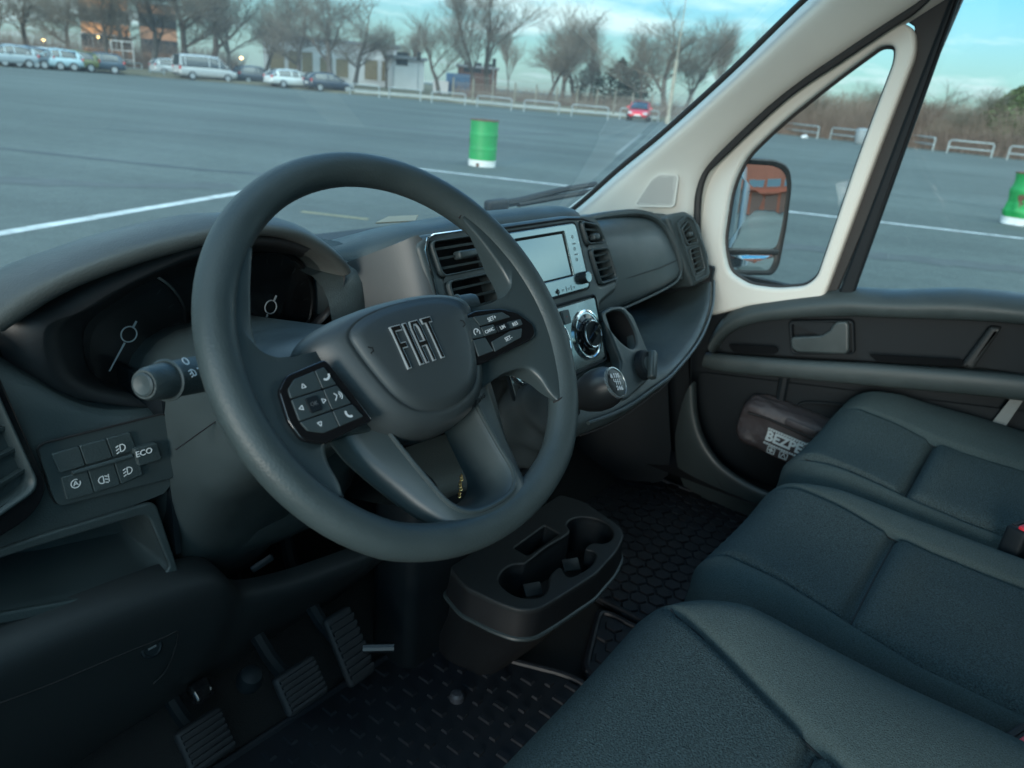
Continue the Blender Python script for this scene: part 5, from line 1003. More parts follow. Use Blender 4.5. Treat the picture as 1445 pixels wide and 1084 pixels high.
# lettering FIAT: tall outlined letters
LT = {'F': [(0, 0), (.30, 0), (.30, .46), (.72, .46), (.72, .60), (.30, .60), (.30, .86), (.85, .86), (.85, 1), (0, 1)], 'I': [(0, 0), (.34, 0), (.34, 1), (0, 1)], 'A': [(0, 0), (.27, 0), (.27, .38), (.62, .38), (.62, 0), (.90, 0), (.90, .82), (.80, 1), (.10, 1), (0, .82)], 'T': [(.28, 0), (.60, 0), (.60, .86), (.88, .86), (.88, 1), (0, 1), (0, .86), (.28, .86)]}
lx = -.031; k = .0135; hh = .040
for ch, adv in (('F', 1.02), ('I', .52), ('A', 1.08), ('T', .9)):
    P = [(lx + x * k * (1.0), -.020 + y * hh) for x, y in LT[ch]]
    Ml = lambda h: frameM((0, 0, h), (1, 0, 0), (0, 1, 0))
    e_ = plate('letter', Ml(.0128), [(x, y, 0) for x, y in P], [[(lx + x * k, -.020 + y * hh, 0) for x, y in ((.27, .52), (.62, .52), (.62, .80), (.55, .88), (.34, .88), (.27, .80))]] if ch == 'A' else [], .0032, mat('letter_edge', (.50, .54, .56), .3, metal=.5), sw_, local=True)
    q = .0009
    inn = [Vector((x, y, .0161)) for x, y in P]; inn = inset(inn, q)
    if max((a - Vector((b[0], b[1], .0161))).length for a, b in zip(inn, P)) > .004: inn = [Vector((x, y, .0161)) for x, y in P]
    plate('letter_face', Ml(.0158), inn, [[(lx + x * k, -.020 + y * hh, 0) for x, y in ((.20, .49), (.70, .49), (.70, .82), (.58, .92), (.31, .92), (.20, .82))]] if ch == 'A' else [], .0006, mat('letter_black', (.012, .011, .010), .25), e_, local=True)
    lx += adv * k
def horn(x, y): return strokes([[(x - .006, y + .003), (x - .002, y + .001)], [(x - .006, y - .003), (x - .002, y - .001)], [(x - .002, y + .002), (x - .002, y - .002)], [(x + .001, y + .0035), (x + .005, y + .002), (x + .005, y - .002), (x + .001, y - .0035)]], .0009)
for x in (-.052, .050): flatpoly('horn_mark', horn(x, .006), frameM((0, 0, .0125 if x > 0 else .0122), (1, 0, 0), (0, 1, 0)), CAVE, sw_, ext=.0004, local=True)
text('airbag_lettering', 'AIRBAG', frameM((.045, -.0665, -.0035), (.96, .25, -.08), (.1, .9, .55)), .007, PLASTD, sw_, ext=.0004, local=True)
# button pods
def pod(s, outline, buttons):
    O = [Vector((x, y, .0035)) for x, y in outline]; FMp = frameM((0, 0, .002), (1, 0, 0), (0, 1, 0))
    pd = plate('button_pod', FMp, rloop(O, .004), [], .0065, GLOSS, sw_, bevel=.0012, local=True)
    for b in buttons: plate('button', frameM((0, 0, .0072), (1, 0, 0), (0, 1, 0)), rloop([Vector((x, y, 0)) for x, y in b], .0012), [], .0026, PLAST2, pd, bevel=.0006, local=True)
    return pd
pL = [(-.098, .010), (-.136, .006), (-.147, -.004), (-.150, -.028), (-.146, -.045), (-.128, -.054), (-.080, -.050), (-.088, -.022)]
bL = [[(-.103, .004), (-.112, .003), (-.112, -.0125), (-.099, -.0125)], [(-.1128, .003), (-.132, .001), (-.140, -.005), (-.141, -.0125), (-.1128, -.0125)], [(-.1128, -.0135), (-.141, -.0135), (-.142, -.031), (-.1128, -.031)], [(-.099, -.0135), (-.112, -.0135), (-.112, -.031), (-.0935, -.031)], [(-.1128, -.032), (-.142, -.032), (-.139, -.040), (-.127, -.046), (-.1128, -.0455)], [(-.093, -.032), (-.112, -.032), (-.112, -.0455), (-.088, -.0445)]]
pod(-1, pL, bL)
pR = [(p[0], p[1]) for p in [(0.0589,0.0121,0.006),(0.0784,0.0154,0.006),(0.1124,0.0108,0.006),(0.1312,0.0028,0.006),(0.1468,-0.0148,0.006),(0.1439,-0.0262,0.006),(0.1344,-0.0296,0.006),(0.0666,-0.0356,0.006),(0.05,-0.0356,0.006)]]
TRc = [[(0.0717,0.0098,0.01),(0.1114,0.0065,0.01),(0.1197,-0.0008,0.01),(0.0752,-0.0008,0.01)], [(0.0755,-0.002,0.01),(0.093,-0.003,0.01),(0.0932,-0.0119,0.01),(0.0752,-0.0115,0.01)], [(0.1119,-0.0046,0.01),(0.1318,-0.0058,0.01),(0.1311,-0.0121,0.01),(0.1123,-0.0125,0.01)], [(0.0803,-0.0188,0.01),(0.1101,-0.0143,0.01),(0.1279,-0.0153,0.01),(0.1212,-0.024,0.01),(0.0791,-0.0291,0.01)], [(0.0598,0.0109,0.01),(0.0706,0.0097,0.01),(0.0745,-0.0011,0.01),(0.0742,-0.0116,0.01),(0.0595,-0.0107,0.01)], [(0.0587,-0.012,0.01),(0.0749,-0.0129,0.01),(0.0777,-0.028,0.01),(0.0566,-0.0285,0.01)]]
pr_ = pod(1, pR, [[(p[0], p[1]) for p in b] for b in TRc])
plate('button', frameM((0, 0, .0092), (1, 0, 0), (0, 1, 0)), rloop([Vector(p) for p in ((-.131, -.016, 0), (-.120, -.016, 0), (-.120, -.0285, 0), (-.131, -.0285, 0))], .002), [], .0022, PLASTD, sw_, bevel=.0006, local=True)
plate('button', frameM((0, 0, .0092), (1, 0, 0), (0, 1, 0)), rloop([Vector((p[0], p[1], 0)) for p in [(0.0932,-0.0054,0.011),(0.1095,-0.0052,0.011),(0.1099,-0.0131,0.011),(0.0936,-0.0124,0.011)]], .0015), [], .0022, PLASTD, sw_, bevel=.0006, local=True)
FZ = lambda x, y, h=.0099, r=0: frameM((x, y, h), (math.cos(r), math.sin(r), 0), (-math.sin(r), math.cos(r), 0))
RT = rad(5)
for s, p, sz in (('SET+', [(0.0941,0.0029,0.01)][0], .0058), ('CANC', [(0.084,-0.0078,0.01)][0], .0046), ('RES', [(0.121,-0.009,0.01)][0], .0052), ('SET-', [(0.1038,-0.021,0.01)][0], .0058)): text('lettering', s, FZ(p[0], p[1], .0099, RT), sz, ICON, sw_, ext=.0001, local=True, bold=.00008)
p = [(0.101,-0.0089,0.0115)][0]; text('lettering', 'LIM', FZ(p[0], p[1], .0115, RT), .0050, ICON, sw_, ext=.0001, local=True, bold=.00008)
text('lettering', 'OK', FZ(-.1255, -.0222, .0115), .0045, ICOND, sw_, ext=.0001, local=True)
tri = lambda s: strokes([[(-s, -s * .8), (s, -s * .8), (0, s), (-s, -s * .8)]], s * .35)
for x, y, r in ((-.127, -.006, 0), (-.127, -.0385, math.pi), (-.1365, -.022, math.pi / 2), (-.1155, -.022, -math.pi / 2)): flatpoly('arrow_mark', tri(.0019), FZ(x, y, .0099, r), ICON, sw_, ext=.0002, local=True)
ph = strokes([arc(0, 0, .0035, 200, 340, 8)], .0018)
flatpoly('phone_mark', ph, FZ(-.1055, -.003, .0099, .5), ICON, sw_, ext=.0002, local=True); flatpoly('phone_mark', ph, FZ(-.0985, -.0375, .0099, -.9), ICON, sw_, ext=.0002, local=True)
flatpoly('voice_mark', strokes([[(-.002, .003), (0, .001), (-.001, -.001), (-.003, -.003)], arc(.001, 0, .002, -60, 60, 5), arc(.001, 0, .0036, -60, 60, 5)], .0007), FZ(-.103, -.022, .0099), ICON, sw_, ext=.0002, local=True)
flatpoly('cruise_mark', strokes([arc(0, 0, .0036, -40, 220, 10), [(0, 0), (.0022, .0022)]], .0009), FZ(*[(0.0673,-0.0058,0.01)][0][:2], .0099), ICON, sw_, ext=.0002, local=True)

# ---- column shroud and stalks
shr = thing('steering_column', 'smooth dark steering column shroud behind the wheel', 'steering column', (-.45, .2, 1.0))
SC_ = []
for y, cz, hw, hh_ in ((.055, 1.262, .060, .040), (.075, 1.258, .080, .055), (.13, 1.235, .092, .070), (.20, 1.195, .100, .095), (.27, 1.13, .108, .15), (.34, 1.08, .112, .19), (.42, 1.04, .114, .21)):
    SC_.append([(-.452 + hw * math.copysign(abs(math.cos(q)) ** .55, math.cos(q)), y, cz + hh_ * math.copysign(abs(math.sin(q)) ** .6, math.sin(q))) for q in [2 * math.pi * i / 28 for i in range(28)]])
loft('shroud', SC_, PLAST2, shr, closed=True, cap=True, smooth=180)
KB = [(-.56, [(.30, 1.23), (.272, 1.20), (.262, 1.12), (.27, 1.02), (.31, .95), (.40, .90)]), (-.45, [(.29, 1.22), (.245, 1.19), (.232, 1.10), (.245, 1.01), (.29, .945), (.40, .90)]), (-.30, [(.30, 1.22), (.262, 1.19), (.25, 1.10), (.26, 1.0), (.30, .93), (.40, .89)]), (-.235, [(.33, 1.22), (.30, 1.19), (.29, 1.10), (.30, 1.0), (.34, .93), (.42, .89)])]
loft('column_surround', [[(x, y, z) for y, z in interp(KB, x)] for x in [-.556 + .325 * i / 18 for i in range(19)]], PLAST2, shr, smooth=180, sub=1)
tube('shroud_seam', spl([(-0.5896,0.16,1.2102),(-0.5581,0.16,1.2221),(-0.5331,0.16,1.2309)], 4, False), .0008, CAVE, shr, 5)
box('tilt_lever', frameM((-0.451,0.235,0.9769), (.8, -.3, .4), (0, 0, 1)), (.030, .010, .006), PLASTD, shr, bevel=.003)
def stalk(name, a, b, r0, r1, lab, cap):
    a, b = Vector(a), Vector(b); d = (b - a).normalized(); t = thing(name, lab, 'control stalk', tuple(a)); u = d.cross(Vector((0, 0, 1))).normalized(); M = frameM(a, u, d.cross(u) * -1)
    if M.col[2].to_3d().dot(d) < 0: M = frameM(a, u, d.cross(u))
    L = (b - a).length
    body = lathe('stalk_grip', [(r0 * .55, 0), (r0 * .6, L * .1), (r0, L * .22), (r0 * 1.02, L * .52)], M, PLASTD, t, 26)
    lathe('stalk_end', [(r0 * 1.06, L * .52), (r0 * 1.10, L * .54), (r1 * 1.02, L * .90), (r1 * .93, L * .975), (r1 * .80, L)], M, PLAST, t, 26)
    if cap:
        lathe('end_ring', [(r1 * .80, L * .985), (r1 * .74, L * 1.0), (r1 * .70, L * .985)], M, CAVE, t, 22, cap=False)
        lathe('end_button', [(r1 * .69, L * .98), (r1 * .67, L * 1.008), (r1 * .55, L * 1.014), (.0005, L * 1.006)], M, PLAST2, t, 22)
    tube('grip_ring', [M @ Vector((r0 * 1.085 * math.cos(q), r0 * 1.085 * math.sin(q), L * .855)) for q in [2 * math.pi * i / 24 for i in range(24)]], .0016, PLAST2, t, 6, closed=True)
    return t, M, L
a1, b1 = Vector((-.500, .135, 1.285)), Vector((-0.655,0.0768,1.3188))
t1, M1, L1 = stalk('light_stalk', a1, b1, .0145, .0140, 'grey light and indicator stalk left of the steering wheel', True)
def wrap_icon(px, t, polys, M=None, lift=0.0): flatpoly('stalk_mark', polys, M, ICON, t, ext=.0003)
dv = (b1 - a1).normalized(); vd = (Vector((-.92, -.45, 1.55)) - Vector((-0.6,0.1018,1.3137))).normalized(); nv = (vd - dv * vd.dot(dv)).normalized()
nv = nv + Vector((0, 0, .6)); nv = (nv - dv * nv.dot(dv)).normalized(); base = a1 + dv * L1 * .79 + nv * .0163
MI = frameM(base, -dv, dv.cross(nv) * (1 if (dv.cross(nv)).z > 0 else -1))
flatpoly('lamp_mark', strokes([arc(0, .006, .003, 0, 360, 12)], .0011) + [[(x * .8, y * .8 - .005) for x, y in p] for p in lampicon(.0036)] + strokes([[(.007, -.002), (.012, -.002)]], .0012), MI, ICON, t1, ext=.0004)
a2, b2 = Vector((-.395, .130, 1.288)), Vector((-0.262,0.075,1.3166))
t2, M2, L2 = stalk('wiper_stalk', a2, b2, .0135, .0135, 'dark wiper stalk peeking out right of the airbag cover', False)
dv = (b2 - a2).normalized(); vd = (Vector((-.92, -.45, 1.55)) - b2).normalized(); nv = (vd - dv * vd.dot(dv)).normalized()
MI = frameM(a2 + dv * L2 * .80 + nv * .0152, dv, dv.cross(nv) * (1 if (dv.cross(nv)).z > 0 else -1))
flatpoly('wiper_mark', strokes([[(-.003, .003), (.003, .003), (.0016, -.001), (-.0016, -.001), (-.003, .003)], [(-.005, -.003), (-.001, -.003)], arc(-.012, -.001, .002, 0, 360, 8), [(-.015, .004), (-.010, .004), (-.012, .001), (-.015, .004)]], .0007), MI, ICON, t2, ext=.0004)

# ---- gear lever in the dash
kc = Vector((-0.0727,0,1.1815)); base = Vector((-.085, .140, 1.080)); ax = Vector((.0, -.80, .60)).normalized()
gt = thing('gear_lever', 'black ball gear lever with shift diagram rising from a leather boot', 'gear lever', tuple(base))
LEA = mat('boot_leather', (0.017, 0.024, 0.027), .75, spec=.2, bump=.3, bscale=600, fine=.0005, rvar=.06, vscale=20)
bs = []
for k in range(15):
    f = k / 14; p = base.lerp(kc - ax * .050, f * .95) + Vector((0, 0, .018 * math.sin(f * 3.14))); r0 = .050 * (1 - f) ** .8 + .017; rr = []
    for i in range(24):
        q = 2 * math.pi * i / 24; fold = 1 + .15 * math.sin(f * 22 + 1.5 * math.sin(q * 2 + 1)) * (.5 + .5 * f) + .13 * math.sin(q * 4 + f * 6)
        u = Vector((1, 0, 0)); v = ax.cross(u).normalized(); rr.append(p + r0 * fold * (math.cos(q) * u + math.sin(q) * v * 1.1))
    bs.append(rr)
loft('boot', bs, LEA, gt, closed=True, smooth=180, sub=1)
tube('boot_frame', [base - ax * .012 + (.068 * math.cos(q) * Vector((1, 0, 0)) + .075 * math.sin(q) * ax.cross(Vector((1, 0, 0))).normalized()) for q in [2 * math.pi * i / 28 for i in range(28)]], .008, PLASTD, gt, 8, closed=True)
tube('lever', [base.lerp(kc, .5), kc - ax * .02], [.013, .013], PLASTD, gt, 14)
MKb = frameM(kc, Vector((1, 0, 0)) - ax * ax.x, ax.cross(Vector((1, 0, 0)) - ax * ax.x))
if MKb.col[2].to_3d().dot(ax) < 0: MKb = frameM(kc, -(Vector((1, 0, 0)) - ax * ax.x), ax.cross(Vector((1, 0, 0)) - ax * ax.x))
lathe('lever_collar', [(.0125, -.058), (.0135, -.056), (.0135, -.048), (.0125, -.046)], MKb, CHROME, gt, 20)
kb = lathe('knob', [(.013, -.046), (.017, -.040), (.0235, -.028), (.0285, -.012), (.0295, .002), (.0275, .014), (.0232, .0225), (.0215, .0258)], MKb, mat('knob_plastic', (.020, .021, .022), .38, bump=.2, bscale=1100, kind='voronoi', fine=.0003), gt, 36)
lathe('knob_ring', [(.0222, .0245), (.0220, .0275), (.0200, .0282), (.0196, .027)], MKb, SATIN, kb, 32)
lathe('knob_badge', [(.0196, .0270), (.012, .0288), (.0005, .0294)], MKb, mat('badge_black', (.006, .006, .007), .35), kb, 28)
vd = (Vector((-.92, -.45, 1.55)) - kc).normalized()
upv = Vector((0.25, .35, 1)); upv = upv - ax * upv.dot(ax); MBg = frameM(kc + ax * .0298, upv.cross(ax) , upv)
if MBg.col[2].to_3d().dot(ax) < 0: MBg = frameM(kc + ax * .0298, -(upv.cross(ax)), upv)
flatpoly('shift_pattern', strokes([[(-.0045, .004), (-.0045, -.004)], [(0, .004), (0, -.004)], [(.0045, .004), (.0045, -.004)], [(-.0085, 0), (.0045, 0)], [(-.0085, 0), (-.0085, .004)]], .0011), MBg, ICON, kb, ext=.0003)
for s, x, y in (('R', -.0105, .0078), ('1', -.0045, .0085), ('3', .0002, .0085), ('5', .0050, .0085), ('2', -.0045, -.0090), ('4', .0002, -.0090), ('6', .0052, -.0090)): text('shift_number', s, MBg @ Matrix.Translation((x, y, 0)), .0080, ICON, kb, ext=.0003, bold=.0003)

# ---- cup holder box on the floor tunnel
cb = thing('floor_console', 'dark floor console with two cup holders and coin slot below the dash', 'console', (.03, .12, .6))
CT = [Vector(p) for p in [(-0.1467,0.148,0.82),(-0.1416,0.0871,0.82),(-0.1334,0.054,0.82),(-0.1128,0.0343,0.82),(-0.0659,0.0267,0.82),(0.0303,0.0161,0.82),(0.113,0.0241,0.82),(0.1639,0.0384,0.82),(0.1866,0.0585,0.82),(0.2008,0.1032,0.82),(0.215,0.1547,0.82)]]
back = [CT[-1] + Vector((-.01, .05, 0)), CT[0] + Vector((.02, .055, 0))]
CTl = rloop(CT + back, .012, 3)
FCz = frameM((.03, .12, .808), (1, 0, 0), (0, 1, 0))
hole = spl([(-0.1013,0.1186,0.82),(-0.0736,0.133,0.82),(-0.049,0.1327,0.82),(-0.0343,0.1231,0.82),(-0.0244,0.1186,0.82),(0.0371,0.1206,0.82),(0.1003,0.1162,0.82),(0.1194,0.1333,0.82),(0.1415,0.1383,0.82),(0.1652,0.1283,0.82),(0.1789,0.1041,0.82),(0.176,0.0795,0.82),(0.1594,0.0594,0.82),(0.1343,0.0493,0.82),(0.1136,0.0546,0.82),(0.1029,0.0686,0.82),(0.0789,0.0684,0.82),(0.082,0.053,0.82),(0.0699,0.0414,0.82),(0.0374,0.0342,0.82),(-0.0043,0.0412,0.82),(-0.0093,0.0519,0.82),(0.0023,0.0708,0.82),(-0.0288,0.0696,0.82),(-0.059,0.053,0.82),(-0.0845,0.0489,0.82),(-0.1034,0.0639,0.82),(-0.1102,0.0864,0.82)], 3)
slot = rloop([(-0.0071,0.1598,0.82),(0.0907,0.1623,0.82),(0.0856,0.1279,0.82),(-0.0087,0.1285,0.82)], .004)
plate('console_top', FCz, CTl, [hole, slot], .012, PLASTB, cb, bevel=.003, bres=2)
lofted = []
for z, sc in ((.812, 1.0), (.790, 1.012), (.772, 1.03), (.764, 1.03), (.760, .98), (.70, .86), (.60, .74)):
    c = ctr(CTl); sh_ = max(0, .76 - z) * .55; lofted.append([Vector((c.x + (p.x - c.x) * sc, c.y + (p.y - c.y) * sc + sh_, z)) for p in CTl])
loft('console_body', lofted, mat('console_shaded', (.0045, .006, .008), .6), cb, closed=True, smooth=50)  # body darkened, the shade below the dash is in the colour
tube('console_ridge', [Vector((ctr(CTl).x + (p.x - ctr(CTl).x) * 1.03, ctr(CTl).y + (p.y - ctr(CTl).y) * 1.03, .768)) for p in CTl], .004, PLAST2, cb, 8, closed=True)
for L, d, nm in ((hole, .075, 'cup_well'), (slot, .04, 'coin_well')):
    w_ = loft(nm, [[Vector((p.x, p.y, .818)) for p in L], [Vector((p.x, p.y, .82 - d)) for p in L]], PLASTD, cb, closed=True, smooth=50); mesh_obj('well_floor', [(p.x, p.y, .82 - d) for p in L], [tuple(range(len(L)))], CAVE, w_, smooth=0)
for px in ((-0.0554,0.0824,0.8), (0.0465,0.0742,0.8)): box('cup_spring', frameM(px, (.8, -.5, 0), (.4, .6, .6)), (.03, .022, .004), PLASTB, cb, bevel=.0015)

box('centre_panel', Matrix.Translation((.03, .29, .78)), (.40, .10, .40), PLASTD, dash, bevel=.02)
# ---- pedals
PAD = mat('pedal_rubber', (.007, .009, .012), .7)  # rubber darkened to paint in footwell shade
def pedal(c, lab, w_, h_, tilt, nrib, yaw=0):
    c = Vector(c); t = thing('pedal', lab, 'pedal', tuple(c), 'pedals in the driver footwell'); M = frameM(c, (math.cos(yaw), math.sin(yaw), 0), (-math.sin(yaw) * .6, .6, tilt))
    box('pad', M, (w_, h_, .014), PAD, t, bevel=.006, seg=3)
    for i in range(nrib): box('rib', M, (w_ * .86, h_ / nrib * .42, .006), PAD, t, c=(0, -h_ * .42 + (i + .5) * h_ * .84 / nrib, .009))
    n = M.col[2].to_3d(); v = M.col[1].to_3d()
    tube('arm', spl([c - n * .01, c - n * .05 + v * .05, c - n * .06 + v * .16, c + Vector((0, .16, .26))], 4, False), .011, PLASTD, t, 8)
pedal((-0.5156,0.2867,0.7), 'clutch pedal, leftmost ribbed rubber pad in the dark footwell', .068, .062, .8, 6)
pedal((-0.4018,0.2303,0.75), 'brake pedal, middle ribbed pad in the dark footwell', .068, .058, .8, 6)
pedal((-0.3036,0.2418,0.75), 'accelerator pedal, rightmost narrow pad in the dark footwell', .05, .11, .9, 8)
bx_ = thing('pedal_bracket', 'dark pedal bracket housing above the brake pedal', 'bracket', (-0.4586,0.2585,0.8))
lathe('housing', [(.016, 0), (.018, .012), (.014, .025), (.006, .03)], frameM((-0.4531,0.2772,0.76), (1, 0, 0), (0, .9, .4)), PLASTD, bx_, 20)
tube('steel_rod', [(-0.316,0.1977,0.78),(-0.2847,0.1658,0.78)], .006, mat('dimmed_steel', (.07, .08, .09), .4, metal=.9), bx_, 8)  # rod steel dimmed in colour for the shaded footwell
box('bolt', frameM((-0.5024,0.3123,0.76), (1, 0, 0), (0, .8, .6)), (.03, .03, .02), GLOSS, bx_, bevel=.006)

# ---- floor mats
MATR = mat('mat_rubber', (.009, .012, .017), .55, bump=.2, bscale=300, fine=.001)  # mat tone includes painted footwell shade
def hexmat(name, lab, poly, x0, x1, y0, y1, pitch, z, style):
    P = [Vector(p) for p in poly]; t = thing(name, lab, 'floor mat', (ctr(P).x, ctr(P).y, z), 'rubber floor mats')
    plate('mat_base', frameM((ctr(P).x, ctr(P).y, z), (1, 0, 0), (0, 1, 0)), rloop(P, .03), [], .006, MATR, t, bevel=.002)
    rimp = [Vector((p.x, p.y, z + .007)) for p in rloop(inset(P, .008), .03)]; tube('mat_rim', rimp, .006, MATR, t, 8, closed=True)
    bm = bmesh.new(); r = 0; y = y0
    PI_ = [Vector((0, p.x, p.y)) for p in inset(P, .022)]
    while y < y1:
        x = x0 + (pitch / 2 if r % 2 else 0)
        while x < x1:
            if inside(x, y, PI_):
                if style == 'hex':
                    q = [(pitch * .52 * math.cos(a), pitch * .52 * math.sin(a)) for a in [rad(30 + 60 * i) for i in range(6)]]
                    a_ = [bm.verts.new((x + u, y + v, z + .0062)) for u, v in q]; b_ = [bm.verts.new((x + u * .9, y + v * .9, z + .0105)) for u, v in q]
                else:
                    s = pitch * .16; q = [(-s, -s * 2), (s, -s * 2), (s, s * 2), (-s, s * 2)] if (r % 2) else [(-s * 1.2, -s), (s * 1.2, -s), (s * 1.2, s), (-s * 1.2, s)]
                    a_ = [bm.verts.new((x + u, y + v, z + .0062)) for u, v in q]; b_ = [bm.verts.new((x + u * .8, y + v * .8, z + .010)) for u, v in q]
                n = len(q); bm.faces.new(b_)
                for i in range(n): bm.faces.new((a_[i], a_[(i + 1) % n], b_[(i + 1) % n], b_[i]))
            x += pitch
        y += pitch * .866; r += 1
    o = bm_obj('tread', bm, MATR, t, smooth=20); o['kind'] = 'stuff'
hexmat('floor_mat', 'black rubber mat with honeycomb tread in the passenger footwell', [(.225, -.30, 0), (.80, -.30, 0), (.80, .34, 0), (.30, .40, 0), (.225, .10, 0)], .2, .85, -.3, .5, .036, .602, 'hex')
hexmat('floor_mat', 'black rubber mat with honeycomb tread between the seats', [(.03, -.35, 0), (.215, -.35, 0), (.215, .095, 0), (.03, .02, 0)], 0, .25, -.4, .2, .036, .602, 'hex')
hexmat('floor_mat', 'black rubber mat with short raised bars in the driver footwell', [(-.72, -.30, 0), (.02, -.30, 0), (.02, .03, 0), (-.09, .30, 0), (-.70, .33, 0)], -.75, .05, -.35, .4, .038, .602, 'bar')
for px, lab in (((-0.0834,0.2874,0.615), 'round grey mat clip at the far edge of the driver mat'), ((-0.0628,0.2045,0.615), 'round grey mat clip beside the floor console'), ((-0.1604,0.1399,0.615), 'round grey mat clip nearest the driver seat')):
    o = lathe('mat_clip', [(.012, -.006), (.012, .004), (.008, .008), (.0005, .009)], Matrix.Translation(Vector(px)), mat('clip_grey', (.04, .045, .055), .5), None, 14); setp(o, lab, 'clip', 'clips holding the driver mat')

# ---- seats
FAB = mat('seat_fabric', (.053, .074, .076), .98, spec=.08, bump=1.0, bscale=520, fine=.003, var=.6, vscale=480)
FABR = mat('seat_side_fabric', (.056, .077, .077), .98, spec=.08, bump=.8, bscale=700, fine=.0018, var=.4, vscale=650)
def cushion(root, x0, x1, yf, yb, zt, sl, sr, tilt, ycross, bl, br, rc=.11, rl=None, flare=0.04):
    # sl/sr: inner seams as functions of depth; bl/br: bolster heights; ycross: depth of the cross seam
    nx, ny = 84, 84; W_ = (x1 - x0) / 2; xc = (x0 + x1) / 2; D = yf - yb; grid = []
    def top(x, dy, d):
        z = zt - tilt * dy
        e = .075
        if d < e: z -= .085 * (1 - math.sqrt(max(0, 1 - (1 - d / e) ** 2)))
        a, b = sl(dy), sr(dy)
        if x < a: z += bl * math.sin(min(1, (a - x) / max(.02, (a - x0))) * math.pi) ** .8 * min(1, dy / .12)
        if x > b: z += br * math.sin(min(1, (x - b) / max(.02, (x1 - b))) * math.pi) ** .8 * min(1, dy / .12)
        if a < x < b: z -= .008 * math.sin((x - a) / (b - a) * math.pi) - .006 * math.sin(min(1, dy / ycross) * math.pi) if dy < ycross else -.004 * math.sin((x - a) / (b - a) * math.pi)
        g = .011 * (math.exp(-((x - a) / .0045) ** 2) + math.exp(-((x - b) / .0045) ** 2)) * min(1, max(0, (dy - .03) / .05))
        if a < x < b: g = max(g, .017 * math.exp(-((dy - ycross) / .0075) ** 2)) - .007 * math.exp(-((dy - ycross - .03) / .02) ** 2) * math.sin((x - a) / (b - a) * math.pi) ** .5
        return z - g
    for r in range(ny + 1):
        f = r / ny; dy = D * (f ** 1.25); y = yf - dy
        w_ = W_ - (rc - math.sqrt(max(0, rc * rc - (rc - dy) ** 2)) if dy < rc else 0) * .9
        row = []; L_, R_ = xc - w_, xc + w_; a_, b_ = max(L_ + .012, sl(dy)), min(R_ - .012, sr(dy))
        if b_ < a_ + .02: a_, b_ = (a_ + b_) / 2 - .01, (a_ + b_) / 2 + .01
        for c in range(nx + 1):
            if c <= 22: x = L_ + (a_ - L_) * (c / 22) ** 1.1
            elif c <= 62: x = a_ + (b_ - a_) * (c - 22) / 40
            else: x = R_ - (R_ - b_) * ((84 - c) / 22) ** 1.1
            d = min(x - L_, R_ - x, dy * 1.0); wob = .0025 * noise.noise(Vector((x * 9, y * 9, zt * 3)))
            row.append(Vector((x, y, top(x, dy, d) + wob)))
        grid.append(row)
    # stitched seams lie in the grooves
    THR = mat('seam_thread', (.012, .016, .018), .9); up3 = Vector((0, 0, .0016))
    for c_ in (22, 62): tube('seam', [grid[r][c_] + up3 for r in range(10, ny + 1, 2)], .0013, THR, root, 5)
    rc_ = min(range(ny + 1), key=lambda r: abs(D * ((r / ny) ** 1.25) - ycross)); tube('seam', [grid[rc_][c] + up3 for c in range(23, 62, 2)], .0013, THR, root, 5)
    # skirts
    def skirt(p, k):
        o = Vector((p.x - xc, p.y - (yb + yf) / 2, 0)).normalized(); return Vector((p.x, p.y, zt - .085 - k * .10)) + o * (.008 * math.sin(k * 3.14) - .02 * k * k)
    full_ = []
    for r, row in enumerate(grid):
        L = [skirt(row[0], k) for k in (2.2, 1.0, .35)]; Rr = [skirt(row[-1], k) for k in (.35, 1.0, 2.2)]; full_.append(L + row + Rr)
    front = []
    for k in (2.2, 1.0, .35): front.append([skirt(p, k) if 3 <= i < len(full_[0]) - 3 else skirt(grid[0][0 if i < 3 else -1], max(k, 0)) for i, p in enumerate(full_[0])])
    allr = front + full_
    n = len(allr[0]); reg = {'insert': [], 'front': [], 'bolster_a': [], 'bolster_b': []}
    for r in range(len(allr) - 1):
        for c in range(n - 1):
            q = (allr[r][c] + allr[r + 1][c + 1]) / 2; dy = yf - q.y; key = 'insert'
            if c < 25: key = 'bolster_a'
            elif c >= 65: key = 'bolster_b'
            elif dy < ycross: key = 'front'
            reg[key].append((r, c))
    for key, nm, m_ in (('insert', 'cushion_insert', FAB), ('front', 'cushion_front', FAB), ('bolster_a', 'bolster', FABR), ('bolster_b', 'bolster', FABR)):
        vid = {}; vs_ = []; fs_ = []
        for r, c in reg[key]:
            f = []
            for rr, cc in ((r, c), (r, c + 1), (r + 1, c + 1), (r + 1, c)):
                if (rr, cc) not in vid: vid[(rr, cc)] = len(vs_); vs_.append(allr[rr][cc])
                f.append(vid[(rr, cc)])
            fs_.append(tuple(f))
        if fs_: mesh_obj(nm, vs_, fs_, m_, root, smooth=180)
def backrest(root, x0, x1, yb, z0, m_):
    secs = []
    for k in range(7):
        f = k / 6; y = yb - .02 - .14 * f; z = z0 + .62 * f; w_ = (x1 - x0) / 2 * (1 - .12 * f * f); c = (x0 + x1) / 2
        secs.append([(c + w_ * math.copysign(abs(math.cos(q)) ** .5, math.cos(q)), y + .06 * math.copysign(abs(math.sin(q)) ** .6, math.sin(q)), z) for q in [2 * math.pi * i / 20 for i in range(20)]])
    loft('backrest', secs, m_, root, closed=True, cap=True, smooth=180)
ds = thing('driver_seat', 'dark grey fabric driver seat cushion in the near foreground', 'seat', (-.43, -.45, .6))
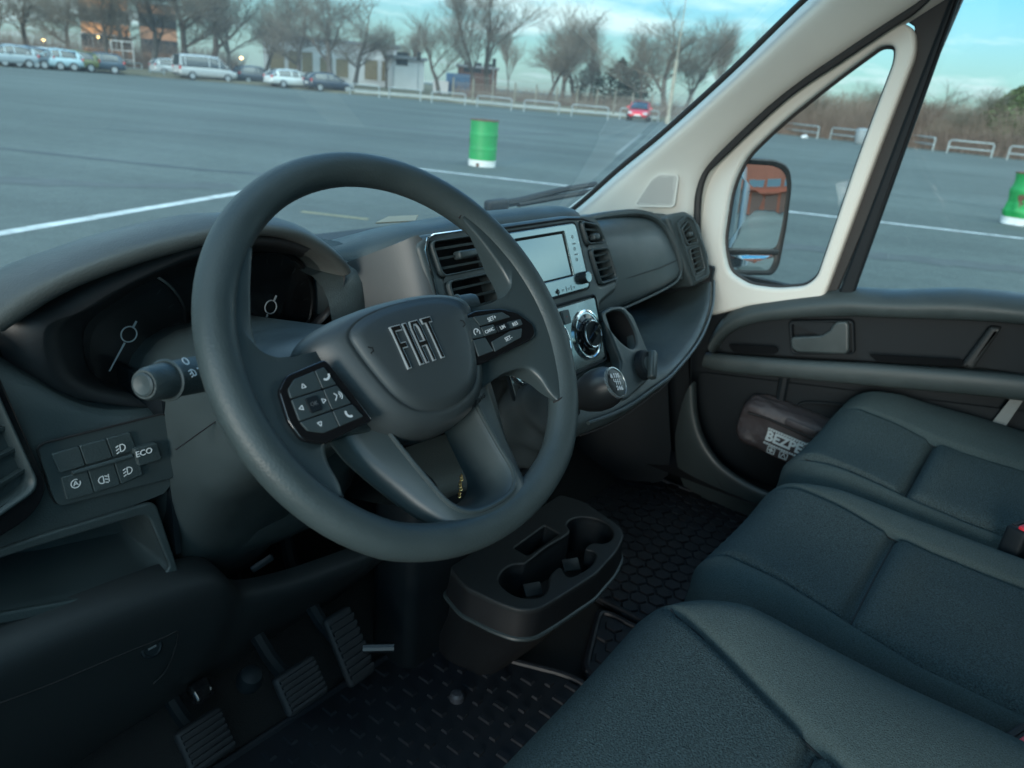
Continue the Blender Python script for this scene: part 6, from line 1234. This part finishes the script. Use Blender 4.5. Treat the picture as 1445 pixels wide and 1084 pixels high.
cushion(ds, -.755, -.125, -.158, -.80, 1.012, lambda d: -.66 + .05 * min(1, d / .3), lambda d: -.205 - .115 * min(1, max(0, d - .03) / .25), .02, .235, .022, .026, rc=.14)
backrest(ds, -.74, -.14, -.80, .98, FAB); box('seat_base', Matrix.Translation((-.44, -.52, .74)), (.52, .5, .28), PLASTD, ds, bevel=.03)
bs_ = thing('passenger_bench', 'dark grey fabric double passenger bench beyond the driver seat', 'bench seat', (.4, -.5, .6))
cushion(bs_, -.085, .335, -.150, -.80, .985, lambda d: -.005 - .045 * min(1, d / .3), lambda d: .265 - .045 * min(1, d / .25), .03, .215, .018, .014, rc=.11)
cushion(bs_, .335, .905, -.135, -.80, .985, lambda d: .405 - .03 * min(1, d / .3), lambda d: .735 - .07 * min(1, d / .22), .03, .215, .014, .022, rc=.13)
backrest(bs_, -.08, .33, -.80, .97, FAB); backrest(bs_, .345, .89, -.80, .97, FAB); box('bench_base', Matrix.Translation((.41, -.55, .72)), (.92, .46, .24), PLASTD, bs_, bevel=.03)
REDB = mat('buckle_red', (.62, .02, .035), .4)
def buckle(c, lab, ax_):
    c = Vector(c); t = thing('seat_belt_buckle', lab, 'buckle', tuple(c), 'seat belt buckles'); M = frameM(c, ax_, (0, -.25, .97))
    box('buckle_body', M, (.030, .075, .052), PLASTD, t, bevel=.006, seg=3, c=(0, -.02, 0)); box('release_button', M, (.014, .012, .044), REDB, t, bevel=.003, c=(-.006, .0165, 0)); box('slot', M, (.005, .008, .036), CAVE, t, c=(.008, .0150, 0)); box('stem', M, (.018, .14, .03), RUBB, t, bevel=.004, c=(0, -.12, 0))
buckle((0.335,-0.5157,0.9927), 'black seat belt buckle with red button in the middle of the bench', (.35, .94, 0))
buckle((-0.1,-0.5586,0.9557), 'black seat belt buckle with red button beside the driver seat', (.35, .94, 0))

# ================================================================== PASSENGER DOOR
door = thing('passenger_door', 'dark grey passenger door with beige window frame and open pocket', 'door', (.88, -.3, .62))
FDR = frameM((.84, 0, 1.0), (0, -1, 0), (0, 0, 1))   # normal towards the cab
def DX(x): return frameM((x, 0, 1.0), (0, -1, 0), (0, 0, 1))
QO = rloop([(0.845,0.2081,1.0657),(0.845,0.2597,1.1378),(0.845,0.2969,1.3068),(0.845,0.296,1.391),(0.845,0.2625,1.4408),(0.845,0.1394,1.5795),(0.845,0.0324,1.6687),(0.845,-0.0309,1.7213),(0.845,-0.0625,1.7374),(0.845,-0.0908,1.7229),(0.845,-0.1041,1.6813),(0.845,-0.0802,1.4948),(0.845,-0.048,1.2123),(0.845,-0.041,1.1615),(0.845,0.1154,1.1131)], [.01, .03, .05, .05, .05, .05, .05, .03, .02, .02, .03, .05, .02, .01, .02], 4)
QI = rloop([(0.845,0.1879,1.1797),(0.845,0.2167,1.2434),(0.845,0.2216,1.3764),(0.845,0.2015,1.4479),(0.845,0.1365,1.5296),(0.845,0.0374,1.6288),(0.845,-0.0349,1.6941),(0.845,-0.0617,1.6938),(0.845,-0.0675,1.6654),(0.845,-0.0452,1.4938),(0.845,-0.0186,1.211),(0.845,0.0042,1.1846),(0.845,0.0662,1.1659),(0.845,0.1339,1.1597)], [.02, .04, .05, .03, .05, .05, .02, .012, .02, .05, .02, .02, .02, .02], 4)
plate('quarter_window_frame', DX(.875), QO, [QI], .034, TAN, door, bevel=.009, bres=4)
tube('quarter_window_seal', [p + Vector((.022, 0, 0)) for p in QI], .0062, RUBB, door, 8, closed=True)
DG = glassmat('door_glass', (0.93, 0.965, 0.96), 1.45, dust_veil=.006)
mesh_obj('quarter_window_glass', [p + Vector((.026, 0, 0)) for p in QI], [tuple(range(len(QI)))], DG, door, smooth=0)
plate('window_channel', DX(.885), [(0.87,-0.0254,1.1283),(0.87,-0.1002,1.6793),(0.87,-0.0844,1.7304),(0.87,-0.0524,1.7476),(0.87,-0.0211,1.7393),(0.87,-0.0675,1.7908),(0.87,-0.1506,1.8507),(0.87,-0.1615,1.8151),(0.87,-0.062,1.1772)], [], .022, RUBB, door, bevel=.003)
plate('channel_bar', DX(.868), rloop([(0.86,-0.0675,1.1651),(0.86,-0.0997,1.1726),(0.86,-0.1541,1.7897),(0.86,-0.1383,1.7897)], .004), [], .02, PLASTD, door, bevel=.006)
W1 = [(0.892,-0.0845,1.1637),(0.892,-0.1414,1.794)]; W1 = [Vector(p) for p in W1]
wd_ = Vector((.892, W1[1].y - .04, W1[1].z + .12))
mesh_obj('side_window_glass', [W1[0] - Vector((0, 0, .1)), W1[1], wd_, Vector((.892, -1.03, 1.90)), Vector((.892, -1.03, 1.0))], [(0, 1, 2, 3, 4)], DG, door, smooth=0)
tube('window_top_frame', [wd_ + Vector((0, .02, 0)), (.885, -.40, 1.895), (.885, -1.06, 1.90)], .022, RUBB, door, 8)
# lower structure
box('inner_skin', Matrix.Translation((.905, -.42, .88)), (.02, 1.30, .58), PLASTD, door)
TR_ = [((0.835,0.2007,1.0101), (0.835,0.186,0.9728)), ((0.835,0.187,1.0562), (0.835,0.1711,1.0124)), ((0.835,0.1619,1.0967), (0.835,0.1358,1.0564)), ((0.835,0.0973,1.1278), (0.835,0.0633,1.0888)), ((0.835,0.0044,1.1628), (0.835,-0.0144,1.115)), ((0.835,-0.0826,1.1939), (0.835,-0.103,1.14)), ((0.835,-0.1194,1.1973), (0.835,-0.1361,1.1465)), ((0.835,-0.2088,1.2128), (0.835,-0.2242,1.1635)), ((0.835,-0.271,1.2344), (0.835,-0.2887,1.1779)), ((0.835,-0.3574,1.2465), (0.835,-0.3743,1.1947)), ((0.835,-0.4732,1.256), (0.835,-0.4893,1.2092)), ((0.835,-0.6186,1.2703), (0.835,-0.6358,1.2226))]
def extend(S_):
    (a0, b0), (a1_, b1_) = [(Vector(q[0]), Vector(q[1])) for q in S_[-2:]]; k = (-1.03 - a1_.y) / (a1_.y - a0.y); return S_ + [(a1_ + (a1_ - a0) * k, b1_ + (b1_ - b0) * k)]
TR_ = extend(TR_)
secs = []
for a, b in TR_:
    a, b = Vector(a), Vector(b); m_ = a.lerp(b, .5)
    secs.append([Vector((.90, a.y, a.z + .004)), Vector((.868, a.y, a.z + .006)), Vector((.842, a.y, a.z)), Vector((.822, m_.y, a.z * .7 + b.z * .3)), Vector((.818, m_.y, m_.z)), Vector((.826, b.y, b.z + .004)), Vector((.85, b.y, b.z)), Vector((.875, b.y, b.z + .002))])
loft('door_top_rail', secs, PLAST, door, smooth=180, sub=1)
REC = rloop([(0.87,0.185,0.9899),(0.87,0.1779,1.0313),(0.87,0.135,1.0753),(0.87,0.0216,1.117),(0.87,-0.4189,1.2139),(0.87,-0.628,1.2459),(0.87,-0.6686,1.1178),(0.87,-0.4517,1.0991),(0.87,-0.3835,1.0931),(0.87,0.0994,0.9907),(0.87,0.167,0.9758)], .01)
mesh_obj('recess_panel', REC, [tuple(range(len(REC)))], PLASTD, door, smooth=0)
AR = [((0.83,0.1996,0.9758), (0.83,0.2027,0.9311)), ((0.825,0.1539,0.984), (0.825,0.1587,0.9318)), ((0.82,0.0489,1.0053), (0.82,0.0474,0.9568)), ((0.82,-0.0473,1.0254), (0.82,-0.055,0.9767)), ((0.82,-0.1365,1.0473), (0.82,-0.1462,0.994)), ((0.82,-0.2746,1.0754), (0.82,-0.2883,1.0228)), ((0.82,-0.3994,1.1008), (0.82,-0.4141,1.048)), ((0.82,-0.5144,1.1185), (0.82,-0.53,1.0655)), ((0.82,-0.6605,1.1362), (0.82,-0.6774,1.0826))]
AR = extend(AR)
secs = []
for a, b in AR:
    a, b = Vector(a), Vector(b)
    secs.append([Vector((.882, a.y, a.z - .012)), Vector((.85, a.y, a.z - .010)), Vector((a.x + .012, a.y, a.z)), Vector((a.x - .004, a.y, a.z - .004)), Vector((a.x - .010, a.y, a.z * .6 + b.z * .4)), Vector((a.x - .004, b.y, b.z + .004)), Vector((a.x + .02, b.y, b.z - .004)), Vector((.882, b.y, b.z))])
loft('armrest_ledge', secs, PLAST, door, smooth=180, sub=1)
for q in ([(0.838,0.1492,1.0083),(0.838,0.0353,1.0336),(0.838,0.0255,1.0274),(0.838,0.033,1.0146),(0.838,0.1332,0.9923)], [(0.838,-0.1661,1.0698),(0.838,-0.3439,1.1083),(0.838,-0.3442,1.0927),(0.838,-0.1898,1.0582)]):
    plate('tray_pocket', DX(.838), rloop(q, .006), [], .003, mat('pocket_black', (.003, .004, .005), .9, spec=.1), door, bevel=.001)
plate('handle_surround', DX(.862), rloop([(0.85,0.0231,1.0994),(0.85,-0.1156,1.1354),(0.85,-0.137,1.059),(0.85,-0.0008,1.0212)], .012), [rloop([(0.85,0.0137,1.0948),(0.85,-0.1041,1.1259),(0.85,-0.1229,1.0602),(0.85,-0.0041,1.0292)], .010)], .018, PLASTD, door, bevel=.004)
HL = rloop([(0.84,0.0047,1.0608),(0.84,0.0011,1.067),(0.84,-0.0597,1.0863),(0.84,-0.075,1.1021),(0.84,-0.0802,1.1202),(0.84,-0.0879,1.1271),(0.84,-0.1053,1.1314),(0.84,-0.1115,1.1247),(0.84,-0.125,1.0681),(0.84,-0.1197,1.0582),(0.84,-0.0145,1.0343),(0.84,-0.0013,1.0413)], .006, 4)
plate('door_handle', DX(.848), HL, [], .018, PLAST2, door, bevel=.005, bres=3)
plate('grab_wedge', DX(.872), rloop([(0.86,-0.365,1.0886),(0.86,-0.3408,1.0896),(0.86,-0.3696,1.1842),(0.86,-0.3904,1.1864)], .006), [], .03, PLASTB, door, bevel=.008, bres=3)
box('rear_skin', Matrix.Translation((.888, -.80, .95)), (.02, .48, .50), PLASTD, door)
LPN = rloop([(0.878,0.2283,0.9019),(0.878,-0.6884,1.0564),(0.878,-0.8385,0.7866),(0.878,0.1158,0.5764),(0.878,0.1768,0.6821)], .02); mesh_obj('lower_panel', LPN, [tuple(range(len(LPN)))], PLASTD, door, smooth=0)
tube('pocket_ridge', spl([(0.865,0.007,0.9647),(0.865,0.0047,0.9059),(0.865,0.0009,0.8308)], 4, False), .012, PLASTD, door, 8)
tube('panel_crease', spl([(0.87,-0.0331,0.8695),(0.87,-0.0405,0.8983),(0.87,-0.0663,0.9122),(0.87,-0.1515,0.9325),(0.87,-0.2404,0.9474)], 4, False), .004, PLASTD, door, 6)
PKT = spl([(0.765,0.1932,0.9122),(0.765,0.1762,0.8411),(0.765,0.1451,0.7775),(0.765,0.0942,0.729),(0.765,0.0281,0.7032),(0.765,-0.0452,0.6937),(0.765,-0.121,0.6983),(0.765,-0.1989,0.7127)], 4, False)
secs = []
for i, p in enumerate(PKT):
    secs.append([p + Vector((.02, 0, -.004)), p + Vector((.006, 0, .004)), p + Vector((-.004, 0, .002)), p + Vector((-.008, .004, -.01)), p + Vector((.0, .02, -.05)), p + Vector((.03, .035, -.16))])
loft('pocket_wall', secs, PLAST2, door, smooth=180, sub=1)
mesh_obj('pocket_floor', [(.75, .30, .66), (.88, .30, .66), (.88, -1.0, .66), (.75, -1.0, .66)], [(0, 1, 2, 3)], CAVE, door, smooth=0)
loft('pocket_front', [[(.765, .235, 1.05), (.77, .215, .95), (.765, .175, .82), (.76, .12, .72), (.76, .06, .66)], [(.885, .27, 1.05), (.885, .26, .95), (.885, .24, .82), (.885, .2, .72), (.885, .14, .66)]], PLASTD, door, smooth=180)
kp_ = loft('kick_panel', [[(.80, .28, 1.20), (.80, .30, 1.0), (.80, .26, .80), (.80, .2, .6)], [(.78, .32, 1.20), (.76, .34, 1.0), (.74, .33, .80), (.72, .28, .6)], [(.77, .44, 1.18), (.72, .46, 1.0), (.68, .44, .82), (.66, .42, .6)], [(.76, .6, 1.15), (.70, .58, 1.0), (.66, .55, .82), (.62, .5, .6)]], PLASTD, van, smooth=180, sub=1)
# webbing beside the bench
sb = thing('seat_belt', 'pale grey webbing strap hanging between bench and door', 'seat belt', (0.86,-0.4442,1.0177))
SBp = [Vector(p) for p in [(0.86,-0.4453,1.0498),(0.86,-0.4667,1.0535),(0.86,-0.4481,0.9672),(0.86,-0.4219,0.9679)]]
prism('webbing', SBp, (-.002, 0, 0), mat('webbing', (.17, .19, .19), .8, bump=.5, bscale=300, kind='wave'), sb, smooth=0)
# ---- safety kit bag in the door pocket
bag = thing('safety_kit_bag', 'dark brown zipped kit bag with white BEZPE lettering in the door pocket', 'bag', (0.8,-0.0383,0.7512))
BAGM = mat('bag_nylon', (.050, .045, .049), .55, bump=.5, bscale=26, fine=.012, var=.1, vscale=6, rvar=.08)
BF = [Vector(p) for p in [(0.775,0.0517,0.9051),(0.775,-0.1209,0.9275),(0.775,-0.127,0.804),(0.775,-0.071,0.7732),(0.775,0.0619,0.7884)]]   # visible front face
c0 = Vector((0.785,-0.0359,0.8335)); ub = (Vector((0.785,-0.0882,0.8613)) - Vector((0.785,0.0028,0.8703))).normalized(); vb = (Vector((0.785,0.0028,0.8703)) - Vector((0.785,0.0113,0.828))).normalized()
BM_ = frameM(c0, ub, vb)
bm = bmesh.new(); bmesh.ops.create_cube(bm, size=1); bmesh.ops.subdivide_edges(bm, edges=bm.edges, cuts=11, use_grid_fill=True)
hw, hh_, dp = .115, .062, .055
for v in bm.verts:
    p = Vector((v.co.x * 2, v.co.y * 2, v.co.z * 2)); e = 5.0; nrm = (abs(p.x) ** e + abs(p.y) ** e + abs(p.z) ** e) ** (1 / e); p = p / nrm * max(abs(p.x), abs(p.y), abs(p.z))
    w_ = noise.noise(Vector((p.x * 2.1, p.y * 2.6, p.z * 2 + 3))) ; k_ = noise.noise(Vector((p.x * 5, p.y * 5, p.z * 4)))
    side = 1 if p.x < -.3 else .45
    v.co = BM_ @ Vector((p.x * hw + .006 * w_ * side, p.y * hh_ + .006 * k_ * side, p.z * dp * .9 - dp + (.012 * w_ + .005 * k_) * side * (1 if p.z > 0 else .3)))
bb = bm_obj('bag_body', bm, BAGM, bag, smooth=180, sub=1)
tube('zip', [BM_ @ Vector(q) for q in ((-.09, .030, .002), (-.04, .036, .003), (.03, .034, .004), (.10, .030, .002))], .003, CAVE, bag, 6)
box('flap', BM_, (.075, .018, .008), BAGM, bag, bevel=.004, c=(.035, .046, -.002)); box('flap_tab', BM_, (.022, .020, .010), CAVE, bag, bevel=.003, c=(.083, .044, -.002))
PRN = mat('bag_print', (.50, .58, .60), .6); MP = BM_ @ Matrix.Translation((.02, -.008, .0075))
text('lettering', 'BEZPE\u010cNOST', MP @ Matrix.Translation((-.052, .005, 0)), .034, PRN, bag, ext=.0004, bold=.0013, align='LEFT', sx=.95)
flatpoly('print_border', [[(-.052 + i * .0062, .0205), (-.0475 + i * .0062, .0205), (-.0475 + i * .0062, .0255), (-.052 + i * .0062, .0235)] for i in range(24)] + [[(-.052, .0245), (.095, .0245), (.095, .0262), (-.052, .0262)], [(-.052, -.0145), (.095, -.0145), (.095, -.0162), (-.052, -.0162)]] + [[(-.052 + i * .0062, -.0155), (-.0475 + i * .0062, -.0155), (-.048 + i * .0062, -.0105), (-.052 + i * .0062, -.0120)] for i in range(24)], MP, PRN, bag)
flatpoly('cross_symbol', strokes([[(-.038, -.0185), (-.021, -.0185), (-.021, -.034), (-.038, -.034), (-.038, -.0185)]], .0018) + [[(-.0315, -.021), (-.0275, -.021), (-.0275, -.0315), (-.0315, -.0315)], [(-.0355, -.0245), (-.0235, -.0245), (-.0235, -.028), (-.0355, -.028)]], MP, PRN, bag)
flatpoly('triangle_symbol', strokes([[(-.008, -.0185), (.010, -.0185), (.010, -.034), (-.008, -.034), (-.008, -.0185)], [(-.005, -.032), (.001, -.021), (.007, -.032)]], .0018), MP, PRN, bag)
# ---- paper on the dash
pp_ = prism('paper_card', [Vector(p) for p in ((-0.0753,0.44,1.3313), (0.031,0.52,1.3203), (0.1067,0.52,1.3172), (0.0157,0.44,1.3274))], (0, 0, .002), mat('card_beige', (.26, .22, .16), .8), None, smooth=0); setp(pp_, 'beige card lying on the dash top behind the steering wheel', 'card')
# ---- key charm hanging from the ignition
kt = thing('key_charm', 'small white drop and brass chain hanging behind the steering wheel', 'key ring', (-0.2798,0.055,1.0972))
kp0 = Vector((-0.2796,0.055,1.1089)); lathe('drop', [(.0005, .007), (.002, .003), (.0034, -.002), (.003, -.006), (.0005, -.0085)], frameM(kp0, (1, 0, 0), (0, 1, 0)), ICON, kt, 12)
BRASS = mat('brass', (.55, .42, .18), .3, metal=1)
for i in range(7): tube('chain_link', [Vector((-0.2933,0.055,1.0985)) + Vector((.0015 * math.sin(i * 2), 0, .012 - .0045 * i)) + Vector((.0018 * math.cos(q), .001 * math.sin(q * 2), .0026 * math.sin(q))) for q in [6.283 * k / 10 for k in range(10)]], .0007, BRASS, kt, 5, closed=True)

# ================================================================== DOOR MIRROR outside the quarter window
mc = Vector((1.115, .235, 1.285))
mir = thing('door_mirror', 'black door mirror with wide-angle lower glass outside the quarter window', 'mirror', tuple(mc))
cp = Vector((-.92, -.45, 1.55)); d_ = (mc - cp).normalized(); tgt = Vector((.075, -.99, -.006)).normalized(); mn = (tgt - d_).normalized()
mu = Vector((0, 0, 1)).cross(mn).normalized(); mv = mn.cross(mu); MM = frameM(mc, mu, mv)
def ML_(P, h=0): return [MM @ Vector((x, y, h)) for x, y in P]
MO = [(-.098, -.155), (.078, -.155), (.094, -.13), (.098, -.02), (.092, .09), (.075, .135), (.03, .150), (-.075, .150), (-.098, .13)]
rings = [ML_([(p.x, p.y) for p in rloop([Vector((x, y, 0)) for x, y in MO], .03)], 0.004), ]
o0 = [Vector((p.x, p.y, 0)) for p in rloop([Vector((x, y, 0)) for x, y in MO], .03)]
def sc_(k, h, dx=0): return [MM @ Vector((p.x * k + dx, p.y * k, h)) for p in o0]
HB = mat('mirror_housing', (.020, .021, .022), .5, bump=.2, bscale=500, kind='voronoi', fine=.0005)
loft('housing', [sc_(.90, -.002), sc_(.955, .010), sc_(1.0, .006), sc_(1.01, -.02), sc_(.97, -.07), sc_(.8, -.11), sc_(.4, -.13)], HB, mir, closed=True, cap=True, smooth=180)
MIRG = mat('mirror_glass', (.86, .90, .90), .012, metal=1.0)
up_ = rloop([Vector((x, y, 0)) for x, y in ((-.085, -.083), (.079, -.083), (.083, -.02), (.078, .085), (.063, .120), (.025, .134), (-.068, .134), (-.085, .118))], .02)
lo_ = rloop([Vector((x, y, 0)) for x, y in ((-.085, -.100), (.077, -.100), (.074, -.125), (.062, -.142), (-.085, -.142))], .012)
def domed(name, loop, R):
    c = ctr(loop); rg = []
    for k in (1, .85, .7, .55, .4, .25, .1, .01): rg.append([MM @ Vector((c.x + (p.x - c.x) * k, c.y + (p.y - c.y) * k, .006 - (Vector((p.x - c.x, p.y - c.y)).length * k) ** 2 / (2 * R))) for p in loop])
    loft(name, rg, MIRG, mir, closed=True, cap=False, smooth=180)
domed('mirror_glass', up_, 1.9)
# lower wide-angle glass is gently domed
domed('wide_angle_glass', lo_, .45)
box('glass_divider', MM, (.175, .016, .012), HB, mir, bevel=.004, c=(-.003, -.0915, .003))
tube('mirror_arm', spl([MM @ Vector((-.03, -.10, -.09)), mc + Vector((-.06, .14, -.12)), (.97, .36, 1.13)], 4, False), .028, HB, mir, 10)
tube('mirror_arm', spl([MM @ Vector((-.03, .06, -.09)), mc + Vector((-.06, .14, .03)), (.97, .36, 1.24)], 4, False), .022, HB, mir, 10)
# red building behind the van, seen in the mirror
hd_ = Vector((tgt.x, tgt.y, 0)).normalized(); sdw = Vector((-hd_.y, hd_.x, 0)); bc = mc + hd_ * 50; bc.z = 0
ba, bb2 = bc - sdw * 16, bc + sdw * 16
gb = building('red rendered garage building with window bands, seen in the door mirror', tuple(ba), tuple(bb2), 10, 11, RED, [((i + .5) / 8, 4.1, 3.2, 1.3) for i in range(8)], BANDW, 'garage_building', GRYR, winframe=WHW)
u_ = (bb2 - ba).normalized(); n_ = hd_
for i in range(8):
    c = ba + u_ * ((i + .5) * 4.0) - n_ * .02
    prism('garage_door', [c - u_ * 1.6, c + u_ * 1.6, c + u_ * 1.6 + Vector((0, 0, 2.7)), c - u_ * 1.6 + Vector((0, 0, 2.7))], -n_ * .04, GDOOR, gb, smooth=0)
prism('canopy', [ba - n_ * .9 + Vector((0, 0, 2.9)), bb2 - n_ * .9 + Vector((0, 0, 2.9)), bb2 - n_ * .02 + Vector((0, 0, 2.9)), ba - n_ * .02 + Vector((0, 0, 2.9))], (0, 0, .3), RED, gb, smooth=0)
